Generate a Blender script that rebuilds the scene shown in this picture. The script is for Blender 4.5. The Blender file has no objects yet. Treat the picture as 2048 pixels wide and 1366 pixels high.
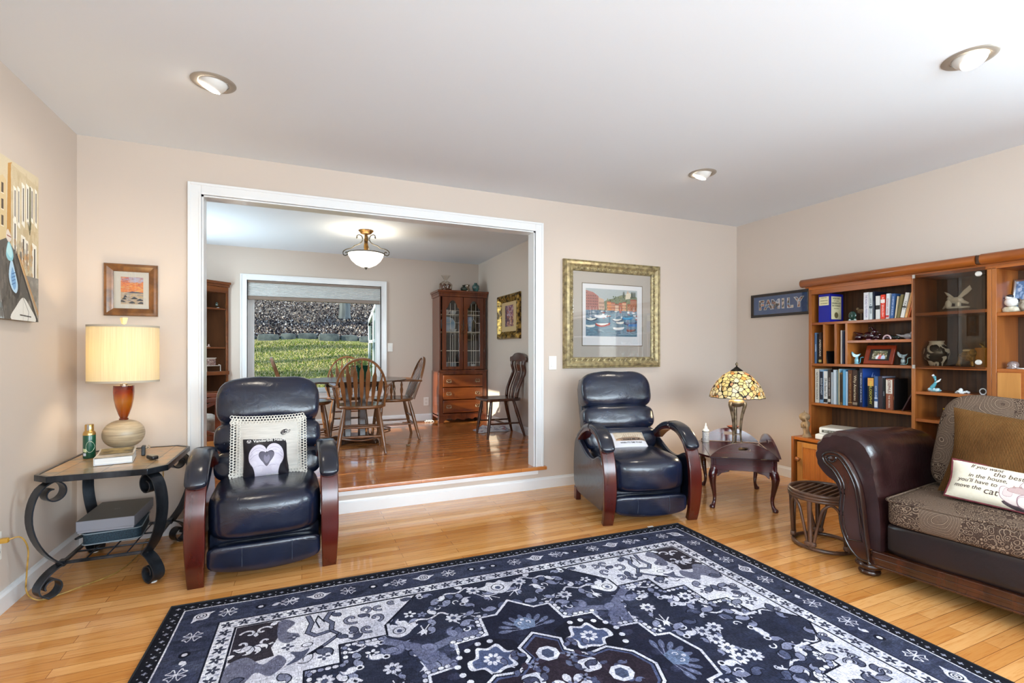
import bpy, math, random
import numpy as np
from mathutils import Vector, Matrix, Euler
R=math.radians; PI=math.pi
sc=bpy.context.scene
col=bpy.data.collections.new('scene_objects'); sc.collection.children.link(col)
def lin(h):
    if not isinstance(h,str): return tuple(h)
    v=[int(h[i:i+2],16)/255 for i in (0,2,4)]
    return tuple(x/12.92 if x<=.04045 else ((x+.055)/1.055)**2.4 for x in v)
# ---------------------------------------------------------------- camera, sky, sun, daylight, exposure
cam=bpy.data.objects.new('camera',bpy.data.cameras.new('camera')); col.objects.link(cam)
cam.data.sensor_width=36; cam.data.lens=969.4/2048*36; cam.data.shift_y=(703.25-683)/2048
cam.data.clip_start=.02; cam.data.clip_end=300
cam.location=(0,0,1.154); cam.rotation_euler=(R(90),0,R(-23.45)); sc.camera=cam
sc.view_settings.view_transform='Standard'; sc.view_settings.look='None'; sc.view_settings.gamma=1
sc.view_settings.use_curve_mapping=False; sc.view_settings.exposure=0.60
cy=sc.cycles; cy.use_denoising=True; cy.max_bounces=7; cy.diffuse_bounces=4; cy.glossy_bounces=4
cy.transmission_bounces=6; cy.transparent_max_bounces=8; cy.sample_clamp_indirect=6; cy.caustics_reflective=False; cy.caustics_refractive=False
w=bpy.data.worlds.new('sky'); sc.world=w; w.use_nodes=True
bg=w.node_tree.nodes['Background']; sky=w.node_tree.nodes.new('ShaderNodeTexSky')
sky.sky_type='NISHITA'; sky.sun_disc=False; sky.sun_elevation=R(38); sky.sun_rotation=R(100); sky.air_density=1; sky.dust_density=1
w.node_tree.links.new(sky.outputs[0],bg.inputs[0]); bg.inputs[1].default_value=.3
def lamp(name,kind,loc,rot,energy,color=(1,1,1),**k):
    d=bpy.data.lights.new(name,kind); d.energy=energy; d.color=color
    for a,b in k.items(): setattr(d,a,b)
    o=bpy.data.objects.new(name,d); col.objects.link(o); o.location=loc; o.rotation_euler=rot; return o
sun=lamp('sun','SUN',(-10,8,10),(0,0,0),6.5,(1,.88,.70),angle=R(.6))
sun.rotation_euler=Vector((1,.16,-.36)).to_track_quat('-Z','Y').to_euler()
# daylight entering through the living-room windows behind and beside the camera
day=(.78,.90,1)
for nm,loc,rot,sx,sy,e in (('daylight_rear_window',(1.7,-1.95,1.55),(R(95),0,0),3.0,1.3,122),
                           ('daylight_rear_left_window',(-.55,-1.95,1.55),(R(96),0,0),.8,1.3,22),
                           ('daylight_left_window',(-1.6,-.6,1.55),(R(95),0,R(-90)),1.2,1.25,82),
                           ('daylight_right_window',(4.5,-.3,1.5),(R(94),0,R(90)),1.3,1.25,112),
                                                      ('daylight_added_dining',(-1.64,5.88,1.5),(R(90),0,R(-90)),1.2,1.2,52)):  # last entry: added daylight from an assumed, unseen opening, brightens the dining room
    o=lamp(nm,'AREA',loc,rot,e,day,shape='RECTANGLE',size=sx,size_y=sy)
# ---------------------------------------------------------------- mesh helpers
class MB:
    def __init__(s): s.v=[]; s.f=[]; s.m=[]; s.uv={}
    def add(s,vs,fs,mi=0):
        n=len(s.v); s.v+= [tuple(p) for p in vs]; s.f+=[tuple(i+n for i in f) for f in fs]; s.m+=[mi]*len(fs); return s
    def box(s,x0,y0,z0,x1,y1,z1,mi=0):
        x0,x1=min(x0,x1),max(x0,x1); y0,y1=min(y0,y1),max(y0,y1); z0,z1=min(z0,z1),max(z0,z1)
        return s.add([(x,y,z) for z in (z0,z1) for y in (y0,y1) for x in (x0,x1)],
              [(0,2,3,1),(4,5,7,6),(0,1,5,4),(2,6,7,3),(0,4,6,2),(1,3,7,5)],mi)
    def lathe(s,prof,seg=24,o=(0,0,0),mi=0,caps=True,sx=1,sy=1):
        n=len(prof); vs=[]
        for i in range(seg):
            a=2*PI*i/seg
            for r,z in prof: vs.append((o[0]+r*math.cos(a)*sx,o[1]+r*math.sin(a)*sy,o[2]+z))
        fs=[]
        for i in range(seg):
            j=(i+1)%seg
            for k in range(n-1): fs.append((i*n+k,j*n+k,j*n+k+1,i*n+k+1))
        if caps:
            if prof[0][0]>1e-5: fs.append(tuple(i*n for i in range(seg))[::-1])
            if prof[-1][0]>1e-5: fs.append(tuple(i*n+n-1 for i in range(seg)))
        return s.add(vs,fs,mi)
    def sweep(s,pts,prof,up=(0,0,1),scale=None,closed=False,mi=0,caps=True):
        # prof: list of (u,v): u along side vector, v along up-ish vector
        P=[Vector(p) for p in pts]; n=len(P); m=len(prof); vs=[]; up=Vector(up)
        for i in range(n):
            if closed: t=P[(i+1)%n]-P[i-1]
            else: t=P[min(i+1,n-1)]-P[max(i-1,0)]
            if t.length<1e-9: t=Vector((0,0,1))
            t.normalize(); sd=t.cross(up)
            if sd.length<1e-4: sd=t.cross(Vector((1,.01,0)))
            sd.normalize(); u2=sd.cross(t).normalized()
            k=1 if scale is None else (scale[i] if hasattr(scale,'__len__') else scale(i/(n-1)))
            ku,kv=(k if isinstance(k,tuple) else (k,k))
            for a,b in prof: vs.append(P[i]+sd*(a*ku)+u2*(b*kv))
        fs=[]
        for i in range(n if closed else n-1):
            j=(i+1)%n
            for k in range(m): l=(k+1)%m; fs.append((i*m+k,i*m+l,j*m+l,j*m+k))
        if caps and not closed: fs.append(tuple(range(m))[::-1]); fs.append(tuple((n-1)*m+k for k in range(m)))
        return s.add(vs,fs,mi)
    def tube(s,pts,r=1,seg=10,closed=False,scale=None,mi=0,up=(0,0,1)):
        if hasattr(r,'__len__'): scale=list(r); r=1
        return s.sweep(pts,[(r*math.cos(2*PI*k/seg),r*math.sin(2*PI*k/seg)) for k in range(seg)],up,scale,closed,mi)
    def prism(s,poly,a,b,axis='z',mi=0):
        # poly 2D, extruded from a to b along axis
        def q(p,h):
            return {'z':(p[0],p[1],h),'y':(p[0],h,p[1]),'x':(h,p[0],p[1])}[axis]
        n=len(poly); vs=[q(p,a) for p in poly]+[q(p,b) for p in poly]
        fs=[tuple(range(n))[::-1],tuple(range(n,2*n))]+[(i,(i+1)%n,(i+1)%n+n,i+n) for i in range(n)]
        return s.add(vs,fs,mi)
    def rbox(s,c,size,k=5,n=6,fn=None,mi=0):
        # rounded box (p-norm) with optional deform function on unit coords
        vs=[];fs=[];idx={}
        def key(p): return tuple(round(x,5) for x in p)
        g=[math.sin(PI/2*(2*i/n-1)) if False else 2*i/n-1 for i in range(n+1)]
        for ax in range(3):
            for sg in (-1,1):
                for i in range(n):
                    for j in range(n):
                        q=[]
                        for di,dj in ((0,0),(1,0),(1,1),(0,1)):
                            p=[0,0,0]; p[ax]=sg; p[(ax+1)%3]=g[i+di]; p[(ax+2)%3]=g[j+dj]
                            kk=key(p)
                            if kk not in idx:
                                idx[kk]=len(vs); l=(abs(p[0])**k+abs(p[1])**k+abs(p[2])**k)**(1/k)
                                u=[x/l for x in p]
                                if fn: u=fn(u)
                                vs.append((c[0]+u[0]*size[0]/2,c[1]+u[1]*size[1]/2,c[2]+u[2]*size[2]/2))
                            q.append(idx[kk])
                        fs.append(tuple(q) if sg>0 else tuple(q[::-1]))
        return s.add(vs,fs,mi)
    def sph(s,c,r,seg=14,rings=8,mi=0,fn=None):
        if not hasattr(r,'__len__'): r=(r,r,r)
        vs=[];fs=[]
        for j in range(1,rings):
            t=PI*j/rings
            for i in range(seg):
                a=2*PI*i/seg; u=(math.sin(t)*math.cos(a),math.sin(t)*math.sin(a),math.cos(t))
                if fn: u=fn(u)
                vs.append((c[0]+r[0]*u[0],c[1]+r[1]*u[1],c[2]+r[2]*u[2]))
        vs.append((c[0],c[1],c[2]+r[2])); vs.append((c[0],c[1],c[2]-r[2])); T=len(vs)-2;B=T+1
        for j in range(rings-2):
            for i in range(seg):
                k=(i+1)%seg; fs.append((j*seg+i,(j+1)*seg+i,(j+1)*seg+k,j*seg+k))
        for i in range(seg):
            k=(i+1)%seg; fs.append((T,i,k)); fs.append((B,(rings-2)*seg+k,(rings-2)*seg+i))
        return s.add(vs,fs,mi)
    def grid(s,fn,nu,nv,mi=0,closeu=False):
        vs=[fn(i/nu,j/nv) for i in range(nu+(0 if closeu else 1)) for j in range(nv+1)]
        fs=[]; W=nv+1; NU=nu
        for i in range(nu):
            a=i; b=(i+1)%nu if closeu else i+1
            for j in range(nv): fs.append((a*W+j,b*W+j,b*W+j+1,a*W+j+1))
        return s.add(vs,fs,mi)
    def xf(s,M,start=0):
        M=Matrix(M) if not isinstance(M,Matrix) else M
        s.v[start:]=[tuple(M@Vector(p)) for p in s.v[start:]]; return s
def T(x=0,y=0,z=0,rx=0,ry=0,rz=0):
    return Matrix.Translation((x,y,z))@Euler((R(rx),R(ry),R(rz))).to_matrix().to_4x4()
def spl(pts,n=8,closed=False):
    P=[Vector(p) if len(p)==3 else Vector((p[0],p[1],0)) for p in pts]; N=len(P); out=[]
    for i in range(N if closed else N-1):
        if closed: a,b,c,d=P[i-1],P[i],P[(i+1)%N],P[(i+2)%N]
        else: a,b,c,d=P[max(i-1,0)],P[i],P[i+1],P[min(i+2,N-1)]
        for k in range(n):
            t=k/n; out.append(.5*((2*b)+(c-a)*t+(2*a-5*b+4*c-d)*t*t+(3*b-a-3*c+d)*t**3))
    if not closed: out.append(P[-1])
    return out
def spl2(pts,n=8,closed=False): return [(p.x,p.y) for p in spl([(a,b,0) for a,b in pts],n,closed)]
def rr(x0,y0,x1,y1,r,n=5):
    out=[]
    for cx,cyy,a0 in ((x1-r,y0+r,-90),(x1-r,y1-r,0),(x0+r,y1-r,90),(x0+r,y0+r,180)):
        for i in range(n+1):
            a=R(a0+90*i/n); out.append((cx+r*math.cos(a),cyy+r*math.sin(a)))
    return out
def ob(name,m,mat,parent=None,loc=(0,0,0),rot=(0,0,0),smooth=45,bevel=0,bseg=2,sub=0,kind=None,label=None):
    me=bpy.data.meshes.new(name); me.from_pydata(m.v,[],m.f); me.update()
    mats=mat if isinstance(mat,(list,tuple)) else [mat]
    for x in mats: me.materials.append(x)
    if len(mats)>1: me.polygons.foreach_set('material_index',m.m)
    if smooth:
        me.polygons.foreach_set('use_smooth',[True]*len(me.polygons))
        me.set_sharp_from_angle(angle=R(smooth))
    o=bpy.data.objects.new(name,me); col.objects.link(o)
    if parent: o.parent=parent
    o.location=loc; o.rotation_euler=[R(a) for a in rot]
    if bevel:
        b=o.modifiers.new('bevel','BEVEL'); b.width=bevel; b.segments=bseg; b.limit_method='ANGLE'; b.angle_limit=R(40); b.harden_normals=False
    if sub:
        b=o.modifiers.new('sub','SUBSURF'); b.levels=sub; b.render_levels=sub
    if kind: o['kind']=kind
    if label: o['label']=label
    return o
def thing(name,label,cat,loc=(0,0,0),rz=0,group=None,rot=None):
    o=bpy.data.objects.new(name,None); col.objects.link(o); o.location=loc
    o.rotation_euler=(0,0,R(rz)) if rot is None else [R(a) for a in rot]; o.empty_display_size=.05
    o['label']=label; o['category']=cat
    if group: o['group']=group
    return o
def tag(o,label,cat,group=None):
    o['label']=label; o['category']=cat
    if group: o['group']=group
    return o
def dup(root,loc,rz,label,group=None):
    r=root.copy(); col.objects.link(r); r.location=loc; r.rotation_euler=(0,0,R(rz)); r['label']=label
    if group: r['group']=group
    for ch in list(root.children):
        c=ch.copy(); col.objects.link(c); c.parent=r
        for g in list(ch.children):
            d=g.copy(); col.objects.link(d); d.parent=c
    return r
FONTS={}
def text(name,s,size,mat,parent,M,depth=.0006,align='CENTER',fn=None,xs=1,shear=0,bold=0):
    cu=bpy.data.curves.new('t','FONT'); cu.body=s; cu.size=size; cu.align_x=align; cu.align_y='CENTER'; cu.extrude=depth; cu.resolution_u=3; cu.shear=shear; cu.offset=bold
    to=bpy.data.objects.new('t',cu); col.objects.link(to)
    dg=bpy.context.evaluated_depsgraph_get(); me=bpy.data.meshes.new_from_object(to.evaluated_get(dg))
    bpy.data.objects.remove(to); bpy.data.curves.remove(cu)
    for v in me.vertices:
        p=Vector((v.co.x*xs,v.co.y,v.co.z))
        v.co=fn(p) if fn else M@p
    me.materials.clear(); me.materials.append(mat)
    o=bpy.data.objects.new(name,me); col.objects.link(o)
    if parent: o.parent=parent
    return o
# ---------------------------------------------------------------- material helpers
def newmat(name):
    m=bpy.data.materials.new(name); m.use_nodes=True; nt=m.node_tree
    return m,nt,nt.nodes['Principled BSDF']
def setp(b,**k):
    names=dict(col='Base Color',rough='Roughness',metal='Metallic',coat='Coat Weight',cr='Coat Roughness',spec='Specular IOR Level',
               trans='Transmission Weight',ior='IOR',alpha='Alpha',em='Emission Color',es='Emission Strength',sheen='Sheen Weight',sss='Subsurface Weight')
    for a,v in k.items():
        if a in('col','em'): v=tuple(lin(v))+(1,) if len(lin(v))==3 else lin(v)
        b.inputs[names[a]].default_value=v
def pm(name,c,rough=.5,**k):
    m,nt,b=newmat(name); setp(b,col=c,rough=rough,**k); return m
def N(nt,t,**k):
    n=nt.nodes.new(t)
    for a,v in k.items():
        if isinstance(a,str) and hasattr(n,a) and a not in('Scale',): 
            try: setattr(n,a,v); continue
            except Exception: pass
        n.inputs[a].default_value=v
    return n
def coords(nt,scale=(1,1,1),rot=(0,0,0),kind='Object',loc=(0,0,0)):
    tc=nt.nodes.new('ShaderNodeTexCoord'); mp=nt.nodes.new('ShaderNodeMapping')
    mp.inputs['Scale'].default_value=scale; mp.inputs['Rotation'].default_value=[R(a) for a in rot]; mp.inputs['Location'].default_value=loc
    nt.links.new(tc.outputs[kind],mp.inputs[0]); return mp.outputs[0]
def ramp(nt,fac,stops,interp='LINEAR'):
    r=nt.nodes.new('ShaderNodeValToRGB'); e=r.color_ramp.elements; r.color_ramp.interpolation=interp
    while len(e)>1: e.remove(e[0])
    e[0].position=stops[0][0]; e[0].color=tuple(lin(stops[0][1]))+(1,)
    for p,c in stops[1:]:
        x=e.new(p); x.color=tuple(lin(c))+(1,)
    nt.links.new(fac,r.inputs[0]); return r.outputs[0]
def mix(nt,fac,a,b,mode='MIX'):
    n=nt.nodes.new('ShaderNodeMix'); n.data_type='RGBA'; n.blend_type=mode
    for s,v in ((0,fac),(6,a),(7,b)):
        if hasattr(v,'is_linked') or isinstance(v,bpy.types.NodeSocket): nt.links.new(v,n.inputs[s])
        else: n.inputs[s].default_value=v if not isinstance(v,(tuple,str)) else tuple(lin(v))+(1,)
    return n.outputs[2]
def bump(nt,b,h,strength=.2,dist=.002):
    n=nt.nodes.new('ShaderNodeBump'); n.inputs['Strength'].default_value=strength; n.inputs['Distance'].default_value=dist
    nt.links.new(h,n.inputs['Height']); nt.links.new(n.outputs[0],b.inputs['Normal'])
def noise(nt,vec,scale=5,detail=4,rough=.55,dist=0):
    n=nt.nodes.new('ShaderNodeTexNoise'); n.inputs['Scale'].default_value=scale; n.inputs['Detail'].default_value=detail
    n.inputs['Roughness'].default_value=rough; n.inputs['Distortion'].default_value=dist; nt.links.new(vec,n.inputs['Vector']); return n.outputs[0]
def nmat(name,c1,c2,scale=8,stretch=(1,1,1),rough=.5,bs=0,bd=.002,lo=.35,hi=.65,detail=4,dist=0,**k):
    m,nt,b=newmat(name); setp(b,rough=rough,**k); v=coords(nt,stretch); n=noise(nt,v,scale,detail,dist=dist)
    nt.links.new(ramp(nt,n,[(lo,c1),(hi,c2)]),b.inputs['Base Color'])
    if bs: bump(nt,b,n,bs,bd)
    return m
def wood(name,c1,c2,axis='z',rough=.3,coat=.3,scale=14,**k):
    st={'x':(.12,1,1),'y':(1,.12,1),'z':(1,1,.12)}[axis]
    return nmat(name,c1,c2,scale,st,rough,lo=.3,hi=.7,detail=6,dist=.6,coat=coat,cr=.15,**k)
def leather(name,c1,c2,rough=.3,coat=.25,wr=.35,wear=None):
    m,nt,b=newmat(name); setp(b,rough=rough,coat=coat,cr=.2)
    v=coords(nt); n=noise(nt,v,7,4); c=ramp(nt,n,[(.35,c1),(.7,c2)])
    if wear:
        n3=noise(nt,coords(nt,(1,1,1)),90,3,.7); n4=noise(nt,v,9,2)
        ma=nt.nodes.new('ShaderNodeMath'); ma.operation='MULTIPLY'; nt.links.new(n3,ma.inputs[0]); nt.links.new(n4,ma.inputs[1])
        c=mix(nt,ramp(nt,ma.outputs[0],[(wear[0],(0,0,0)),(wear[0]+.05,(1,1,1))]),c,wear[1])
    nt.links.new(c,b.inputs['Base Color'])
    vo=nt.nodes.new('ShaderNodeTexVoronoi'); vo.inputs['Scale'].default_value=240; nt.links.new(v,vo.inputs['Vector'])
    w=noise(nt,v,16,3,.6,1.2)
    a=nt.nodes.new('ShaderNodeMath'); a.operation='MULTIPLY_ADD'; nt.links.new(vo.outputs[0],a.inputs[0]); a.inputs[1].default_value=.05; nt.links.new(w,a.inputs[2])
    bump(nt,b,a.outputs[0],wr,.012); return m
class Img:
    def __init__(s,w,h,c): s.w=w;s.h=h;s.a=np.zeros((h,w,4),np.float32); s.a[...,:3]=[int(c[i:i+2],16)/255 for i in(0,2,4)]; s.a[...,3]=1
    def c(s,c): return np.array([int(c[i:i+2],16)/255 for i in(0,2,4)],np.float32)
    def poly(s,pts,c,al=1):
        P=np.array(pts,float)*[s.w,s.h]; x0,y0=np.floor(P.min(0)).astype(int)-1; x1,y1=np.ceil(P.max(0)).astype(int)+1
        x0=max(x0,0);y0=max(y0,0);x1=min(x1,s.w);y1=min(y1,s.h)
        if x1<=x0 or y1<=y0: return s
        X,Y=np.meshgrid(np.arange(x0,x1)+.5,np.arange(y0,y1)+.5); ins=np.zeros(X.shape,bool)
        for i in range(len(P)):
            xa,ya=P[i-1]; xb,yb=P[i]
            if ya==yb: continue
            ins^=((Y>ya)!=(Y>yb))&(X<(xb-xa)*(Y-ya)/(yb-ya)+xa)
        t=s.a[y0:y1,x0:x1,:3]; t[ins]=t[ins]*(1-al)+s.c(c)*al; return s
    def ell(s,x,y,rx,ry,c,al=1,a=0,n=20):
        ca,sa=math.cos(a),math.sin(a)
        return s.poly([(x+(rx*math.cos(2*PI*i/n)*ca-ry*math.sin(2*PI*i/n)*sa),y+(rx*math.cos(2*PI*i/n)*sa+ry*math.sin(2*PI*i/n)*ca)*s.asp) for i in range(n)],c,al)
    asp=1
    def line(s,pts,wd,c,al=1):
        # wd in x-units; aspect aware
        for (xa,ya),(xb,yb) in zip(pts,pts[1:]):
            dx=(xb-xa)*s.w; dy=(yb-ya)*s.h; l=math.hypot(dx,dy) or 1; e=wd*s.w*.25
            nx=-dy/l*wd/2; ny=dx/l*wd/2*s.w/s.h; ex=dx/l*e/s.w; ey=dy/l*e/s.h
            s.poly([(xa+nx-ex,ya+ny-ey),(xb+nx+ex,yb+ny+ey),(xb-nx+ex,yb-ny+ey),(xa-nx-ex,ya-ny-ey)],c,al)
        return s
    def mat(s,name,rough=.6,noisec=0,**k):
        if noisec:
            rg=np.random.default_rng(3); n=rg.normal(0,noisec,(s.h,s.w,1)).astype(np.float32); s.a[...,:3]=np.clip(s.a[...,:3]+n,0,1)
        im=bpy.data.images.new(name,s.w,s.h); im.pixels.foreach_set(np.ascontiguousarray(s.a).ravel()); im.update(); im.pack()
        m,nt,b=newmat(name); setp(b,rough=rough,**k); t=nt.nodes.new('ShaderNodeTexImage'); t.image=im; t.extension='EXTEND'
        nt.links.new(t.outputs[0],b.inputs['Base Color']); return m
def uvplane(name,mat,parent,M,w,h,thick=.001,fn=None,nu=1,nv=1,label=None):
    """flat printed sheet w x h centred, facing +Z of M, with its own thickness"""
    m=MB()
    m.grid(lambda u,v:((u-.5)*w,(v-.5)*h,thick),nu,nv); nf=len(m.f)
    m.box(-w/2,-h/2,0,w/2,h/2,thick*.9)
    for i,p in enumerate(m.v): pass
    o=ob(name,m,mat,parent,smooth=0); me=o.data; uv=me.uv_layers.new(name='uv')
    for l in me.loops:
        c=me.vertices[l.vertex_index].co; uv.data[l.index].uv=(c.x/w+.5,c.y/h+.5)
    for v in me.vertices: v.co=fn(v.co) if fn else M@v.co
    if label: o['label']=label
    return o
# ================================================================ shared materials
def plain_wall(name,c):
    m,nt,b=newmat(name); setp(b,col=c,rough=.75); v=coords(nt); bump(nt,b,noise(nt,v,260,2),.06,.001); return m
WALL=plain_wall('wall_beige','cdbfb3'); CEIL=plain_wall('ceiling_white','e6edf5')
WHITE=pm('white_gloss_paint','e6e7e8',.28,coat=.2); PLASTIC=pm('white_plastic','ebe8e2',.35)
def floor_mat(name,c1,c2,c3,rough=.16):
    m,nt,b=newmat(name); setp(b,rough=rough,coat=.35,cr=.06,spec=.5); v=coords(nt)
    def bk(off,wd,ht,ca,cb,mc,ms):
        t=nt.nodes.new('ShaderNodeTexBrick'); t.offset=off; t.offset_frequency=2; nt.links.new(v,t.inputs['Vector'])
        t.inputs['Scale'].default_value=1; t.inputs['Brick Width'].default_value=wd; t.inputs['Row Height'].default_value=ht
        t.inputs['Mortar Size'].default_value=ms; t.inputs['Mortar Smooth'].default_value=.2; t.inputs['Bias'].default_value=0
        for a,c in(('Color1',ca),('Color2',cb),('Mortar',mc)): t.inputs[a].default_value=tuple(lin(c))+(1,)
        return t
    t=bk(.37,.83,.057,c1,c2,c3,.0009); t2=bk(.61,1.31,.057,'ffffff','e6d8c6','ffffff',0)
    g=noise(nt,coords(nt,(1.6,26,1)),3.2,7,.62,.9); gr=ramp(nt,g,[(.3,'dcbc98'),(.48,'f8f0e4'),(.7,'ffffff')])
    big=ramp(nt,noise(nt,coords(nt,(.25,1.2,1)),3,2),[(.35,'f0e6da'),(.65,'ffffff')])
    c=mix(nt,1,t.outputs['Color'],t2.outputs['Color'],'MULTIPLY'); c=mix(nt,.85,c,gr,'MULTIPLY'); c=mix(nt,.7,c,big,'MULTIPLY')
    nt.links.new(c,b.inputs['Base Color'])
    n=nt.nodes.new('ShaderNodeMath'); n.operation='MULTIPLY_ADD'; nt.links.new(t.outputs['Fac'],n.inputs[0]); n.inputs[1].default_value=-1
    nt.links.new(noise(nt,coords(nt,(.7,3,1)),4,2),n.inputs[2]); bump(nt,b,n.outputs[0],.12,.0015)
    nt.links.new(ramp(nt,noise(nt,v,5,3),[(.3,(rough*.7,)*3),(.7,(rough*1.35,)*3)]),b.inputs['Roughness'])
    return m
FLOOR=floor_mat('oak_strip_floor','f2bd7e','dfa25c','80502a'); FLOOR2=floor_mat('oak_strip_floor_dining','e09a5c','cc8448','6e3c1a',.13)
XL,XR,YB=-1.222,4.111,3.66; ZD=.187; YW=6.768; XD=2.396; XDL=-1.47; YR=-1.9
def frame_boxes(m,axis,p,t,u0,u1,z0,z1,holes):
    """wall slab normal to axis ('x' or 'y') from p to p+t, spanning u, z, with rectangular holes (u0,u1,z0,z1)"""
    def bx(a,b,c,d):
        if b-a<1e-4 or d-c<1e-4: return
        if axis=='y': m.box(a,p,c,b,p+t,d)
        else: m.box(p,a,c,p+t,b,d)
    hs=sorted(holes); u=u0
    for a,b,c,d in hs:
        bx(u,a,z0,z1); bx(a,b,z0,c); bx(a,b,d,z1); u=b
    bx(u,u1,z0,z1); return m
def st(name,m,mat,**k): return ob(name,m,mat,kind='structure',smooth=k.pop('smooth',0),**k)
st('floor',MB().box(XL-.14,YR-.14,-.12,XR+.14,YB,0),FLOOR)
st('floor_dining',MB().box(XDL-.12,YB+.05,-.12,XD+.12,YW+.12,ZD),FLOOR2)
st('ceiling',MB().box(XL-.14,YR-.14,2.44,XR+.14,YB+.1,2.56),CEIL)
st('ceiling_dining',MB().box(XDL-.12,YB+.1,2.44,XD+.12,YW+.12,2.56),CEIL)
st('wall_back',frame_boxes(MB(),'y',YB,.1,XL-.14,XR+.14,0,2.44,[(-.592,1.798,-.01,2.165)]),WALL)
st('wall_left',frame_boxes(MB(),'x',XL-.14,.14,YR-.14,YB,0,2.44,[(-1.2,0,.92,2.15)]),WALL)
st('wall_right',frame_boxes(MB(),'x',XR,.14,YR-.14,YB,0,2.44,[(-.95,.35,.9,2.1)]),WALL)
st('wall_rear',frame_boxes(MB(),'y',YR-.14,.14,XL,XR,0,2.44,[(-.95,-.15,.92,2.18),(.2,3.2,.92,2.18)]),WALL)
WX0,WX1,WZ0,WZ1=-.62,.995,.62,2.04
st('wall_dining_back',frame_boxes(MB(),'y',YW,.14,XDL-.12,XD+.12,0,2.44,[(WX0,WX1,WZ0,WZ1)]),WALL)
st('wall_dining_right',MB().box(XD,YB+.1,0,XD+.12,YW,2.44),WALL)
st('wall_dining_left',frame_boxes(MB(),'x',XDL-.12,.12,YB+.1,YW,0,2.44,[(5.25,6.5,.9,2.1)]),WALL)
# riser of the step and its oak nosing
st('wall_step_riser',MB().box(-.592,3.655,0,1.798,3.70,.16),WALL)
m=MB().box(-.70,3.632,.158,1.9,3.76,ZD+.001); st('trim_1',m,FLOOR2,bevel=.008,bseg=3)
st('trim_2',MB().box(-.62,3.644,.126,1.82,3.656,.158),WHITE,bevel=.002)
def casing(name,x0,x1,z0,z1,w,y0,y1,side=1,bottom=False,mat=WHITE):
    m=MB()
    for k,(a,t) in enumerate(((0,1),(w*.62,1.45))):
        yy=y1+(y0-y1)*t/1.45 if False else y0
        pass
    d=y1-y0
    def ring(o,i,ya):  # o=outer offset, i=inner offset from outer edge
        m.box(x0+o,ya,z0+(o if bottom else 0),x0+i,y1,z1-o); m.box(x1-i,ya,z0+(o if bottom else 0),x1-o,y1,z1-o)
        m.box(x0+i,ya,z1-i,x1-i,y1,z1-o)
        if bottom: m.box(x0+i,ya,z0+o,x1-i,y1,z0+i)
    ring(0,w,y0+d*.3); ring(0,w*.22,y0); ring(w*.8,w,y0+d*.12)
    return st(name,m,mat,bevel=.0025)
casing('trim_3',-.666,1.872,ZD,2.238,.074,3.642,3.66)
m=MB().box(-.596,3.658,ZD,-.580,3.765,2.168).box(1.786,3.658,ZD,1.802,3.765,2.168).box(-.596,3.658,2.153,1.802,3.765,2.168); st('trim_4',m,WHITE)
def baseb(name,x0,y0,x1,y1,nx,ny,z=0,h=.092,t=.014):
    prof=[(0,0),(t,0),(t,h*.78),(t*.55,h*.9),(t*.4,h),(0,h)]
    n=Vector((nx,ny,0)); m=MB(); vs=[]
    for p in ((x0,y0),(x1,y1)):
        for a,b in prof: vs.append((p[0]+n.x*a,p[1]+n.y*a,z+b))
    k=len(prof); m.add(vs,[tuple(range(k)),tuple(range(k,2*k))[::-1]]+[(i,(i+1)%k,(i+1)%k+k,i+k) for i in range(k)])
    st(name,m,WHITE)
baseb('baseboard_left',XL,YR,XL,YB,1,0); baseb('baseboard_back',XL,YB,-.592,YB,0,-1); baseb('baseboard_back_right',1.798,YB,XR,YB,0,-1)
baseb('baseboard_step',-.592,3.655,1.798,3.655,0,-1); baseb('baseboard_right',XR,YB,XR,YR,-1,0)
baseb('baseboard_dining_back',XDL,YW,XD,YW,0,-1,ZD); baseb('baseboard_dining_right',XD,YB+.1,XD,YW,-1,0,ZD)
# far window with casing, sash, glass, stool
GLASS,gn,gb=newmat('window_glass'); setp(gb,col=(1,1,1),rough=.0,trans=1,ior=1.05,spec=.3)
def thin_glass(name,tint='ffffff',refl=.08,rough=.01,fm=.7):
    m=bpy.data.materials.new(name); m.use_nodes=True; nt=m.node_tree; nt.nodes.remove(nt.nodes['Principled BSDF'])
    t=nt.nodes.new('ShaderNodeBsdfTransparent'); t.inputs[0].default_value=tuple(lin(tint))+(1,)
    g=nt.nodes.new('ShaderNodeBsdfGlossy'); g.inputs['Roughness'].default_value=rough
    fr=nt.nodes.new('ShaderNodeLayerWeight'); fr.inputs[0].default_value=.25
    mt=nt.nodes.new('ShaderNodeMath'); mt.operation='MULTIPLY_ADD'; nt.links.new(fr.outputs['Fresnel'],mt.inputs[0]); mt.inputs[1].default_value=fm; mt.inputs[2].default_value=refl
    mx=nt.nodes.new('ShaderNodeMixShader'); nt.links.new(mt.outputs[0],mx.inputs[0]); nt.links.new(t.outputs[0],mx.inputs[1]); nt.links.new(g.outputs[0],mx.inputs[2])
    nt.links.new(mx.outputs[0],nt.nodes['Material Output'].inputs[0]); return m
PANE=thin_glass('clear_pane','f6faf9',refl=.0,fm=.0); PICGLASS=thin_glass('picture_glass',refl=.05); SMOKE=thin_glass('smoked_glass','e0d9ce',refl=.05,fm=.2)
casing('trim_5',-.69,1.065,WZ0-.07,WZ1+.07,.072,YW-.018,YW,bottom=True)
def window(name,m0,sashw=.05,depthax='y',pane=True):
    pass
m=MB(); y=YW+.07
for a,b,c,d in ((WX0,WX0+.055,WZ0,WZ1),(WX1-.055,WX1,WZ0,WZ1),(WX0,WX1,WZ0,WZ0+.06),(WX0,WX1,WZ1-.06,WZ1)): m.box(a,y,c,b,y+.05,d)
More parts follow.
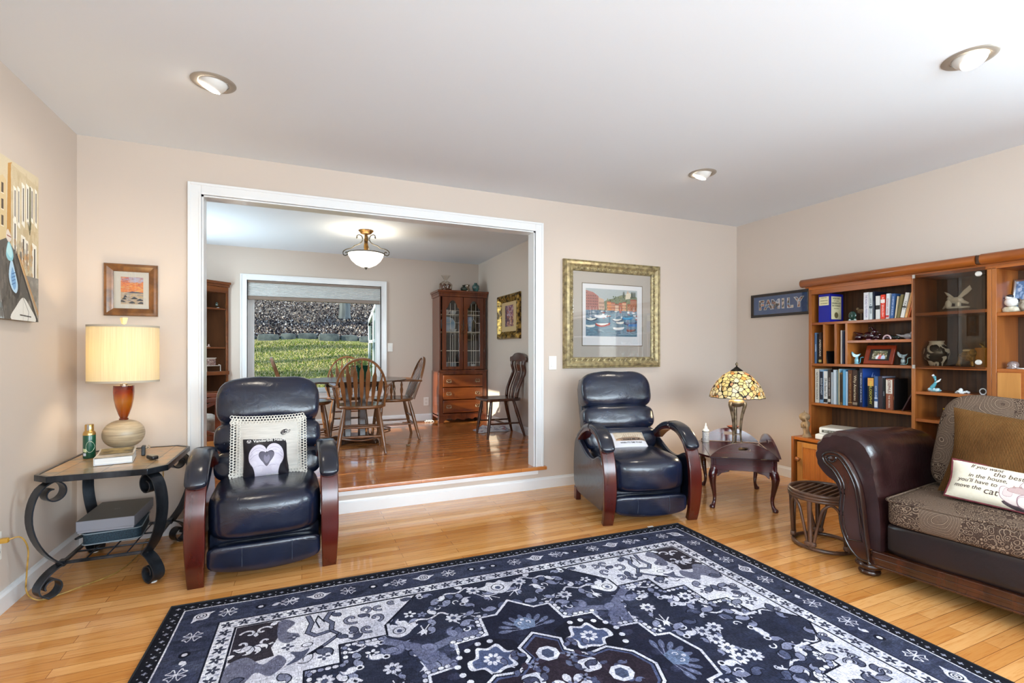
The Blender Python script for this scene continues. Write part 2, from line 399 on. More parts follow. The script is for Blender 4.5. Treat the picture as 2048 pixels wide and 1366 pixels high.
m.box(WX0+.055,y+.015,WZ0,WX0+.075,y+.035,WZ1).box(WX1-.068,y+.015,WZ0,WX1-.055,y+.035,WZ1)
wn=st('window_1',m,WHITE,bevel=.004)
ob('pane',MB().box(WX0+.07,y+.022,WZ0+.05,WX1-.05,y+.026,WZ1-.05),PANE,wn,smooth=0)
m=MB().box(WX0,YW,WZ0-.012,WX1,y,WZ0).box(WX0-.01,YW,WZ0,WX0,y,WZ1).box(WX1,YW,WZ0,WX1+.01,y,WZ1).box(WX0,YW,WZ1,WX1,y,WZ1+.01)
st('trim_6',m,WHITE)
# rear and side windows that light the room (out of the picture)
def simple_window(name,axis,p,u0,u1,z0,z1,nu=3,blind=0):
    m=MB()
    def bx(mm,a,b,c,d,t0=-.02,t1=.03):
        if axis=='y': mm.box(a,p+t0,c,b,p+t1,d)
        else: mm.box(p+t0,a,c,p+t1,b,d)
    bx(m,u0,u0+.05,z0,z1); bx(m,u1-.05,u1,z0,z1); bx(m,u0,u1,z0,z0+.05); bx(m,u0,u1,z1-.05,z1)
    for i in range(1,nu): u=u0+(u1-u0)*i/nu; bx(m,u-.02,u+.02,z0,z1)
    o=st(name,m,WHITE); g=MB(); bx(g,u0+.04,u1-.04,z0+.04,z1-.04,.003,.006); ob('pane',g,PANE,o,smooth=0)
simple_window('window_2','y',YR-.1,.2,3.2,.92,2.18,3); simple_window('window_3','y',YR-.1,-.95,-.15,.92,2.18,1)
simple_window('window_4','x',XL-.1,-1.2,0,.92,2.15,2); simple_window('window_5','x',XR+.1,-.95,.35,.9,2.1,2)
simple_window('window_added_dining','x',XDL-.1,5.25,6.5,.9,2.1,2)  # unseen window added in the dining left wall to let in extra daylight
# cellular blind in the far window
BL=nmat('blind_fabric','f4f4f2','eaeae8',3,(1,1,60),.8,sss=0)
_n=BL.node_tree; _t=_n.nodes.new('ShaderNodeBsdfTranslucent'); _t.inputs[0].default_value=(.85,.87,.9,1); _x=_n.nodes.new('ShaderNodeMixShader'); _x.inputs[0].default_value=.3; _n.links.new(_n.nodes['Principled BSDF'].outputs[0],_x.inputs[1]); _n.links.new(_t.outputs[0],_x.inputs[2]); _n.links.new(_x.outputs[0],_n.nodes['Material Output'].inputs[0]); BR=pm('blind_rail','7b6a5d',.4)
t=thing('window_blind','raised white pleated blind with brown rails inside the dining room window','blind',(.187,YW+.03,1.80))
m=MB(); zz=1.848
n=9
for i in range(n):
    a=zz+i*(2.012-zz)/n; h=(2.012-zz)/n
    m.prism([(-.018,a),(-.010,a+h*.05),(-.018,a+h*.5) if False else (-.016,a+h*.5),(-.010,a+h*.95),(-.018,a+h) if False else (-.006,a+h),(.006,a+h),(.018,a+h*.5),(.006,a)],-.795,.795,'x')
m.v=[(x,y,z-1.80) for x,y,z in m.v]
ob('pleated_shade',m,BL,t,smooth=30)
ob('bottom_rail',MB().box(-.8,-.024,0,.8,.024,.045),BR,t,bevel=.004); ob('head_rail',MB().box(-.8,-.03,.208,.8,.03,.237),BR,t,bevel=.003)
m=MB().tube([(.79,-.03,.21),(.79,-.032,-.2),(.79,-.03,-.33)],.0018,6); m.lathe([(0,0),(.005,.004),(.007,.02),(.003,.035),(0,.036)],8,(.79,-.03,-.365)); ob('pull_cord',m,WHITE,t)
# ---------------------------------------------------------------- the yard outside
GR,nt,b=newmat('lawn'); setp(b,rough=.95,spec=.1); v=coords(nt)
c1=ramp(nt,noise(nt,v,34,5,.75),[(.38,'3c4524'),(.47,'6d7a3c'),(.54,'a8a868'),(.62,'dcd2a8')]); c2=ramp(nt,noise(nt,v,1.6,3),[(.40,'a89c74'),(.6,'7f8f4a')])
nt.links.new(mix(nt,.4,c1,c2),b.inputs['Base Color']); bump(nt,b,noise(nt,v,40,4,.8),.9,.05)
ML,nt,b=newmat('leaf_litter'); setp(b,rough=.9,spec=.15); v=coords(nt)
vo=nt.nodes.new('ShaderNodeTexVoronoi'); vo.inputs['Scale'].default_value=9; nt.links.new(coords(nt,(1,1.0,1)),vo.inputs['Vector'])
c1=ramp(nt,noise(nt,v,22,5,.8),[(.40,'262322'),(.48,'5f5956'),(.55,'a39a92'),(.62,'f0e8dc')]); c1=mix(nt,.45,c1,ramp(nt,noise(nt,coords(nt,(1,.7,1)),5,4,.7),[(.42,'3c3835'),(.5,'8a817a'),(.58,'ccc0b2')])); nt.links.new(c1,b.inputs['Base Color']); bump(nt,b,noise(nt,v,20,4,.8),1,.08)
rg=random.Random(4)
def hill(y): return np.interp(y,[6.9,8,14,14.01,24,60],[-.12,.22,1.40,1.5,3.62,12])
def gz(x,y): return float(hill(y))+.03*math.sin(x*1.7+y)+.02*math.sin(x*.6-y*2.1)
m=MB().grid(lambda u,v:(-30+60*u,6.93+7.15*v,gz(-30+60*u,6.93+7.15*v) if v>0 else -.12),60,24); o=ob('lawn',m,GR,kind='structure')
m=MB().grid(lambda u,v:(-30+60*u,14.02+40*v*v,gz(-30+60*u,14.02+40*v*v)),60,40); ob('leaf_covered_slope',m,ML,kind='structure')
ST=nmat('edging_stone','3c4446','6a706c',6,rough=.9,bs=.5,bd=.01)
m=MB(); x=-5
while x<9:
    wd=rg.uniform(.3,.6); m.rbox((x+wd/2,14.05+rg.uniform(-.04,.04),gz(x,14)+.07),(wd*.96,.25,.26),k=6,n=3); x+=wd
tag(ob('stone_edging',m,ST),'low grey stone edging between the lawn and the leaf covered slope','edging')
# loose leaves and grass blades as real pieces
def flecks(name,n,x0,x1,y0,y1,size,mats,upright,lift,seed,bias=1):
    r=np.random.default_rng(seed); m=MB(); vs=[];fs=[];mi=[]
    for i in range(n):
        y=y0+(y1-y0)*r.random()**bias; k=y/ y1; x=y*(-.13+.30*r.random()); s_=size*r.uniform(.6,1.4); a=r.uniform(0,6.28); z=gz(x,y)
        d=Vector((math.cos(a),math.sin(a),0)); u=Vector((r.uniform(-.6,.6),r.uniform(-.6,.6),1 if upright else r.uniform(-.2,.9))); u=u.normalized() if upright else (u.cross(d)).normalized()+Vector((0,0,r.uniform(0,.8)))
        c=Vector((x,y,z+lift*r.random())); w_=s_*(.22 if upright else .5); h_=s_*(1 if upright else .6); k=len(vs)
        if upright: vs+= [c-d*w_,c+d*w_,c+u*h_]; fs.append((k,k+1,k+2))
        else: vs+=[c-d*w_,c-u*h_*.4,c+d*w_,c+u*h_]; fs.append((k,k+1,k+2,k+3))
        mi.append(int(r.choice(len(mats),p=[q for _,q in mats])))
    m.v=[tuple(v) for v in vs]; m.f=fs; m.m=mi
    return ob(name,m,[q for q,_ in mats],smooth=0,kind='stuff')
lm=lambda n,c:pm(n,c,.95,spec=0)
tag(flecks('fallen_leaves',34000,-2.6,2.4,14.2,27,.046,[(lm('leaf_dark','24242a'),.46),(lm('leaf_brown','5c5150'),.26),(lm('leaf_tan','94867a'),.16),(lm('leaf_pale','cfc8c2'),.12)],False,.05,1,1.3),'brown and pale fallen leaves covering the slope behind the lawn','leaves')
tag(flecks('grass_blades',34000,-2.8,2.2,8.6,14,.036,[(lm('grass_green','5f7a30'),.28),(lm('grass_dark','34491f'),.2),(lm('grass_yellow','a8a454'),.24),(lm('grass_straw','d2c49a'),.28)],True,.0,2,.8),'patchy green and straw coloured grass of the lawn outside the window','grass')
# tree trunk on the slope
BARK=nmat('bark','3f4446','6c7274',7,(1,1,.15),.95,bs=.8,bd=.03)
def trunk(x,y,r,h,label,group=None):
    rg2=random.Random(int(x*10)); t=thing('tree',label,'tree',(x,y,gz(x,y)-.1),group=group)
    m=MB(); pts=[(0,0,0),(.02,0,.25),(.04,.02,1),(.1,.04,2.5),(.12,.1,4.5),(.2,.1,h)]
    m.tube(spl(pts,4),1,16,scale=[r*(1.55-.5*min(1,i/3)) if i<4 else r*(1.05-.5*i/20) for i in range(21)]); ob('trunk',m,BARK,t)
    for k in range(5):
        a=rg2.uniform(0,6.28); z=h*rg2.uniform(.45,.9); L=rg2.uniform(1.4,2.6)
        m=MB().tube(spl([(.15,.08,z),(.15+math.cos(a)*L*.5,math.sin(a)*L*.5,z+.5),(.15+math.cos(a)*L,math.sin(a)*L,z+1.4)],4),1,7,scale=[r*.3*(1-.1*i) for i in range(9)]); ob('branch',m,BARK,t)
    return t
trunk(1.33,17.5,.2,9,'grey bark tree trunk standing on the leaf covered slope behind the window')
for i,(x,y,r) in enumerate(((-9,7.3,.30),(-10.5,8.8,.36),(-9.5,10.2,.26),(-12,11.2,.36),(-11,14.6,.4))):
    trunk(x,y,r,10,'bare tree at the left side of the yard throwing a long shadow over the lawn','trees shading the lawn')
# lean-to sunroom seen at the right of the window
ALU=pm('white_aluminium','dfe9ee',.4); SG=thin_glass('sunroom_glass','b9d4cf',refl=.18)
t=thing('sunroom','white framed glass sunroom with a sloping roof attached beside the window outside','sunroom',(1.07,6.95,0))
m=MB()
zr=lambda y:2.16-(y)*.26
for y in (0,.62,1.24,1.82):
    m.box(0,y,-.1,.06,y+.06,zr(y))
m.box(0,0,.55,.05,1.88,.61).box(0,0,.0,.05,1.88,.08).box(0,0,1.30,.05,1.88,1.35)
m.prism([(0,2.12),(1.92,1.62),(1.92,1.70),(0,2.20)],0,.06,'x')
m.box(0,1.82,1.6,2.4,1.9,1.68).box(2.3,1.82,-.1,2.4,1.9,1.66).box(1.1,1.82,-.1,1.16,1.9,1.66)
for x in (.8,1.6,2.34): m.prism([(0,2.12),(1.92,1.62),(1.92,1.68),(0,2.18)],x,x+.05,'x')
ob('frame',m,ALU,t,bevel=.004)
ob('side_glass',MB().box(.02,.02,.05,.03,1.86,1.66),SG,t,smooth=0); ob('front_glass',MB().box(.05,1.855,.0,2.35,1.865,1.62),SG,t,smooth=0)
# ================================================================ rug
def build_rug():
    W,H=2.84,2.26; S=620; q=Img(int(W/2*S),int(H/2*S),'2a2f45'); q.asp=1
    K=W/2; KH=H/2
    def pl(p,c,al=1): q.poly([(a/K,b/KH) for a,b in p],c,al)
    def el(x,y,rx,ry,c,al=1,a=0,n=18):
        pl([(x+rx*math.cos(t)*math.cos(a)-ry*math.sin(t)*math.sin(a),y+rx*math.cos(t)*math.sin(a)+ry*math.sin(t)*math.cos(a)) for t in [2*PI*i/n for i in range(n)]],c,al)
    def ln(p,wd,c,al=1):
        for (xa,ya),(xb,yb) in zip(p,p[1:]):
            l=math.hypot(xb-xa,yb-ya) or 1; nx,ny=-(yb-ya)/l*wd/2,(xb-xa)/l*wd/2; ex,ey=(xb-xa)/l*wd*.3,(yb-ya)/l*wd*.3
            pl([(xa+nx-ex,ya+ny-ey),(xb+nx+ex,yb+ny+ey),(xb-nx+ex,yb-ny+ey),(xa-nx-ex,ya-ny-ey)],c,al)
    def cur(p,wd,c,n=7,closed=False): s=spl2(p,n,closed); ln(s+([s[0]] if closed else []),wd,c)
    LT,DK,SL,NV,LI,MR='dcdadf','15172a','4d5576','2c3556','8388a6','30232f'
    rg=random.Random(7)
    # mottled ground
    for i in range(900):
        x,y=rg.uniform(0,K),rg.uniform(0,KH); el(x,y,rg.uniform(.01,.06),rg.uniform(.006,.03),rg.choice(['1c2138','2f3a60','3a4468','22263c','2a2738']),.28,n=9)
    def petals(x,y,n,r,pr,c,cc=None,a0=0):
        for i in range(n): a=a0+2*PI*i/n; el(x+r*math.cos(a),y+r*math.sin(a),pr*1.15,pr*.75,c,1,a,10)
        if cc: el(x,y,pr*.8,pr*.8,cc)
    def heartflower(x,y,r=.036):
        for i in range(4):
            a=PI/4+i*PI/2
            cur([(x+.006*math.cos(a),y+.006*math.sin(a)),(x+r*math.cos(a-.42),y+r*math.sin(a-.42)),(x+r*.82*math.cos(a),y+r*.82*math.sin(a)),(x+r*math.cos(a+.42),y+r*math.sin(a+.42))],.0042,LT,5,True)
        el(x,y,.006,.006,LT)
    def eye(x,y,a=0):
        ca,sa=math.cos(a),math.sin(a); f=lambda u,v:(x+u*ca-v*sa,y+u*sa+v*ca)
        pl([f(*p) for p in spl2([(-.055,-.012),(-.03,-.014),(-.018,-.026),(0,-.036),(.018,-.026),(.03,-.014),(.055,-.012),(.036,.004),(.02,.022),(0,.03),(-.02,.022),(-.036,.004)],4,True)],LT)
        el(x,y-.002,.021,.021,DK); el(x,y-.002,.017,.017,LT); el(x,y-.002,.010,.011,DK); el(x,y-.002,.006,.007,LT)
    def leaf(x,y,s,a,c=LI,o=DK):
        ca,sa=math.cos(a),math.sin(a); f=lambda u,v:(x+(u*ca-v*sa)*s,y+(u*sa+v*ca)*s)
        P=[(0,0),(.2,.35),(.6,.45),(1.0,.2),(1.25,.5),(1.2,0),(.95,-.25),(.5,-.3),(.2,-.15)]
        pl([f(*p) for p in spl2(P,4,True)],o); pl([f(.6+(a_-.6)*.86,.08+(b_-.08)*.82) for a_,b_ in spl2(P,4,True)],c)
    def scroll(x,y,s,a,c,wd,fl=1):
        p=[]; 
        for i in range(22):
            t=i/21*4.6; r=s*(1-.19*t); p.append((x+math.cos(a+fl*t)*r,y+math.sin(a+fl*t)*r))
        ln(p,wd,c)
    def tulip(x,y,s,a,c=LT):
        ca,sa=math.cos(a),math.sin(a); f=lambda u,v:(x+(u*ca-v*sa)*s,y+(u*sa+v*ca)*s)
        pl([f(*p) for p in [(-.25,0),(-.5,.9),(-.2,.6),(0,1.1),(.2,.6),(.5,.9),(.25,0)]],c); ln([f(0,0),f(0,-1.1)],.005,c)
        ln([f(-.25,0),f(-.7,-.5)],.006,c); ln([f(.25,0),f(.7,-.5)],.006,c)
    # field motifs, drawn first
    spots=[(1.08,.42,0),(1.15,.56,1),(1.02,.60,2),(.93,.66,3),(1.10,.72,4),(.80,.68,5),(.73,.82,6),(.86,.80,7),(.98,.83,2),(.60,.95,4),(.70,1.03,1),(.80,.95,3),(.92,.95,5),(.56,1.09,6),(1.30,.36,1),(1.22,.46,6),(1.36,.44,2),(.66,.92,0),(1.18,.40,3),(.98,.46,5),(.76,1.10,7),(.50,1.0,2),(1.05,.33,6),(.63,.78,1),(.93,.72,0)]
    for gx_ in np.arange(.36,1.42,.098):
        for gy_ in np.arange(.345,1.12,.098):
            x,y=gx_+rg.uniform(-.02,.02),gy_+rg.uniform(-.02,.02)
            if min(math.hypot(x-a,y-b) for a,b,_ in spots)>.062: spots.append((x,y,rg.choice([0,1,2,4,5,6,6,3])))
    for x,y,k in spots:
        a=k*.9+x*5
        if k in(0,3): leaf(x,y,.062,a,LI); leaf(x,y,.055,a+2.3,SL); scroll(x+.02,y+.03,.022,a,LT,.006)
        if k in(1,7): petals(x,y,8,.023,.011,LT,SL); ln([(x,y+.03),(x+.03,y+.075)],.005,LT); leaf(x+.03,y+.075,.035,a,LI)
        if k==2: tulip(x,y,.042,a); leaf(x+.03,y-.02,.05,a+1,LI)
        if k==4: cur([(x-.09,y+.03),(x-.05,y-.01),(x,y),(x+.05,y-.03),(x+.08,y-.005)],.011,LT); leaf(x-.06,y,.05,2.2,LT); leaf(x+.03,y-.02,.05,4.2,LT); leaf(x,y,.05,1.4,LI)
        if k==5: petals(x,y,5,.017,.010,LT,DK); petals(x+.05,y+.02,5,.013,.008,LI)
        if k==6: leaf(x,y,.055,a,LT,SL); leaf(x,y,.05,a+1.6,LI); el(x,y,.015,.015,LT); el(x,y,.008,.008,DK)
    # big palmettes of the field
    for x,y,s in((1.42,.375,1.1),(.92,.565,.9)):
        pl([(x+a*s,y+b*s) for a,b in spl2([(-.09,-.02),(-.05,-.03),(-.03,-.06),(0,-.045),(.03,-.06),(.05,-.03),(.09,-.02),(.06,.01),(.035,.04),(0,.055),(-.035,.04),(-.06,.01)],4,True)],LT)
        el(x,y,.03*s,.03*s,DK); el(x,y,.026*s,.026*s,LT); el(x,y+.003,.012*s,.014*s,SL)
    # lilac serrated cross arms between field and medallion
    for pts in ([(.86,.62),(1.0,.74),(1.06,.88),(1.02,1.0)],[(1.0,.74),(1.13,.70),(1.22,.70)],[(.96,.70),(1.0,.86)]):
        ln(spl2(pts,6),.04,'666b8c',.85)
    for x,y,a in((.92,.66,2),(.98,.70,.5),(1.04,.80,3),(1.06,.92,.2),(1.12,.70,4.5),(.9,.70,3.4)): leaf(x,y,.06,a,'767b9c',SL)
    # spandrel
    SP=[(.292,.292),(1.045,.296),(.875,.51),(.875,.58),(.69,.58),(.69,.70),(.565,.70),(.565,.86),(.465,.87),(.455,1.0),(.385,1.0),(.30,1.11),(.292,1.11)]
    pl(SP,DK); pl([(.296,.296),(1.03,.300),(.866,.505),(.866,.573),(.683,.573),(.683,.693),(.558,.693),(.558,.853),(.458,.863),(.448,.993),(.38,.993),(.296,1.10)],LT)
    def chain(p,s=.027,c=LT):
        for (xa,ya),(xb,yb) in zip(p,p[1:]):
            n=max(1,round(math.hypot(xb-xa,yb-ya)/s)); a=math.atan2(yb-ya,xb-xa)
            for i in range(n):
                t=(i+.5)/n; x,y=xa+(xb-xa)*t,ya+(yb-ya)*t
                el(x,y,.0145,.0125,DK,1,a,8); el(x,y,.0118,.0098,c if (i%3) else LI,1,a,8)
    chain([(.855,.592),(.705,.592),(.705,.712),(.58,.712),(.58,.872),(.48,.882),(.475,.99)])
    ln([(.883,.50),(.883,.585)],.012,LT); ln([(.44,1.006),(.50,1.006)],.014,LT)
    # spandrel ornament
    pl([(.298,.298),(.455,.300),(.47,.40),(.44,.50),(.455,.56),(.36,.575),(.298,.54)],'352e38')
    pl(spl2([(.30,.56),(.36,.53),(.42,.60),(.47,.56),(.50,.62),(.45,.68),(.40,.64),(.36,.70),(.30,.68)],4,True),'6c6d84')
    pl(spl2([(.46,.30),(.52,.34),(.49,.40),(.54,.44),(.50,.49),(.46,.44)],4,True),'6c6d84')
    for x,y,a,fl in((.35,.37,3.4,1),(.40,.36,5.9,-1),(.33,.44,2.2,-1),(.42,.44,.8,1)): scroll(x,y,.033,a,LT,.010,fl)
    for a in (0.3,1.05,1.8,2.55): leaf(.375,.46,.05,a,LT,DK)
    leaf(.375,.40,.03,4.7,LT,DK); leaf(.42,.33,.04,5.6,LT,DK); leaf(.32,.50,.04,2.6,LT,DK)
    for x0,y0,sx in ((.64,.40,1),):
        ln([(.57,.31),(.585,.37),(.57,.44),(.60,.475),(.66,.46),(.665,.40),(.64,.36),(.66,.31)],.022,DK); ln([(.57,.31),(.585,.37),(.57,.44),(.60,.475),(.66,.46),(.665,.40),(.64,.36),(.66,.31)],.015,'666b86')
        ln([(.615,.42),(.60,.36),(.61,.32),(.635,.38)],.006,DK)
        ln([(.66,.46),(.69,.50),(.63,.56),(.58,.60)],.018,DK); ln([(.66,.46),(.69,.50),(.63,.56)],.010,'666b86')
        pl(spl2([(.58,.56),(.55,.62),(.50,.64),(.53,.60),(.51,.56),(.55,.57)],4,True),'50556f')
        el(.57,.53,.022,.016,DK); el(.57,.53,.018,.013,LT); leaf(.60,.58,.06,.4,'50556f'); leaf(.59,.60,.05,2.1,LT)
    for x,y,r,fl in((.745,.40,.042,1),(.80,.345,.030,-1),(.86,.35,.026,1),(.84,.43,.034,-1),(.92,.325,.018,1),(.80,.50,.03,1),(.74,.51,.022,-1)):
        scroll(x,y,r,1.2,DK,.017,fl); scroll(x,y,r,1.2,'7a7d95',.011,fl)
    for x,y,a in((.74,.46,1.2),(.77,.38,.4),(.70,.36,4),(.78,.53,2.6),(.72,.54,3.8),(.96,.32,.1)): leaf(x,y,.045,a,'50556f')
    for x,y in((.50,.52),(.52,.455),(.63,.635),(.515,.78),(.42,.80),(.36,.92),(.40,.94)): petals(x,y,4,.013,.009,'4a4d63'); el(x,y,.005,.005,LT)
    for x,y,a in((.36,.75,.4),(.44,.74,1.5),(.40,.83,2.2),(.34,.83,5.2),(.48,.68,.9),(.37,.66,2.8),(.50,.80,4),(.34,.97,1.2),(.42,.90,.3)): leaf(x,y,.055,a,'50556f' if a>1 else '7a7d95')
    for x,y,r in((.40,.86,.03),(.34,.78,.026),(.36,.88,.02),(.33,1.02,.018)): scroll(x,y,r,.4,DK,.012); scroll(x,y,r,.4,'8a8ca0',.006)
    # medallion
    MD=[(1.42,.505),(1.33,.60),(1.255,.60),(1.245,.73),(1.11,.74),(1.10,.87),(.975,.885),(.965,.985),(.90,.995),(.865,1.13),(1.42,1.13)]
    pl(MD,'20233a'); ln(MD[:-1],.012,LT)
    chain([(1.30,.585),(1.24,.587),(1.225,.72),(1.09,.728)]); chain([(1.085,.855),(.96,.87),(.95,.97)])
    for i in range(60):
        x,y=rg.uniform(1.0,1.42),rg.uniform(.75,1.13); el(x,y,.03,.02,rg.choice(['3a3f5e','2a2233','4a5078']),.35,n=8)
    # crown palmette at the top and side of the medallion
    for x,y,a in((1.42,.70,0),(.97,1.13,-PI/2)):
        ca,sa=math.cos(a),math.sin(a); f=lambda u,v:(x+u*ca-v*sa,y+u*sa+v*ca)
        for k in range(-4,5):
            b=-PI/2+k*.36; e=f(math.cos(b)*.10,math.sin(b)*.085+.05); el(e[0],e[1],.012,.03,'5d6688',1,a+b+PI/2,10); ln([f(math.cos(b)*.03,.05+math.sin(b)*.02),e],.004,LI)
        pl([f(*p) for p in [(-.05,.0),(-.02,-.035),(.02,-.035),(.05,0),(.03,.05),(-.03,.05)]],'6f86a8'); scroll(*f(-.016,0),.014,a+2,LT,.005); scroll(*f(.016,0),.014,a+1,LT,.005,-1); el(*f(0,-.022),.009,.009,LT)
    # dotted rosette panel
    ca=math.cos(.75);sa=math.sin(.75); 
    pl([(1.11,.80),(1.215,.745),(1.33,.80),(1.345,.90),(1.24,1.02),(1.10,1.0),(1.07,.90)],'1a1b2c')
    OG=spl2([(1.12,.87),(1.155,.855),(1.175,.80),(1.215,.815),(1.26,.80),(1.28,.855),(1.31,.87),(1.285,.905),(1.29,.95),(1.24,.955),(1.19,.975),(1.165,.93),(1.12,.92)],4,True)
    pl(OG,LT); pl([(1.214+(a-1.214)*.80,.886+(b-.886)*.80) for a,b in OG],'4a5880'); petals(1.214,.886,8,.025,.011,LT,SL); ln([(1.23,.91),(1.27,.96)],.005,LT)
    for x,y in((1.10,.83),(1.14,.80),(1.19,.775),(1.24,.775),(1.08,.88),(1.085,.93),(1.10,.975)): el(x,y,.0125,.0125,LT)
    # centre star
    ST_=[(1.42,.785),(1.33,.86),(1.345,.93),(1.28,.99),(1.19,.975),(1.11,1.04),(1.075,1.13),(1.42,1.13)]
    pl(ST_,'4a5580'); pl([(1.42,.815),(1.35,.875),(1.365,.945),(1.29,1.01),(1.195,1.0),(1.13,1.05),(1.10,1.13),(1.42,1.13)],MR)
    ln(ST_[:-1],.024,DK); ln(ST_[:-1],.012,LT)
    for i in range(22):
        x,y=rg.uniform(1.2,1.42),rg.uniform(.88,1.13); leaf(x,y,.035,rg.uniform(0,6),rg.choice(['4a5072','3b2c3c','5c6488']),MR)
    for x,y in((1.42,.93),(1.225,1.13)):
        pl([(x+.045*math.cos(a)*1.05,y+.045*math.sin(a)) for a in [PI/8+i*PI/4 for i in range(8)]],LT); pl([(x+.026*math.cos(a),y+.03*math.sin(a)) for a in [i*PI/3 for i in range(6)]],'45506e')
    pl(rr(1.27,1.01,1.345,1.085,.02),LT); leaf(1.27,1.03,.05,.3,'474a66'); leaf(1.36,1.02,.04,1.8,'474a66')
    petals(1.42,1.13,8,.05,.02,LT,SL); petals(1.42,1.13,8,.025,.009,LI,DK)
    for x,y in((1.36,1.10),(1.34,.97)): petals(x,y,5,.014,.008,LI,DK)
    # borders
    for (a,b,c) in ((0,.222,'39405c'),):
        pl([(0,0),(K,0),(K,b),(b,b),(b,KH),(0,KH)],c)
    for i in range(500):
        t=rg.uniform(0,K); y=rg.uniform(.07,.21)
        x,y=(t,y) if rg.random()<.55 else (y,t)
        if min(x,y)<.215: el(x,y,.03,.012,rg.choice(['2b3048','4d5470','343a58','232738']),.35,n=8)
    def band(a,b,c): pl([(a,a),(K,a),(K,b),(b,b),(b,KH),(a,KH)],c)
    band(0,.062,'171822'); band(.062,.067,LT)
    def along(f,s0,step,off,end):
        t=s0
        while t<end: f(t,off,0); t+=step
        t=s0+step
        while t<KH+.02: f(off,t,1); t+=step
    along(lambda x,y,k:(petals(x,y,4,.005,.0045,'9fa3b2'),),.034,.052,.036,K)
    along(lambda x,y,k:(el(x,y,.003,.003,'c9ccd4'),),.06,.052,.022 ,K); along(lambda x,y,k:(el(x,y,.003,.003,'c9ccd4'),),.06,.052,.050,K)
    band(.218,.224,DK); band(.224,.288,LT); band(.288,.294,DK)
    def star(x,y,k):
        a0=0 if k==0 else PI/2
        for i in range(5): a=a0+2*PI*i/5-PI/2; el(x+.012*math.cos(a),y+.012*math.sin(a),.014,.006,'34384e',1,a,8)
        el(x,y,.008,.008,'34384e'); el(x,y,.003,.005,LT)
        dx,dy=(.031,0) if k==0 else (0,.031); el(x+dx+(0 if k==0 else .02),y+dy+(.02 if k==0 else 0),.008,.004,'8388a0'); el(x+dx-(0 if k==0 else .02),y+dy-(.02 if k==0 else 0),.008,.004,'8388a0')
    along(star,.256,.0625,.256,K)
    Y0=.140
    eye(.142,.142,PI/4*3)
    for t in(.243,.489,.744,.981,1.236): heartflower(t,Y0); 
    for t in(.30,.55,.80,1.05): heartflower(Y0,t)
    for t in(.614,1.108): eye(t,Y0); 
    eye(Y0,.675,-PI/2)
    for t in(.371,.86,1.36): el(t,Y0,.022,.020,DK); el(t,Y0,.011,.010,LT); leaf(t+.045,Y0+.01,.03,-.5,LT,LT)
    for t in(.425,.925): el(Y0,t,.020,.022,DK); el(Y0,t,.010,.011,LT); leaf(Y0,t+.04,.03,1.1,LT,LT)
    for t in(.55,1.045): leaf(t-.02,Y0-.012,.026,2.8,LT,LT)
    A=q.a; full=np.concatenate([A,A[:,::-1]],1); full=np.concatenate([full,full[::-1]],0)
    F=Img(full.shape[1],full.shape[0],'000000'); F.a=np.ascontiguousarray(full)
    n=np.random.default_rng(5); r1=n.normal(0,1,(F.h,F.w//6+1)); st=np.repeat(r1,6,1)[:,:F.w]; r2=n.normal(0,1,(F.h//6+1,F.w)); s2=np.repeat(r2,6,0)[:F.h]
    F.a[...,:3]=np.clip(F.a[...,:3]*(1+.10*st+.10*s2)[...,None].astype(np.float32),0,1)
    g_=F.a[...,:3].mean(2,keepdims=True); F.a[...,:3]=F.a[...,:3]*.68+g_*.32
    m=F.mat('rug_print',.92,spec=.12,sheen=.0)
    nt=m.node_tree; b=nt.nodes['Principled BSDF']; v=coords(nt); ln_=[l for l in b.inputs['Base Color'].links][0].from_socket
    nt.links.new(mix(nt,.8,ln_,ramp(nt,noise(nt,v,5,5,.7),[(.3,'9fa0b4'),(.5,'d8d6e2'),(.7,'ffffff')]),'MULTIPLY'),b.inputs['Base Color'])
    bump(nt,b,noise(nt,v,500,2),.3,.001)
    return m,W,H
RUGM,RW,RH=build_rug()
rt=thing('area_rug','large navy and ivory patterned rug lying on the living room floor','rug',(-.536,2.604,.001),-1.514)
rgx=random.Random(2)
m=MB(); nu,nv=60,48
m.grid(lambda u,v:(u*RW,-v*RH+.004*math.sin(u*23)*(1 if v<.02 else 0),.006+.0016*math.sin(u*31+v*7)*math.sin(v*29) ),nu,nv)
m.grid(lambda u,v:(u*RW,-v*RH,0),1,1)
def rim(pts):
    n=len(pts); base=[(x,y,0) for x,y in pts]; top=[(x,y,.0062) for x,y in pts]; m.add(base+top,[(i,(i+1)%n,(i+1)%n+n,i+n) for i in range(n)])
rim([(0,0),(0,-RH),(RW,-RH),(RW,0)])
o=ob('rug_pile',m,RUGM,rt); me=o.data; uv=me.uv_layers.new(name='uv')
for l in me.loops:
    c=me.vertices[l.vertex_index].co; uv.data[l.index].uv=(c.x/RW,1+c.y/RH)
BK=pm('black_binding','0f1016',.8)
m=MB()
m.tube([(0,0,.005),(0,-RH,.005),(RW,-RH,.005),(RW,0,.005)],.0055,8,closed=True); ob('rug_binding',m,BK,rt)
ob('care_tag',MB().box(2.62,.0,.001,2.66,.035,.003),PLASTIC,rt,label='small white care tag at the rug edge')
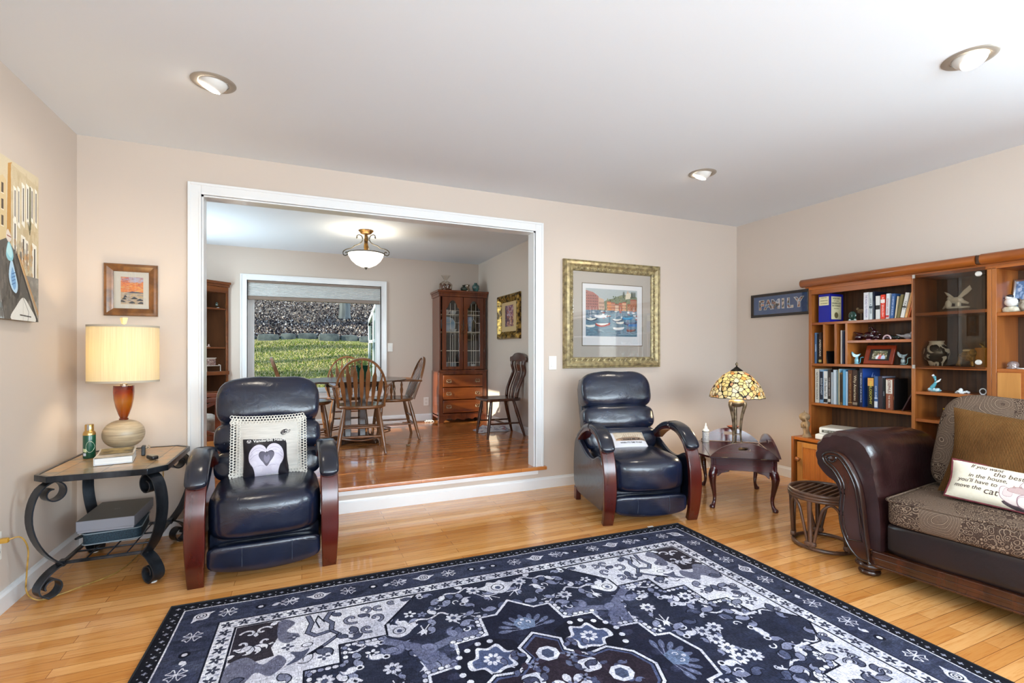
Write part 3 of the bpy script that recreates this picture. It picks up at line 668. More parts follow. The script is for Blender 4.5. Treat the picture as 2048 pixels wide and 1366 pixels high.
# ================================================================ leather recliners
LEA=leather('navy_leather','0e1220','182138',.24,.35,.22,wear=(.46,'8a8d94')); LEAP=leather('navy_leather_arm','10131f','1c2231',.22,.4,.12)
MAH=wood('mahogany_arm','330c07','52150c','z',.25,.5,10); STITCH=pm('stitch_thread','3c4552',.7)
def seatcush(m,c,size,k=4,fn=None,n=12): m.rbox(c,size,k=k,n=n,fn=fn)
def make_recliner(label,w=.70):
    t=thing('leather_recliner',label,'recliner')
    hw=w/2; aw=.088
    path=[(.045,0),(.022,.06),(.002,.16),(-.005,.27),(.005,.37),(.035,.46),(.09,.535),(.17,.585),(.27,.60),(.37,.585),(.46,.545),(.54,.49)]
    pz=spl2(path,5)
    for sg in(-1,1):
        m=MB(); cx=sg*(hw-aw/2)
        prof=[(-.5,-.5),(.5,-.5),(.5,.5),(-.5,.5)]
        n=len(pz); sc_=[]
        for i,(yy,z) in enumerate(pz):
            sc_.append((aw*(.80+.2*min(1,z/.22)) if i<n*.5 else aw, .040-.012*min(1,z/.4)))
        m.sweep([(cx,yy,z) for yy,z in pz],prof,up=(0,-1,.001) if False else (0,1,0),scale=sc_)
        # make the band's width run along x
        ob('wooden_arm',m,MAH,t,bevel=.006,bseg=3)
        # padded leather over the arm top
        m=MB(); pp=[p for p in spl2([(.018,.487),(.032,.505),(.055,.535),(.095,.570),(.17,.606),(.27,.622),(.37,.607),(.46,.565),(.55,.505)],5)]
        n=len(pp)
        ss=[]
        for i in range(n):
            q=i/(n-1); e=max(.12,1-(1-min(1,q/.16))**2)**.5
            ss.append((.047*e*(1+.10*math.sin(q*3)),.023*e))
        m.sweep([(cx,a-.006,b) for a,b in pp],[(math.copysign(abs(math.cos(x))**.6,math.cos(x)),math.copysign(abs(math.sin(x))**.8,math.sin(x))) for x in [2*PI*k/18 for k in range(18)]],up=(0,1,0),scale=ss)
        ob('arm_pad',m,LEAP,t,smooth=60)
        # upholstered outer side panel
        m=MB(); sp=spl2([(.05,.10),(.03,.30),(.05,.40),(.13,.44),(.25,.40),(.38,.41),(.52,.47),(.60,.50),(.66,.42),(.68,.20),(.62,.085),(.40,.07),(.2,.075)],5,True)
        x0=sg*(hw-.012); x1=sg*(hw-.052) ; m.prism(sp,min(x0,x1),max(x0,x1),'x'); ob('side_panel',m,LEAP,t,smooth=50,bevel=.012,bseg=3)
        m=MB().box(sg*(hw-.03)-.02,.60,0,sg*(hw-.03)+.02,.655,.10); ob('rear_foot',m,MAH,t,bevel=.004)
    iw=w-2*aw-.006
    # body under the seat
    ob('seat_base',MB().rbox((0,.36,.17),(iw+.03,.56,.17),k=10,n=6),LEAP,t)
    def sf(u):
        x,y,z=u
        if z>0: z=z*(1+.12*(1-x*x)*(1-.6*y*y)); 
        if y<0: y=y*(1+.10*(1-x*x)*(1-z*z*.6))
        return [x,y,z]
    m=MB().rbox((0,.305,.315),(iw+.022,.60,.245),k=5,n=16,fn=sf); ob('seat_cushion',m,LEA,t,smooth=80)
    # folded footrest panel with a bowed lower edge
    def ff(u):
        x,y,z=u
        if z<0: z=z*(1+.42*(1-x*x))
        if y<0: y*=1+.3*(1-x*x)
        return [x,y,z]
    m=MB().rbox((0,.045,.128),(iw+.005,.07,.120),k=6,n=14,fn=ff); fr=ob('footrest',m,LEA,t,smooth=80)
    for sx in(-1,1):
        for d in(0,.008):
            xx=sx*iw*.22+d; m=MB().tube([(xx,.0055,.180),(xx,-.001,.155),(xx,-.003,.12),(xx,.003,.075)],.0011,5)
        ob('stitched_seam',m,STITCH,fr)
    # back in three stuffed tiers, reclined
    def tier(cy,cz,wd,dp,ht,tilt,seed,top=False,fold=.02):
        rg=random.Random(seed); ph=[rg.uniform(0,6) for _ in range(4)]
        def f(u):
            x,y,z=u
            e=max(0,abs(x)-.55)/.45
            if y<0:
                y*=1+.10*(1-x*x)+.04*math.sin(5*x+ph[0])*(1-abs(z))
                y*=1-.25*abs(z)**3
            z*=1+.02*math.sin(7*x+ph[1])+(.09*(1-x**4) if top and z>0 else 0)
            y+=fold*5*e*math.sin(z*9+ph[2])*.14
            x*=1+.03*math.cos(z*2)+(-.05*max(0,z)**2 if top else .0)
            return [x,y,z]
        return MB().rbox((0,0,0),(wd,dp,ht),k=5.2 if top else 4.2,n=20,fn=f).xf(T(0,cy,cz,rx=-tilt))
    ob('lumbar_cushion',tier(.56,.475,iw+.05,.15,.21,13,1),LEA,t,smooth=80)
    ob('middle_cushion',tier(.605,.63,iw+.055,.175,.21,15,2),LEA,t,smooth=80)
    ob('head_cushion',tier(.67,.835,iw+.045,.19,.285,17,3,True),LEA,t,smooth=80)
    m=MB().rbox((0,0,0),(iw+.02,.10,.60),k=8,n=6).xf(T(0,.71,.66,rx=-16)); ob('back_shell',m,LEAP,t,smooth=80)
    return t
r1=make_recliner('dark navy leather recliner nearest the left wall, holding a lace pillow and a heart pillow')
r1.location=(-.168,2.76,0); r1.rotation_euler=(0,0,R(1.5)); r1['group']='matching leather recliners'
r2=dup(r1,(2.155,2.60,0),-13,'dark navy leather recliner below the large gilt framed harbour picture')
# ================================================================ pillows on the recliners
def pillow(m,w,h,t,nu=24,p=2.4,ear=.06,seam=0):
    for sg in(-1,1):
        def f(u,v):
            x,y=2*u-1,2*v-1
            b=max(0,(1-abs(x)**p))**.62*max(0,(1-abs(y)**p))**.62
            pinch=1-ear*(1-abs(y)**1.5)*abs(x)**3; pin2=1-ear*(1-abs(x)**1.5)*abs(y)**3
            return (x*w/2*pinch,y*h/2*pin2,sg*t/2*b)
        n=len(m.f); m.grid(f,nu,nu)
        if sg<0: m.f[n:]=[q[::-1] for q in m.f[n:]]
    return m
def psurf(x,y,w,h,t,p=2.4):
    X,Y=x/(w/2),y/(h/2); b=max(0,(1-abs(X)**p))**.62*max(0,(1-abs(Y)**p))**.62; return t/2*b
def uvtop(o,w,h):
    me=o.data; uv=me.uv_layers.new(name='uv')
    for l in me.loops:
        c=me.vertices[l.vertex_index].co; uv.data[l.index].uv=(c.x/w+.5,c.y/h+.5)
def place(o,M): o.matrix_world=M
CREAM=nmat('cream_linen','c2bdb6','d2cdc5',14,(1,14,1),.9,bs=.3,bd=.001); LACE=nmat('lace_cotton','d6d1c8','e2ddd4',60,rough=.9)
# lace pillow
Mr1=T(-.168,2.76,0,rz=1.5)
t=thing('throw_pillow','square cream pillow with open lace edging leaning on the left recliner','pillow')
t.matrix_world=Mr1@T(.005,.425,.595,rx=72,rz=1)
w_,h_,t_=.36,.33,.12
ob('pillow_body',pillow(MB(),w_,h_,t_),CREAM,t,smooth=80)
rgl=random.Random(9); m=MB()
# lace border: mesh net of thread rings around all four sides
def lace_ring(cx,cy,rx,ry):
    q=[]
    for i in range(8):
        a=2*PI*i/8; X=cx+rx*math.cos(a); Y=cy+ry*math.sin(a); q.append((X,Y,.006+.75*psurf(min(max(X,-w_/2*.98),w_/2*.98),min(max(Y,-h_/2*.98),h_/2*.98),w_,h_,t_)))
    m.tube(q,.0026,4,closed=True)
nx=24
for lay in range(3):
    off=-.018+lay*.0165
    for i in range(nx):
        s=(i+.5*(lay%2))/nx; X=(-w_/2-.016)+s*(w_+.032); ex=.010*math.cos(s*2*PI)
        lace_ring(X,h_/2-off+ .012*abs(2*s-1)**3-.010,.0085,.0085); lace_ring(X,-(h_/2-off)+.004,.0085,.0085)
    for i in range(22):
        s=(i+.5*(lay%2))/22; Y=(-h_/2-.010)+s*(h_+.02)
        lace_ring(w_/2-off-.006,Y,.0085,.0085); lace_ring(-w_/2+off+.006,Y,.0085,.0085)
ob('lace_edging',m,LACE,t)
DKT=pm('dark_print','28232a',.8); m=MB(); 
for i in range(9):
    a=rgl.uniform(0,6.28); cx_,cy_=.085+rgl.uniform(-.018,.018),.075+rgl.uniform(-.012,.012); pts=[(cx_+.014*math.cos(a+b)*(1-.1*b),cy_+.010*math.sin(a+b*1.3)) for b in np.linspace(0,5,14)]
    m.tube([(x,y,psurf(x,y,w_,h_,t_)+.001) for x,y in pts],.0010,4)
ob('printed_sketch',m,DKT,t)
# heart pillow
def heart_image():
    q=Img(420,400,'1b1820')
    def E(x,y,rx,ry,c,al=1,a=0): q.ell(x,y,rx,ry,c,al,a)
    for i in range(60): E(random.Random(i).uniform(0,1),random.Random(i+99).uniform(0,1),.06,.03,'262029',.3)
    # two hands with fingers forming a heart
    L=[(.25,0),(.24,.14),(.20,.28),(.135,.40),(.12,.54),(.15,.67),(.22,.77),(.32,.82),(.41,.80),(.475,.735),(.50,.66),(.485,.61),(.44,.635),(.385,.64),(.34,.60),(.335,.52),(.385,.42),(.455,.33),(.50,.26),(.50,0)]
    Rr=[(1-x,y+.01) for x,y in L]
    for P in (L,Rr): q.poly(spl2(P[:-1],6)+[P[-1]],'cdc6d5')
    for s in(1,-1):
        for k,pp in enumerate(([(.17,.62),(.26,.72),(.38,.73),(.47,.66)],[(.15,.54),(.24,.64),(.33,.67),(.37,.65)],[(.15,.46),(.24,.55),(.32,.58)],[(.31,.28),(.38,.30),(.45,.27)])):
            q.line([((a if s>0 else 1-a),b_) for a,b_ in spl2(pp,4)],.007,'8a8199',.8)
    for x,y,r in((.22,.35,.07),(.33,.20,.08),(.78,.36,.07),(.68,.20,.08),(.25,.62,.05),(.77,.64,.05)): E(x,y,r,r,'e4dfea',.35)
    q.poly(spl2([(.50,.27),(.40,.41),(.34,.52),(.355,.60),(.43,.635),(.50,.595),(.57,.64),(.645,.605),(.66,.53),(.60,.42)],6,True),'4d4658')
    q.poly(spl2([(.50,.34),(.44,.44),(.46,.55),(.50,.50),(.55,.55),(.57,.44)],6,True),'6f667c')
    q.ell(.13,.925,.047,.047,'e8e6e8'); q.ell(.13,.925,.037,.039,'1b1820'); q.line([(.10,.945),(.13,.90),(.16,.945)],.014,'e8e6e8')
    return q.mat('heart_print',.38,noisec=.02,spec=.4)
t=thing('throw_pillow','small black satin pillow printed with two hands forming a heart','pillow')
t.matrix_world=Mr1@T(-.01,.365,.545,rx=74,rz=4)
w2,h2,t2=.235,.225,.10
o=ob('pillow_body',pillow(MB(),w2,h2,t2,ear=.03),heart_image(),t,smooth=80); uvtop(o,w2,h2)
WT=pm('white_print','ecebe8',.6)
SERIF=WT
text('lettering','Vanderbilt Heart',.024,WT,t,None,depth=.0004,fn=lambda p:Vector((p.x+.016,p.y+.094,psurf(p.x+.016,p.y+.094,w2,h2,t2)*1.0+.0015+p.z)),bold=.0004)
text('small_lettering','One Sunday',.013,WT,t,None,depth=.0004,fn=lambda p:Vector((p.x+.03,p.y-.098,psurf(p.x+.03,p.y-.098,w2,h2,t2)+.0015+p.z)))
# wake-me pillow on the right recliner
Mr2=T(2.155,2.60,0,rz=-13)
def fish_image():
    q=Img(400,260,'d9d6da')
    q.poly([(.14,.40),(.98,.40),(.98,.98),(.14,.98)],'c7b6a0')
    rg=random.Random(3)
    for i in range(70):
        x,y=rg.uniform(.15,.92),rg.uniform(.55,.95); q.line([(x,y),(x+rg.uniform(.02,.09),y+rg.uniform(-.05,.05))],.006,rg.choice(['a08c74','8a7768','e0d4c2','b89f86']))
    q.poly(spl2([(.15,.47),(.24,.55),(.45,.60),(.70,.60),(.90,.52),(.97,.42),(.70,.39),(.3,.39)],5,True),'8a705c')
    q.poly(spl2([(.17,.46),(.24,.51),(.28,.44),(.24,.41)],5,True),'b08a68')
    for i in range(9): q.line([(.35+i*.05,.60),(.42+i*.05,.78)],.008,'75614f')
    return q.mat('cat_fish_print',.8)
t=thing('throw_pillow','small white cat pillow with printed lettering on the right recliner','pillow')
t.matrix_world=Mr2@T(.0,.405,.480,rx=38,rz=0)
w3,h3,t3=.29,.17,.06
o=ob('pillow_body',pillow(MB(),w3,h3,t3,ear=.02,p=4),fish_image(),t,smooth=80); uvtop(o,w3,h3)
BKT=pm('black_print','1c1a1c',.8)
f3=lambda dx,dy:(lambda p:Vector((p.x+dx,p.y+dy,psurf(p.x+dx,p.y+dy,w3,h3,t3,4)+.0012+p.z)))
text('lettering','WAKE ME UP',.023,BKT,t,None,.0004,fn=f3(.02,-.006),bold=.0004); text('lettering',"WHEN IT'S TIME TO EAT",.0165,BKT,t,None,.0004,fn=f3(.01,-.037),bold=.0003,xs=.95)
# ================================================================ iron and slate end table in the left corner
IRON=nmat('wrought_iron','1b1e23','4a4f57',9,(1,1,.3),.30,metal=.75,bs=.15); SLR=pm('iron_edge','a3a5a8',.3,metal=.8)
m_,nt,b=newmat('slate_tile'); SLATE=m_; setp(b,rough=.28,coat=.2); v=coords(nt,(1,1,1),(0,0,0))
t_=nt.nodes.new('ShaderNodeTexBrick'); t_.offset=0; nt.links.new(v,t_.inputs['Vector']); t_.inputs['Scale'].default_value=1; t_.inputs['Brick Width'].default_value=.175; t_.inputs['Row Height'].default_value=.223; t_.inputs['Mortar Size'].default_value=.0025
for a,c in(('Color1','a8987c'),('Color2','8a8278'),('Mortar','4b4238')): t_.inputs[a].default_value=tuple(lin(c))+(1,)
cc=mix(nt,.75,t_.outputs['Color'],ramp(nt,noise(nt,v,7,6,.65,1.5),[(.32,'74706c'),(.45,'a89c88'),(.56,'cfa46a'),(.68,'96918a')]),'OVERLAY'); nt.links.new(cc,b.inputs['Base Color']); bump(nt,b,noise(nt,v,18,5),.35,.004)
t=thing('end_table','wrought iron end table with a slate tile top in the left corner','side table',(-.888,3.235,0))
out=[(-.262,-.265),(-.192,-.335),(.192,-.335),(.262,-.265),(.262,.265),(.192,.335),(-.192,.335),(-.262,.265)]
inn=[(x*.945,y*.957) for x,y in out]
m=MB().prism(inn,.556,.574,'z'); ob('tile_top',m,SLATE,t,bevel=.002)
m=MB(); n=8; vs=[(x,y,z) for z in(.548,.577) for x,y in out]+[(x,y,z) for z in(.548,.577) for x,y in inn]
fs=[]
for i in range(8):
    j=(i+1)%8; fs+= [(i,j,j+8,i+8),(i+24,j+24,j+16,i+16)[::1],(i+8,j+8,j+24,i+24),(i,i+16,j+16,j)]
m.add(vs,fs); ob('iron_rim',m,IRON,t,bevel=.002)
def scrollpath():
    p=[]
    for i in range(16):
        q=i/15; a=R(450-360*q-0); r=.019+.036*q
        p.append((.038+r*math.cos(a),.489+r*math.sin(a)))
    p+=[(.085,.515),(.113,.45),(.119,.37),(.10,.285),(.06,.205),(.005,.142)]
    lo=[(-.004,.142),(.03,.128),(.066,.10),(.092,.062),(.088,.03),(.06,.006)]
    for i in range(12):
        q=i/11; a=R(-80-300*q); r=.048-.026*q
        lo.append((.048+r*math.cos(a)*1.0,.052+r*math.sin(a)))
    return p,lo
for sx in(-1,1):
    for sy in(-1,1):
        m=MB(); ang=R(45); dx_,dy_=sx*math.cos(ang),sy*math.sin(ang)
        for path in scrollpath():
            P_=[]
            for s_,z in spl2(path,3):
                P_.append((sx*.168+s_*dx_,sy*.250+s_*dy_,z))
            m.sweep(P_,[(-.5,-.5),(.5,-.5),(.5,.5),(-.5,.5)],up=(-dy_,dx_,0),scale=[(.0065,.056)]*len(P_))
        m.box(sx*.165-.013,sy*.24-.02,.128,sx*.165+.013,sy*.24+.02,.154)
        lg=ob('leg',m,IRON,t,smooth=50,bevel=.0012,bseg=1)
        ob('foot_pad',MB().lathe([(.016,0),(.016,.004),(.012,.006)],12,(sx*.205,sy*.287,-.0005)),PLASTIC,lg)
m=MB()
for sy in(-1,1): m.box(-.165,sy*.24-.009,.134,.165,sy*.24+.009,.146)
for sx in(-1,1): m.box(sx*.165-.009,-.24,.134,sx*.165+.009,.24,.146)
for x in(-.08,.0,.08): m.tube([(x,-.24,.142),(x,.24,.142)],.004,6)
for y in(-.1,.06): m.tube([(-.165,y,.140),(.165,y,.140)],.005,6)
ob('lower_rack',m,IRON,t,bevel=.001)
# ---- table lamp
SHADE,nt,b=newmat('lamp_shade_silk'); setp(b,rough=.8); v=coords(nt,(30,30,.6))
c_=ramp(nt,noise(nt,v,6,4),[(.3,'e4d8b8'),(.7,'f2eacf')]); nt.links.new(c_,b.inputs['Base Color'])
tr=nt.nodes.new('ShaderNodeBsdfTranslucent'); nt.links.new(c_,tr.inputs[0]); mx=nt.nodes.new('ShaderNodeMixShader'); mx.inputs[0].default_value=.45
nt.links.new(b.outputs[0],mx.inputs[1]); nt.links.new(tr.outputs[0],mx.inputs[2]); nt.links.new(mx.outputs[0],nt.nodes['Material Output'].inputs[0])
TRIM=pm('shade_trim','b3a896',.7)
AMB,nt,b=newmat('amber_glass'); setp(b,rough=.06,trans=.35,coat=.6,cr=.03); tc=nt.nodes.new('ShaderNodeTexCoord'); sp=nt.nodes.new('ShaderNodeSeparateXYZ'); nt.links.new(tc.outputs['Object'],sp.inputs[0])
mr=nt.nodes.new('ShaderNodeMapRange'); mr.inputs[1].default_value=.19; mr.inputs[2].default_value=.385; nt.links.new(sp.outputs[2],mr.inputs[0]); nt.links.new(ramp(nt,mr.outputs[0],[(0,'6a1f08'),(.2,'a8480f'),(.55,'c2701c'),(.8,'96310c'),(1,'4a1210')]),b.inputs['Base Color'])
STONE=nmat('brushed_ceramic','8f7d66','c8b393',7,(1,1,16),.35,lo=.3,hi=.7)
lx,ly=-.925,3.395
t=thing('table_lamp','lit table lamp with a cream drum shade and amber glass stem on the end table','lamp',(lx,ly,.5765))
ob('base',MB().lathe([(0,.0),(.052,.0),(.052,.012),(.045,.02),(.03,.036)],28),STONE,t)
ob('ceramic_body',MB().lathe([(.0,.034)]+[(.098*math.cos(a)**.86,.113+.080*math.sin(a)) for a in [R(-80+160*i/20) for i in range(21)]]+[(.02,.195)],40),STONE,t,smooth=80)
ob('glass_stem',MB().lathe([(.0,.190),(.022,.192),(.022,.20),(.018,.203),(.026,.225),(.038,.265),(.046,.31),(.049,.35),(.048,.386),(.03,.388),(.0,.388)],28),AMB,t)
ob('lamp_neck',MB().lathe([(.018,.386),(.018,.396),(.008,.398),(.008,.70),(0,.70)],16),pm('lamp_metal','9a8f80',.3,metal=.8),t)
sx_,sy_=1,.62
z0,z1=.405,.725; rr_=.163
sh=ob('lamp_shade',MB().grid(lambda u,v:((rr_+.002)*math.cos(2*PI*u),rr_*.84*math.sin(2*PI*u),z0+(z1-z0)*v),64,4,closeu=True).grid(lambda u,v:((rr_-.001)*math.cos(-2*PI*u),(rr_-.003)*.84*math.sin(-2*PI*u),z0+(z1-z0)*v),64,4,closeu=True),SHADE,t,smooth=80)
for z in(z0,z1-.011):
    m=MB().sweep([((rr_+.001)*math.cos(2*PI*i/64),(rr_+.001)*.84*math.sin(2*PI*i/64),z+.0055) for i in range(64)],[(-.002,-.0055),(.002,-.0055),(.002,.0055),(-.002,.0055)],closed=True)
    ob('shade_trim',m,TRIM,sh)
m=MB().tube([(-rr_+.004,0,z1-.02),(rr_-.004,0,z1-.02)],.002,6); m.tube([(0,-rr_*.82,z1-.02),(0,rr_*.82,z1-.02)],.002,6); ob('shade_frame',m,IRON,sh)
ob('finial',MB().lathe([(.006,.70),(.006,.735),(.012,.737),(.018,.765),(.0185,.770),(0,.770)],4),pm('finial_resin','d6c79c',.3),t,smooth=0)
BULB=pm('bulb_glow','fff0cc',.5,em='ffdf9f',es=9)
ob('bulb',MB().sph((0,0,.56),(.03,.03,.045)),BULB,t)
lp=lamp('table_lamp_light','POINT',(lx,ly,.5765+.56),(0,0,0),8,(1,.80,.54),shadow_soft_size=.045)
# ---- things on the end table
t=thing('spray_can','green spray can with a gold cap on the end table beside the lamp','spray can',(-1.062,3.34,.5765))
GREEN=pm('green_label','0e4a35',.3,coat=.3); GOLD=pm('gold_metal','c9a566',.22,metal=.9); SIL=pm('silver_metal','b9b9bd',.2,metal=.9)
ob('can_body',MB().lathe([(0,0),(.0262,0),(.0275,.003),(.0275,.128),(.024,.137)],28),GREEN,t); ob('can_shoulder',MB().lathe([(.0278,.124),(.0278,.132),(.024,.142),(.019,.148)],28),GOLD,t)
ob('cap',MB().lathe([(.0195,.146),(.0195,.178),(.0175,.182),(0,.182)],24),GOLD,t); ob('cap_band',MB().box(-.004,-.0202,.150,.006,-.018,.181),SIL,t)
lb=ob('printed_oval',MB().tube([(.010+.016*math.cos(a),-.0278*math.cos(math.asin(min(.99,max(-.99,(.010+.016*math.cos(a))/.0278)))),.062+.030*math.sin(a)) for a in [2*PI*i/24 for i in range(24)]],.0007,4,closed=True),pm('pale_print','dfe6cf',.5),t)
ob('price_sticker',MB().grid(lambda u,v:(-.0277*math.cos(.7+u*.75),-.0279*math.sin(.7+u*.75),.036+.018*v-.003*u),6,1),pm('yellow_sticker','c9cfa0',.6),t)
ob('barcode',MB().grid(lambda u,v:(-.0277*math.cos(.75+u*.6),-.0279*math.sin(.75+u*.6),.014+.015*v),6,1),pm('barcode_white','c3cad6',.6),t)
# open paperback
PAGE=nmat('page_edges','d5d3d0','eae8e4',4,(1,1,120),.8); CV=nmat('book_cover_photo','c9c4bc','8d867c',9,rough=.35)
t=thing('paperback_book','thick white book with its curled cover lying on the end table','book',(-.905,3.20,.5765),10)
ob('page_block',MB().box(-.076,-.105,.003,.076,.10,.034),PAGE,t,bevel=.002)
m=MB().box(-.078,-.107,0,.078,.102,.0025).box(-.0785,-.107,0,-.0765,.102,.038); ob('back_cover',m,WHITE,t)
m=MB().grid(lambda u,v:(-.078+.157*u,-.107+.209*v,.0355+.030*max(0,v-.45)**1.4*(1)+.008*max(0,.5-v)**2*0+.01*(v>.8)*(v-.8)),8,14); n=len(m.f); m.grid(lambda u,v:(-.078+.157*u,-.107+.209*v,.0368+.030*max(0,v-.45)**1.4+.01*(v>.8)*(v-.8)),8,14); ob('front_cover',m,CV,t,smooth=60)
m=MB().grid(lambda u,v:(-.070+.14*u,-.02+.115*v,.039+.030*max(0,(.42+.55*v)-.45)**1.4),4,6); ob('cover_photo',m,nmat('cover_photo_brown','4e463a','a08c60',20,rough=.3),t,smooth=60)
t=thing('remote_control','small black and silver remote control lying on the end table','remote',(-.738,3.165,.5765),35)
ob('remote_body',MB().rbox((0,0,.010),(.036,.075,.02),k=5,n=8),pm('black_plastic','111214',.3),t,smooth=60); ob('keypad',MB().box(-.013,-.03,.0195,.013,.025,.0212),pm('grey_keys','96907e',.4),t,bevel=.001)
t=thing('small_black_case','small black case standing on the end table behind the book','case',(-.81,3.30,.5765),10); ob('case_body',MB().box(-.009,-.02,0,.009,.03,.052),pm('black_plastic_case','15161a',.35),t,bevel=.003)
ob('pull_tab',MB().tube([(.01,.0,.04),(.022,.01,.052),(.03,.0,.045),(.022,-.01,.035)],.004,6,closed=True),pm('tan_tab','b09c84',.5),t)
# grey gift box and dark bag on the lower rack
GB=pm('grey_box_card','8b8d96',.55); LID=pm('grey_box_lid','63625f',.5)
t=thing('flat_gift_box','flat grey lidded box on the lower rack of the end table','box',(-.935,3.33,.222),0)
ob('box_base',MB().box(-.118,-.175,0,.118,.175,.03),GB,t,bevel=.002); ob('lid',MB().box(-.122,-.179,.012,.122,.179,.062),GB,t,bevel=.002)
ob('lid_top',MB().box(-.1205,-.1775,.0622,.1205,.1775,.0628),LID,t,smooth=0); text('embossed_lettering','CHARTER CLUB' if False else 'EST',.018,pm('emboss','8a8984',.5),t,T(.0,0,.0632),.0003)
BLB=nmat('dark_blue_fabric','10202c','24404f',160,rough=.7,bs=.3)
t=thing('zipped_case','dark blue zipped fabric case under the grey box','case',(-.93,3.32,.1475),6)
ob('fabric_shell',MB().rbox((0,0,.037),(.25,.30,.074),k=9,n=10),BLB,t,smooth=60)
m=MB()
for z in(.010,.064): m.tube([(x,y,z) for x,y in rr(-.125,-.15,.125,.15,.03,5)],.003,6,closed=True)
ob('piping',m,pm('grey_piping','8b98a0',.5),t); ob('handle',MB().tube(spl([(-.126,-.10,.045),(-.150,-.11,.04),(-.158,-.08,.03),(-.150,-.05,.03),(-.126,-.06,.04)],5),.006,7),pm('case_handle','121518',.6),t)
# outlet, plug and gold cord on the left wall
t=thing('wall_outlet','white duplex wall outlet low on the left wall','outlet',(XL,2.80,.30)); ob('cover_plate',MB().box(0,-.062,-.062,.006,.062,.062) ,PLASTIC,t,bevel=.002)
m=MB()
for z in(-.026,.026):
    m.prism([(y,z+zz) for y,zz in rr(.018,-.016,.052,.016,.008)],.006,.009,'x')
ob('receptacle',m,pm('outlet_face','dcd8d0',.4),t)
m=MB()
for z in(-.026,.026):
    for dy in(.029,.041): m.box(.0088,dy-.001,z-.004,.0095,dy+.001,z+.006)
ob('slots',m,pm('dark_slot','222222',.6),t)
CORD=nmat('gold_lamp_cord','8a6a26','b8924a',40,rough=.4)
t=tag(ob('power_cord',MB().tube(spl([(XL+.035,2.835,.326),(XL+.07,2.86,.325),(XL+.085,2.885,.26),(XL+.075,2.90,.15),(XL+.075,2.90,.06),(XL+.11,2.92,.008),(XL+.18,2.96,.006),(-.98,3.02,.006),(-.90,3.10,.006),(-.86,3.22,.006),(-.85,3.40,.007),(-.87,3.60,.006),(-.80,3.62,.03),(-.79,3.625,.2),(-.79,3.625,.45),(-.79,3.60,.56)],7),.0032,7),CORD),'thin gold lamp cord running from the left wall outlet to the floor','cord')
ob('plug',MB().rbox((XL+.024,2.834,.326),(.036,.022,.022),k=5,n=4),pm('gold_plug','b08430',.35),t)
# ================================================================ pictures on the living room walls
def pframe(name,label,cat,M,w,h,fw,prof,mat,group=None):
    """picture frame centred on M (x right, y up, z out of the wall); prof: list of (inset 0..1, height)"""
    t=thing(name,label,cat); t.matrix_world=M
    m=MB(); pr=[(0,0)]+[(a*fw,b) for a,b in prof]+[(fw,0)]
    rings=[]
    for a,z in pr:
        x,y=w/2-a,h/2-a; rings.append([(-x,-y,z),(x,-y,z),(x,y,z),(-x,y,z)])
    vs=[p for r_ in rings for p in r_]; n=len(rings); fs=[]
    for i in range(n-1):
        for k in range(4): l=(k+1)%4; fs.append((i*4+k,i*4+l,(i+1)*4+l,(i+1)*4+k))
    m.add(vs,fs); ob('frame',m,mat,t,smooth=25)
    return t
Mb=lambda x,z:T(x,YB-.001,z,rx=90)
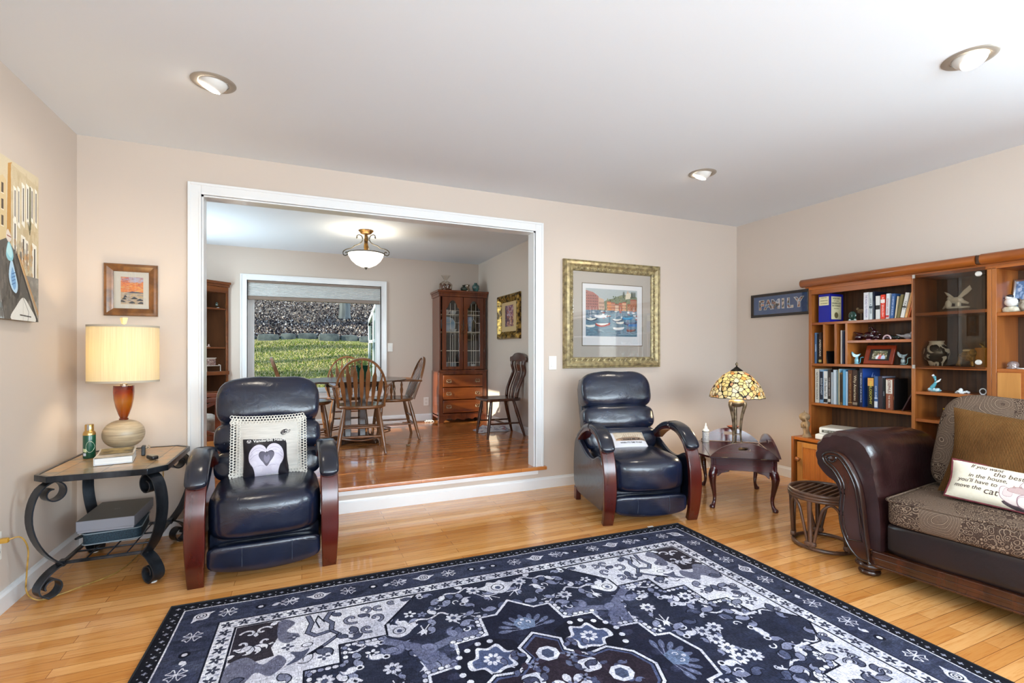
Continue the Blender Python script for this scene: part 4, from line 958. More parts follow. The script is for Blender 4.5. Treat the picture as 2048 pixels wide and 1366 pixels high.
# gilt framed harbour picture
def harbour():
    q=Img(552,426,'a9b2b6'); rg=random.Random(11)
    q.poly([(0,.55),(1,.55),(1,.98),(0,.98)],'aab4b6')
    q.poly(spl2([(.25,.6),(.35,.74),(.5,.80),(.62,.86),(.75,.90),(.9,.86),(1,.84),(1,.55),(.25,.55)],4,True),'6f7a60')
    for i in range(60): q.ell(rg.uniform(.4,1),rg.uniform(.66,.86),.012,.018,rg.choice(['4b5a3c','5e6b45','39472f','8b8a62']))
    # left red building, receding row
    q.poly([(0,.96),(.14,.92),(.24,.84),(.24,.56),(0,.54)],'a4655c'); 
    for r in range(6):
        for c_ in range(7):
            x=.01+c_*.032; y=.60+r*.058; 
            if y<.90-c_*.012: q.poly([(x,y),(x+.014,y),(x+.014,y+.03),(x,y+.03)],'5a3438')
    q.poly([(.24,.82),(.34,.78),(.36,.56),(.24,.56)],'c9a58e')
    for i in range(10): q.poly([(.25+.02*(i%5),.60+.08*(i//5)),(.26+.02*(i%5),.60+.08*(i//5)),(.26+.02*(i%5),.64+.08*(i//5)),(.25+.02*(i%5),.64+.08*(i//5))],'7a5a52')
    for x0,x1,y,c in((.40,.48,.72,'d88c58'),(.48,.56,.70,'c98a6a'),(.56,.63,.67,'e0c2a8'),(.63,.70,.70,'b56a4c'),(.70,.78,.72,'d8a884'),(.80,.97,.68,'b98468'),(.86,.99,.78,'a87058')):
        q.poly([(x0,.55),(x1,.55),(x1,y),(x0,y)],c); q.poly([(x0-.005,y),(x1+.005,y),(x1-.01,y+.025),(x0+.01,y+.025)],'a04c38')
        for i in range(3):
            for j in range(2): xx=x0+(x1-x0)*(i+.5)/3; yy=.59+j*.06; q.poly([(xx-.005,yy),(xx+.005,yy),(xx+.005,yy+.03),(xx-.005,yy+.03)],'6a4a48')
    q.poly([(.76,.80),(.86,.82),(.88,.92),(.84,.95),(.78,.93)],'d8cdb6'); q.poly([(.79,.93),(.83,.93),(.81,1.0)],'c8a890')
    for x in(.90,.92,.94,.96,.885,.72,.74): q.ell(x,.90,.008,.07,'2c3a2c')
    q.poly([(0,.0),(1,0),(1,.55),(0,.55)],'5f7f92')
    for i in range(260): q.line([(x:=rg.uniform(0,1),y:=rg.uniform(0,.55)),(x+rg.uniform(.02,.08),y+rg.uniform(-.005,.005))],.006,rg.choice(['3c6078','86a2b0','2d4258','b4c2c8','4f9ab0','6a5a68']),.7)
    for i in range(60):
        x,y=rg.uniform(0,.98),rg.uniform(.38,.56); s=rg.uniform(.03,.07); q.poly([(x,y),(x+s,y),(x+s*.8,y-.02),(x+s*.15,y-.02)],rg.choice(['e4e6ea','c8d0d8','8a96a8','f0f0ee','54667c','b8584a'])); q.line([(x+s*.5,y),(x+s*.5,y+.09)],.003,'d8d4cc')
    def boat(x,y,s,c,c2='e8e6e0'):
        q.poly(spl2([(x,y),(x+s*.1,y-.05*s*3),(x+s*.5,y-.075*s*3),(x+s,y-.02),(x+s*1.05,y+.03),(x+s*.5,y-.01),(x+s*.1,y+.02)],4,True),c)
        q.poly(spl2([(x+s*.03,y+.008),(x+s*.5,y-.03),(x+s,y+.02),(x+s*.5,y+.012)],4,True),c2)
    boat(.18,.26,.26,'b23c34'); boat(.16,.43,.22,'dfe4ea','f4f4f4'); boat(.52,.18,.20,'d8d8dc'); boat(.70,.40,.20,'2f7fb0','5aa8d0'); boat(.72,.30,.26,'33405c','55627c'); boat(.0,.22,.16,'d2d8d4'); boat(.5,.36,.2,'4a5a70'); boat(.78,.14,.18,'402a2c','8a4a40'); boat(.0,.36,.2,'3c4c60'); boat(.58,.30,.14,'e4dcd0')
    q.poly([(.82,.22),(1,.22),(1,.28),(.82,.27)],'2e6fae')
    return q.mat('harbour_print',.5,noisec=.03)
GILT=nmat('worn_gilt','6c5f46','b9a97e',26,rough=.4,metal=.4,bs=.5,bd=.003,lo=.3,hi=.62,detail=7)
t=pframe('picture_frame','large ornate worn gilt frame with a harbour print hanging above the right recliner','picture',Mb(2.577,1.482),1.03,.945,.098,[(0,.02),(.06,.036),(.12,.034),(.2,.044),(.42,.050),(.55,.040),(.62,.034),(.8,.030),(.93,.022),(.97,.012)],GILT)
rgp=random.Random(8); m=MB()
def ring_pts(inset,step):
    x,y=.515-inset,.4725-inset; out=[]
    for a,b in(((-x,-y),(x,-y)),((x,-y),(x,y)),((x,y),(-x,y)),((-x,y),(-x,-y))):
        L=math.hypot(b[0]-a[0],b[1]-a[1]); n=int(L/step)
        for i in range(n): out.append((a[0]+(b[0]-a[0])*i/n,a[1]+(b[1]-a[1])*i/n,math.atan2(b[1]-a[1],b[0]-a[0])))
    return out
for x,y,a in ring_pts(.006,.0105): m.sph((x,y,.036),.0045,6,4)
ob('beaded_edge',m,GILT,t,smooth=80)
m=MB()
for i,(x,y,a) in enumerate(ring_pts(.072,.028)):
    k=-1 if i%2 else 1; M_=T(x,y,.032)@Matrix.Rotation(a,4,'Z'); s0=len(m.v)
    m.tube(spl([(-.012,-.010*k,0),(-.004,.008*k,.002),(.006,.010*k,.003),(.012,.0,.003),(.006,-.006*k,.003),(.001,-.001*k,.003)],3),.0032,5); m.sph((.002,-.012*k,0),(.007,.004,.004),6,4); m.v[s0:]=[tuple(M_@Vector(p)) for p in m.v[s0:]]
ob('carved_scrollwork',m,GILT,t,smooth=60)
MATB=pm('mat_board','b4aca2',.8); 
ob('mat_board',MB().box(-.43,-.377,.004,.43,.377,.008),MATB,t,smooth=0)
ob('dark_inner_border',MB().box(-.327,-.279,.008,.327,.279,.0095),pm('mat_edge_dark','6a5f4c',.6),t,smooth=0)
ob('white_paper',MB().box(-.320,-.272,.0095,.320,.272,.0105),pm('white_paper','dedee0',.7),t,smooth=0)
uvplane('harbour_print',harbour(),t,T(-.012,.020,.0105),.552,.424)
ob('glass',MB().box(-.43,-.377,.014,.43,.377,.0155),PICGLASS,t,smooth=0)
# sunset picture
def sunset():
    q=Img(220,336,'d8854a'); rg=random.Random(21)
    for i in range(500):
        y=rg.uniform(.42,1); x=rg.uniform(-.1,1); c=rg.choice(['e8742c','f29a3c','c94e3a','e8b86a','f0862e'] if y<.8 else ['c9553c','b0506a','8f8aa8','cdc6d4','e87a34']); q.line([(x,y),(x+rg.uniform(.08,.3),y+rg.uniform(-.04,.05))],.03,c,.6)
    for i in range(40): x,y=rg.uniform(.4,1),rg.uniform(.8,1); q.ell(x,y,.08,.03,'b8b4cc',.5)
    q.poly([(0,0),(1,0),(1,.44),(0,.44)],'b8a48c')
    for i in range(240): y=rg.uniform(0,.44); x=rg.uniform(0,1); q.line([(x,y),(x+rg.uniform(.05,.2),y)],.014,rg.choice(['e8dcc8','c89a5a','8a8694','d4b07c','f0c070','5c5a6c']),.7)
    q.poly([(.3,.42),(.5,.47),(.75,.46),(1,.43),(1,.41),(.3,.41)],'44485c')
    for x,y,s in((.6,.22,.3),(.85,.16,.3),(.15,.20,.2),(.05,.10,.3),(.5,.06,.3),(.9,.05,.3),(.2,.28,.15)): q.poly(spl2([(x-s*.5,y-.02),(x-s*.2,y+.03),(x,y+.05),(x+s*.3,y+.02),(x+s*.5,y-.02),(x,y-.03)],4,True),'20222c')
    return q.mat('sunset_print',.5)
WAL=wood('walnut_frame','4a2a12','8a5a2a','z',.3,.4,16)
t=pframe('picture_frame','small square wooden frame with an orange sunset seascape above the table lamp','picture',Mb(-.957,1.530),.268,.317,.048,[(0,.016),(.1,.024),(.35,.026),(.6,.018),(.75,.014),(.95,.010)],WAL)
ob('mat_board',MB().box(-.09,-.115,.003,.09,.115,.006),pm('cream_mat','d8d2c6',.8),t,smooth=0); uvplane('sunset_print',sunset(),t,T(.003,-.003,.006),.112,.166)
ob('glass',MB().box(-.09,-.115,.0075,.09,.115,.0085),PICGLASS,t,smooth=0)
# canal canvas on the left wall
def canal():
    q=Img(700,700,'cdbfa2'); rg=random.Random(5)
    q.poly([(0,.45),(.52,.45),(.52,1),(0,1)],'c6dade'); q.poly([(0,.45),(.38,.42),(.38,.86),(0,.98)],'c0a274')
    q.poly([(.42,.40),(.52,.42),(.52,.84),(.47,.90),(.42,.86)],'b08c54'); q.poly([(.50,.40),(.60,.42),(.60,.86),(.56,.88),(.50,.84)],'cfb98e'); q.poly([(.60,.30),(.665,.30),(.665,.99),(.62,.97)],'b98a48')
    q.poly([(.655,.30),(1,.0),(1,.93),(.655,.98)],'c4b494'); q.poly([(.80,.40),(1,.25),(1,.62),(.80,.60)],'b9a684')
    for i in range(500): x,y=rg.uniform(.66,1),rg.uniform(.2,.95); q.ell(x,y,.012,.03,rg.choice(['c9bb9c','bfae8c','d0c3a8','b5a27e']),.35)
    for x,y in((.56,.80),(.56,.70),(.56,.60),(.47,.76),(.47,.66)): q.poly([(x-.012,y-.03),(x+.012,y-.03),(x+.012,y+.03),(x-.012,y+.03)],'54483e'); q.line([(x-.016,y-.034),(x+.016,y-.034)],.006,'ded6c4')
    for x,y,w,h in((.70,.74,.030,.20),(.745,.73,.028,.24),(.80,.76,.034,.26),(.855,.78,.034,.24),(.91,.79,.034,.22),(.965,.78,.03,.24),(.70,.52,.038,.22),(.80,.46,.045,.18),(.845,.44,.035,.18),(.945,.38,.05,.28)):
        q.poly([(x-w*.6,y-h*.50),(x+w*.6,y-h*.58),(x+w*.6,y+h*.5),(x-w*.6,y+h*.55)],'e4e0d4'); q.poly([(x-w*.10,y-h*.40),(x+w*.24,y-h*.44),(x+w*.24,y+h*.42),(x-w*.10,y+h*.42)],'4a4340'); q.line([(x-w*.4,y-h*.45),(x-w*.4,y+h*.45)],.004,'b8b0a0')
    q.poly([(.875,.60),(.90,.62),(.895,.90),(.88,.90)],'5c5a3c'); q.line([(.86,.66),(.885,.58),(.90,.66)],.008,'4a4a34')
    for i in range(90): x,y=rg.uniform(.70,.92),rg.uniform(.12,.50); q.ell(x,y,.014,.022,rg.choice(['b07c48','c49a68','a49c8c','9a8468']),.5)
    q.poly([(0,0),(1,0),(.90,.15),(.70,.44),(.60,.50),(.46,.44),(0,.42)],'5a5651'); q.poly([(0,0),(.58,0),(.54,.16),(.50,.30),(0,.34)],'aab6ba')
    for i in range(160): x,y=rg.uniform(.42,.78),rg.uniform(.02,.44); q.ell(x,y,.010,.03,rg.choice(['6b655e','46413c','7f7972','68625c','39362f']),.5)
    q.poly([(.80,.30),(1,.0),(1,.30)],'86817a')
    for i in range(40): x=rg.uniform(.86,1); y=rg.uniform(.06,.28); q.ell(x,y,.02,.02,rg.choice(['948e84','79746c','a8a298']),.4)
    q.poly(spl2([(.62,.26),(.66,.42),(.72,.32),(.76,.22),(.74,.14),(.68,.16)],5,True),'3b3936'); q.poly(spl2([(.63,.28),(.66,.38),(.705,.30),(.735,.22),(.715,.17),(.66,.20)],5,True),'b6d2e6'); q.poly(spl2([(.655,.26),(.67,.33),(.70,.28),(.715,.22),(.69,.19)],4,True),'7aa6d0')
    for i in range(4): q.line([(.665,.22+i*.022),(.705,.235+i*.022)],.005,'3f6698')
    q.poly(spl2([(.60,.41),(.63,.49),(.68,.42),(.67,.37),(.62,.37)],5,True),'8ec6d2'); q.poly(spl2([(.605,.42),(.63,.475),(.67,.42),(.655,.385)],5,True),'b4dee4'); q.poly(spl2([(.60,.51),(.62,.56),(.66,.51),(.63,.48)],5,True),'d8ccc2'); q.line([(.61,.52),(.655,.515)],.006,'8a4a3a')
    q.line([(.72,.42),(.98,.01)],.018,'36322e'); q.line([(.745,.42),(1.0,.05)],.014,'b98c58'); q.line([(.735,.42),(.99,.03)],.004,'e0c090')
    q.poly(spl2([(.66,.0),(.72,.09),(.80,.15),(.88,.10),(.96,.0)],5,True),'dcd9d2'); q.line([(.80,.15),(.80,.0)],.004,'a8a49c'); q.line([(.80,.15),(.87,.06),(.86,.0)],.006,'8a8680'); q.line([(.76,.035),(.90,.03)],.008,'4a4642')
    return q.mat('canal_canvas_print',.6,noisec=.02)
MBm=Matrix(((0,0,1,XL+.001),(1,0,0,2.754),(0,1,0,1.652),(0,0,0,1)))
t=thing('canvas_painting','unframed canvas painting of a canal with moored boats on the left wall','picture'); t.matrix_world=MBm
ob('stretched_canvas',MB().box(-.355,-.354,0,.355,.354,.034),pm('canvas_edge','8a7a62',.8),t,bevel=.002)
uvplane('painted_front',canal(),t,T(0,0,.034),.71,.708,thick=.0008)
# light switch
t=thing('light_switch','white rocker light switch on the wall beside the wide opening','switch'); t.matrix_world=Mb(1.963,1.058)
ob('cover_plate',MB().box(-.037,-.058,0,.037,.058,.006),PLASTIC,t,bevel=.002); ob('rocker',MB().prism([(-.033,.0062),(.033,.0062),(.033,.009),(-.033,.0115)],-.0165,.0165,'x'),WHITE,t,bevel=.001)
# ================================================================ butler tray table
CHERRY=wood('cherry_veneer','2c0f12','4a1a1c','x',.16,.6,12); HONEY=wood('cherry_inner','6a2f14','8f4a20','x',.2,.5,12)
BRASS=pm('brass','b9a878',.25,metal=.9)
t=thing('butler_table','dark cherry tray table with hinged oval leaves and cabriole legs beside the right recliner','side table',(3.148,2.81,0),-39.2)
hx,hy=.23,.335
def leafpoly(L,h):
    # arc with chord L, height h, plus handle slot joined by a bridge
    r=(L*L/4+h*h)/(2*h); a=math.asin(L/2/r); P_=[(r*math.sin(-a+2*a*i/24),h-r+r*math.cos(-a+2*a*i/24)) for i in range(25)]
    return P_
def leafmesh(L,h,th=.014,slot=(.085,.026)):
    # grid between chord and arc, leaving the slot open
    m=MB(); P_=leafpoly(L,h); r=(L*L/4+h*h)/(2*h); f=lambda x:h-r+math.sqrt(max(0,r*r-x*x))
    sw,sh=slot[0]/2,slot[1]; zc=h*.60; xs=[-L/2+L*i/32 for i in range(33)]; xs=sorted(set(xs+[-sw,sw,-sw*.85,sw*.85]))
    vs=[];fs=[]
    def quad(x0,x1,a0,a1,b0,b1):
        for s_ in(0,th): 
            n=len(vs); vs.extend([(x0,a0,s_),(x1,a1,s_),(x1,b1,s_),(x0,b0,s_)]); fs.append((n,n+1,n+2,n+3) if s_ else (n+3,n+2,n+1,n))
    def hs(x): q=abs(x)/sw; return sh/2*(1-max(0,(q-.85)/.15)**2)**.5 if q<1 else 0
    for x0,x1 in zip(xs,xs[1:]):
        if x1<=-sw+1e-6 or x0>=sw-1e-6: quad(x0,x1,0,0,f(x0),f(x1))
        else: quad(x0,x1,0,0,zc-hs(x0),zc-hs(x1)); quad(x0,x1,zc+hs(x0),zc+hs(x1),f(x0),f(x1))
    m.add(vs,fs)
    def wall(pts,closed):
        n=len(pts); v2=[(x,y,0) for x,y in pts]+[(x,y,th) for x,y in pts]; m.add(v2,[(i,(i+1)%n,(i+1)%n+n,i+n) for i in range(n if closed else n-1)])
    wall([(x,f(x)) for x in xs]+[(-L/2,0)][:0],False); wall([(-L/2,0),(L/2,0)],False)
    sx_=[x for x in xs if -sw-1e-6<=x<=sw+1e-6]; wall([(x,zc+hs(x)) for x in sx_]+[(x,zc-hs(x)) for x in sx_[::-1]],True)
    return m
ob('table_top',MB().box(-hx,-hy,.368,hx,hy,.384),CHERRY,t,bevel=.003)
fr=MB(); 
for a in((-hx+.012,-hy+.012,hx-.012,-hy+.030),(-hx+.012,hy-.03,hx-.012,hy-.012),(-hx+.012,-hy+.012,-hx+.03,hy-.012),(hx-.03,-hy+.012,hx-.012,hy-.012)): fr.box(a[0],a[1],.285,a[2],a[3],.368)
ob('apron',fr,CHERRY,t,bevel=.002)
# leaves: front raised, back raised, right half raised, left folded flat
def putleaf(L,h,M,lab=None):
    o=ob('leaf',leafmesh(L,h),CHERRY,t,smooth=30); 
    for v in o.data.vertices: v.co=M@v.co
    o.data.update(); 
    if lab: o['label']=lab
    return o
putleaf(.46,.112,T(0,-hy+.001,.386,rx=97),'raised front leaf'); putleaf(.46,.112,T(0,hy+.012,.386,rx=80),'raised back leaf')
putleaf(.66,.125,T(hx+.002,0,.386,rz=90)@T(rx=84),'half raised side leaf'); putleaf(.66,.125,T(-hx-.002,0,.371,rz=-90)@T(rz=180)@T(rz=180) if False else T(-hx-.002,0,.371)@Matrix.Rotation(R(90),4,'Z'),'side leaf folded flat')
for x in(-.13,.13): ob('hinge',MB().box(x-.02,-hy-.003,.380,x+.02,-hy+.002,.388),BRASS,t)
def cab(sx,sy):
    c=Vector((sx*.196,sy*.300,0)); d=Vector((sx*.70,sy*.70,0))
    pts=[];sc_=[]
    for off,z,r in((.0,.368,.026),(.0,.30,.027),(.012,.268,.030),(.020,.24,.029),(.016,.19,.022),(.004,.13,.016),(-.004,.08,.0125),(.0,.045,.0115),(.010,.022,.015),(.020,.010,.021),(.022,0,.017)):
        pts.append(tuple(c+d*off)+() if False else (c.x+d.x*off,c.y+d.y*off,z)); sc_.append(r)
    P_=spl(pts,4); S_=np.interp(np.linspace(0,len(sc_)-1,len(P_)),range(len(sc_)),sc_)
    m=MB().tube(P_,1,14,scale=list(S_),up=(0,1,0)); m.box(c.x-.024,c.y-.024,.288,c.x+.024,c.y+.024,.368)
    return m,c
for sx in(-1,1):
    for sy in(-1,1):
        m,c=cab(sx,sy); lg=ob('leg',m,CHERRY,t,smooth=60,bevel=.002,bseg=1)
        m=MB().prism([(0,0),(sx*-.085,0),(sx*-.082,-.016),(sx*-.03,-.030),(sx*-.01,-.05),(0,-.055)],-.010,.010,'y'); m.v=[(c.x-sx*.02+a,c.y+b_,.288+z) for a,b_,z in m.v]; ob('knee_block',m,CHERRY,lg,bevel=.003)
# ---- stained glass lamp
m_,nt,b=newmat('pebble_glass'); PEB=m_; setp(b,rough=.25,coat=.4); v=coords(nt,(1,1,1.0))
vo=nt.nodes.new('ShaderNodeTexVoronoi'); vo.inputs['Scale'].default_value=30; vo.inputs['Randomness'].default_value=.75; nt.links.new(v,vo.inputs['Vector'])
ve=nt.nodes.new('ShaderNodeTexVoronoi'); ve.feature='DISTANCE_TO_EDGE'; ve.inputs['Scale'].default_value=30; ve.inputs['Randomness'].default_value=.75; nt.links.new(v,ve.inputs['Vector'])
sp=nt.nodes.new('ShaderNodeSeparateColor'); nt.links.new(vo.outputs['Color'],sp.inputs[0])
c_=ramp(nt,sp.outputs[0],[(0,'f6f2e2'),(.3,'f0e8c4'),(.5,'ece2ac'),(.68,'e6d6a4'),(.8,'d8b070'),(.93,'c89050'),(1,'f8f6ec')])
c_=mix(nt,ramp(nt,ve.outputs['Distance'],[(.03,(1,1,1)),(.07,(0,0,0))]),c_,'15120c'); c_=mix(nt,ramp(nt,vo.outputs['Distance'],[(.66,(0,0,0)),(.72,(1,1,1))]),c_,'1c170f'); nt.links.new(c_,b.inputs['Base Color']); bump(nt,b,ramp(nt,ve.outputs['Distance'],[(.03,(0,0,0)),(.2,(1,1,1))]),.6,.006)
tr=nt.nodes.new('ShaderNodeBsdfTranslucent'); nt.links.new(c_,tr.inputs[0]); mx=nt.nodes.new('ShaderNodeMixShader'); mx.inputs[0].default_value=.5
nt.links.new(b.outputs[0],mx.inputs[1]); nt.links.new(tr.outputs[0],mx.inputs[2]); nt.links.new(mx.outputs[0],nt.nodes['Material Output'].inputs[0])
BRZ=nmat('aged_bronze','4a3b2c','b5a083',18,rough=.35,metal=.7,bs=.3); LEAD=pm('dark_lead','26221c',.4,metal=.6)
gx,gy=3.19,2.84
t=thing('stained_glass_lamp','lamp with a domed pebble glass shade and bronze legs on the cherry tray table','lamp',(gx,gy,.3845),20)
rs=.205; prof=[(rs*math.sin(a)**.92 if a>.01 else .0,.405+.245*math.cos(a)**.80 if a<1.56 else .405) for a in [R(14+76*i/18) for i in range(19)]]
prof=[(rs*q,.408+.215*(1-q**1.9)**.72) for q in np.linspace(.20,1,20)]
ob('glass_shade',MB().lathe(prof,56,caps=False).lathe([(r-.003,z-.002) for r,z in prof[::-1]],56,caps=False),PEB,t,smooth=80)
m=MB().tube([(rs*math.cos(2*PI*i/56),rs*math.sin(2*PI*i/56),.407+.002*math.sin(i*1.4)) for i in range(56)],.0022,5,closed=True); ob('shade_rim',m,LEAD,t)
ob('shade_cap',MB().lathe([(.048,.611),(.046,.618),(.028,.632),(.012,.645),(.006,.65),(.006,.658),(0,.658)],24),LEAD,t,smooth=60)
ob('finial',MB().lathe([(.004,.655),(.009,.662),(.011,.670),(.008,.678),(.003,.682),(.0,.690)],12),BRZ,t)
ob('urn_body',MB().lathe([(.0,.325),(.030,.33),(.052,.343),(.062,.360),(.058,.375),(.040,.388),(.033,.394),(.036,.402),(.036,.41),(.020,.415),(.012,.42),(.012,.60),(0,.60)],28),BRZ,t,smooth=70)
for k in range(3):
    a=2*PI*k/3+.6; ca,sa=math.cos(a),math.sin(a)
    pr=[(.056,.365),(.062,.345),(.050,.30),(.036,.235),(.030,.16),(.030,.10),(.038,.05),(.058,.022),(.070,.014)]
    ob('lamp_leg',MB().tube(spl([(r*ca,r*sa,z) for r,z in pr],5),1,10,scale=[.017-.010*min(1,(i/40)*1.6)+(.004 if i>34 else 0) for i in range(41)],up=(-sa,ca,0)),BRZ,t,smooth=80)
ob('base_disc',MB().lathe([(0,0),(.088,0),(.092,.004),(.088,.010),(.060,.014),(.02,.02),(.01,.03),(.0,.03)],32,sy=.85),BRZ,t,smooth=60)
ob('leg_ring',MB().tube([(.033*math.cos(2*PI*i/20),.033*math.sin(2*PI*i/20),.11) for i in range(20)],.003,6,closed=True),BRZ,t)
m=MB()
for x in(-.06,.06): m.sph((x,0,.47),(.022,.022,.032))
ob('bulb',MB().sph((.055,0,.47),(.022,.022,.032)),BULB,t); ob('bulb',MB().sph((-.055,0,.47),(.022,.022,.032)),BULB,t)
lamp('stained_lamp_light','POINT',(gx,gy,.3845+.47),(0,0,0),15,(1,.84,.58),shadow_soft_size=.05)
# ---- bottle and dish
BLBL=nmat('printed_label','8f929a','d5d6da',90,(1,1,3),.5)
t=thing('lotion_bottle','small white pump bottle on the back corner of the cherry tray table','bottle'); t.matrix_world=T(3.148,2.81,0,rz=-39.2)@T(-.195,.262,.3845)
ob('bottle_body',MB().lathe([(0,0),(.026,0),(.028,.004),(.028,.098),(.022,.108),(.014,.114)],24),PLASTIC,t,smooth=50); ob('printed_label',MB().lathe([(.0284,.012),(.0284,.084)],24,caps=False),BLBL,t,smooth=50)
ob('dark_band',MB().lathe([(.0285,.086),(.0285,.092)],24,caps=False),BK,t); ob('pointed_cap',MB().lathe([(.015,.112),(.013,.128),(.007,.134),(.004,.160),(0,.161)],16),PLASTIC,t,smooth=50)
t=thing('glass_dish','small amber glass footed dish behind the stained glass lamp','dish',(3.265,2.945,.3845))
ob('bowl',MB().lathe([(0,.118),(.012,.12),(.022,.135),(.045,.152),(.048,.154),(.043,.148),(.02,.128),(0,.124)],28),nmat('amber_dish_glass','8a4a34','b9765a',9,rough=.15,coat=.5),t,smooth=60); ob('stem',MB().lathe([(.0,0),(.026,0),(.024,.005),(.006,.012),(.006,.11),(.012,.12),(0,.12)],20),nmat('dish_stem_glass','a87860','c69a84',9,rough=.2),t)
t=tag(ob('power_cord',MB().tube(spl([(2.86,3.06,.004),(2.88,3.20,.004),(2.90,3.35,.004),(2.93,3.50,.004),(2.95,3.62,.03),(2.95,3.64,.25)],6),.003,6),pm('brown_cord','3b2a20',.5)),'thin dark cord on the floor between the right recliner and the tray table','cord')
# ================================================================ sofa
LSO=leather('oxblood_leather','200f0f','341c1c',.30,.3,.25,wear=(.50,'7a5a5c')); LDK=leather('dark_leather_rail','150c0b','241512',.35,.2,.15)
SHOW=wood('show_wood','170905','4a2413','z',.22,.5,9); SHOWD=pm('show_wood_dark','1c0d09',.2,coat=.5)
def paisley(name,dark,mid,lt,sc_=5.5):
    m,nt,b=newmat(name); setp(b,rough=.95,spec=.05); v=coords(nt)
    wv=nt.nodes.new('ShaderNodeVectorMath'); wv.operation='ADD'
    nz=nt.nodes.new('ShaderNodeTexNoise'); nz.inputs['Scale'].default_value=3.2; nz.inputs['Detail'].default_value=2; nt.links.new(v,nz.inputs['Vector'])
    s_=nt.nodes.new('ShaderNodeVectorMath'); s_.operation='SCALE'; s_.inputs['Scale'].default_value=.16; nt.links.new(nz.outputs['Color'],s_.inputs[0]); nt.links.new(v,wv.inputs[0]); nt.links.new(s_.outputs[0],wv.inputs[1])
    vo=nt.nodes.new('ShaderNodeTexVoronoi'); vo.inputs['Scale'].default_value=sc_; nt.links.new(wv.outputs[0],vo.inputs['Vector'])
    def sn(src,k,ph=0):
        a=nt.nodes.new('ShaderNodeMath'); a.operation='MULTIPLY_ADD'; nt.links.new(src,a.inputs[0]); a.inputs[1].default_value=k; a.inputs[2].default_value=ph
        q=nt.nodes.new('ShaderNodeMath'); q.operation='SINE'; nt.links.new(a.outputs[0],q.inputs[0]); return q.outputs[0]
    rings=sn(vo.outputs['Distance'],80)
    c1=ramp(nt,rings,[(.15,mid),(.55,dark),(.86,mid),(.97,lt)])
    v2=nt.nodes.new('ShaderNodeTexVoronoi'); v2.inputs['Scale'].default_value=sc_*5.5; nt.links.new(wv.outputs[0],v2.inputs['Vector']); r2=sn(v2.outputs['Distance'],20)
    c2=ramp(nt,r2,[(.2,dark),(.6,mid),(.92,lt)])
    spn=nt.nodes.new('ShaderNodeSeparateColor'); nt.links.new(vo.outputs['Color'],spn.inputs[0])
    c=mix(nt,ramp(nt,spn.outputs[0],[(.42,(0,0,0)),(.48,(1,1,1))]),c1,c2); c=mix(nt,.15,c,ramp(nt,noise(nt,v,160,2),[(.3,dark),(.7,lt)])); nt.links.new(c,b.inputs['Base Color'])
    bump(nt,b,noise(nt,v,260,2),.5,.002); return m
PAIS=paisley('paisley_fabric','3a2b25','615044','937e6a',8)
SO=thing('leather_sofa','brown leather sofa with carved wood arm front and paisley cushions','sofa',(2.65,1.53,0),7.1)
LEN=2.0
def Lp(P_): return [(y-1.53,z) for y,z in P_]
def arm_profile():
    return Lp([(1.479,.15),(1.482,.30),(1.490,.40),(1.520,.48),(1.545,.56),(1.575,.625),(1.56,.68),(1.60,.715),(1.685,.722),(1.755,.70),(1.795,.66),(1.812,.60),(1.80,.53),(1.765,.485),(1.715,.455),(1.69,.42),(1.68,.33),(1.675,.24),(1.655,.15)])
ap=spl2(Lp([(1.479,.15),(1.480,.28),(1.487,.39),(1.503,.47),(1.515,.56),(1.535,.64),(1.58,.70),(1.66,.724),(1.74,.712),(1.795,.67),(1.813,.60),(1.80,.53),(1.755,.48),(1.705,.45),(1.685,.40),(1.678,.30),(1.66,.15)]),4)
ap=ap+[ap[-1]] if False else ap
def armmesh(flip=1,y0=0):
    m=MB(); xs=[.005,.02,.06,.12,.2,.3,.45,.6,.75,.84,.86]; vs=[]; n=len(ap)
    c=(sum(p[0] for p in ap)/n,sum(p[1] for p in ap)/n)
    for i,x in enumerate(xs):
        k=1-.10*(1-min(1,x/.06))**2 - (.10*(max(0,x-.8)/.06)**2)
        dz=-.035*max(0,(x-.3))/.55 if x>.3 else 0
        for j,(y,z) in enumerate(ap):
            g=.004*math.sin(j*1.9)*(max(0,1-x/.14)) if z>.5 else 0
            yy=c[0]+(y-c[0])*k+g; zz=c[1]+(z-c[1])*(k if z>c[1] else 1)+g+dz*max(0,(z-.3)/.4)
            vs.append((x,y0+flip*yy,zz))
    fs=[]
    for i in range(len(xs)-1):
        for j in range(n): l=(j+1)%n; fs.append((i*n+j,i*n+l,(i+1)*n+l,(i+1)*n+j))
    fs.append(tuple(range(n))); fs.append(tuple((len(xs)-1)*n+j for j in range(n))[::-1]); return m.add(vs,fs)
wood_out=Lp([(1.53,.088),(1.58,.095),(1.63,.15),(1.660,.23),(1.669,.316),(1.661,.435),(1.692,.508),(1.742,.555),(1.752,.592),(1.722,.617),(1.675,.617),(1.640,.593),(1.602,.536),(1.571,.457),(1.554,.35),(1.542,.226),(1.524,.088)])
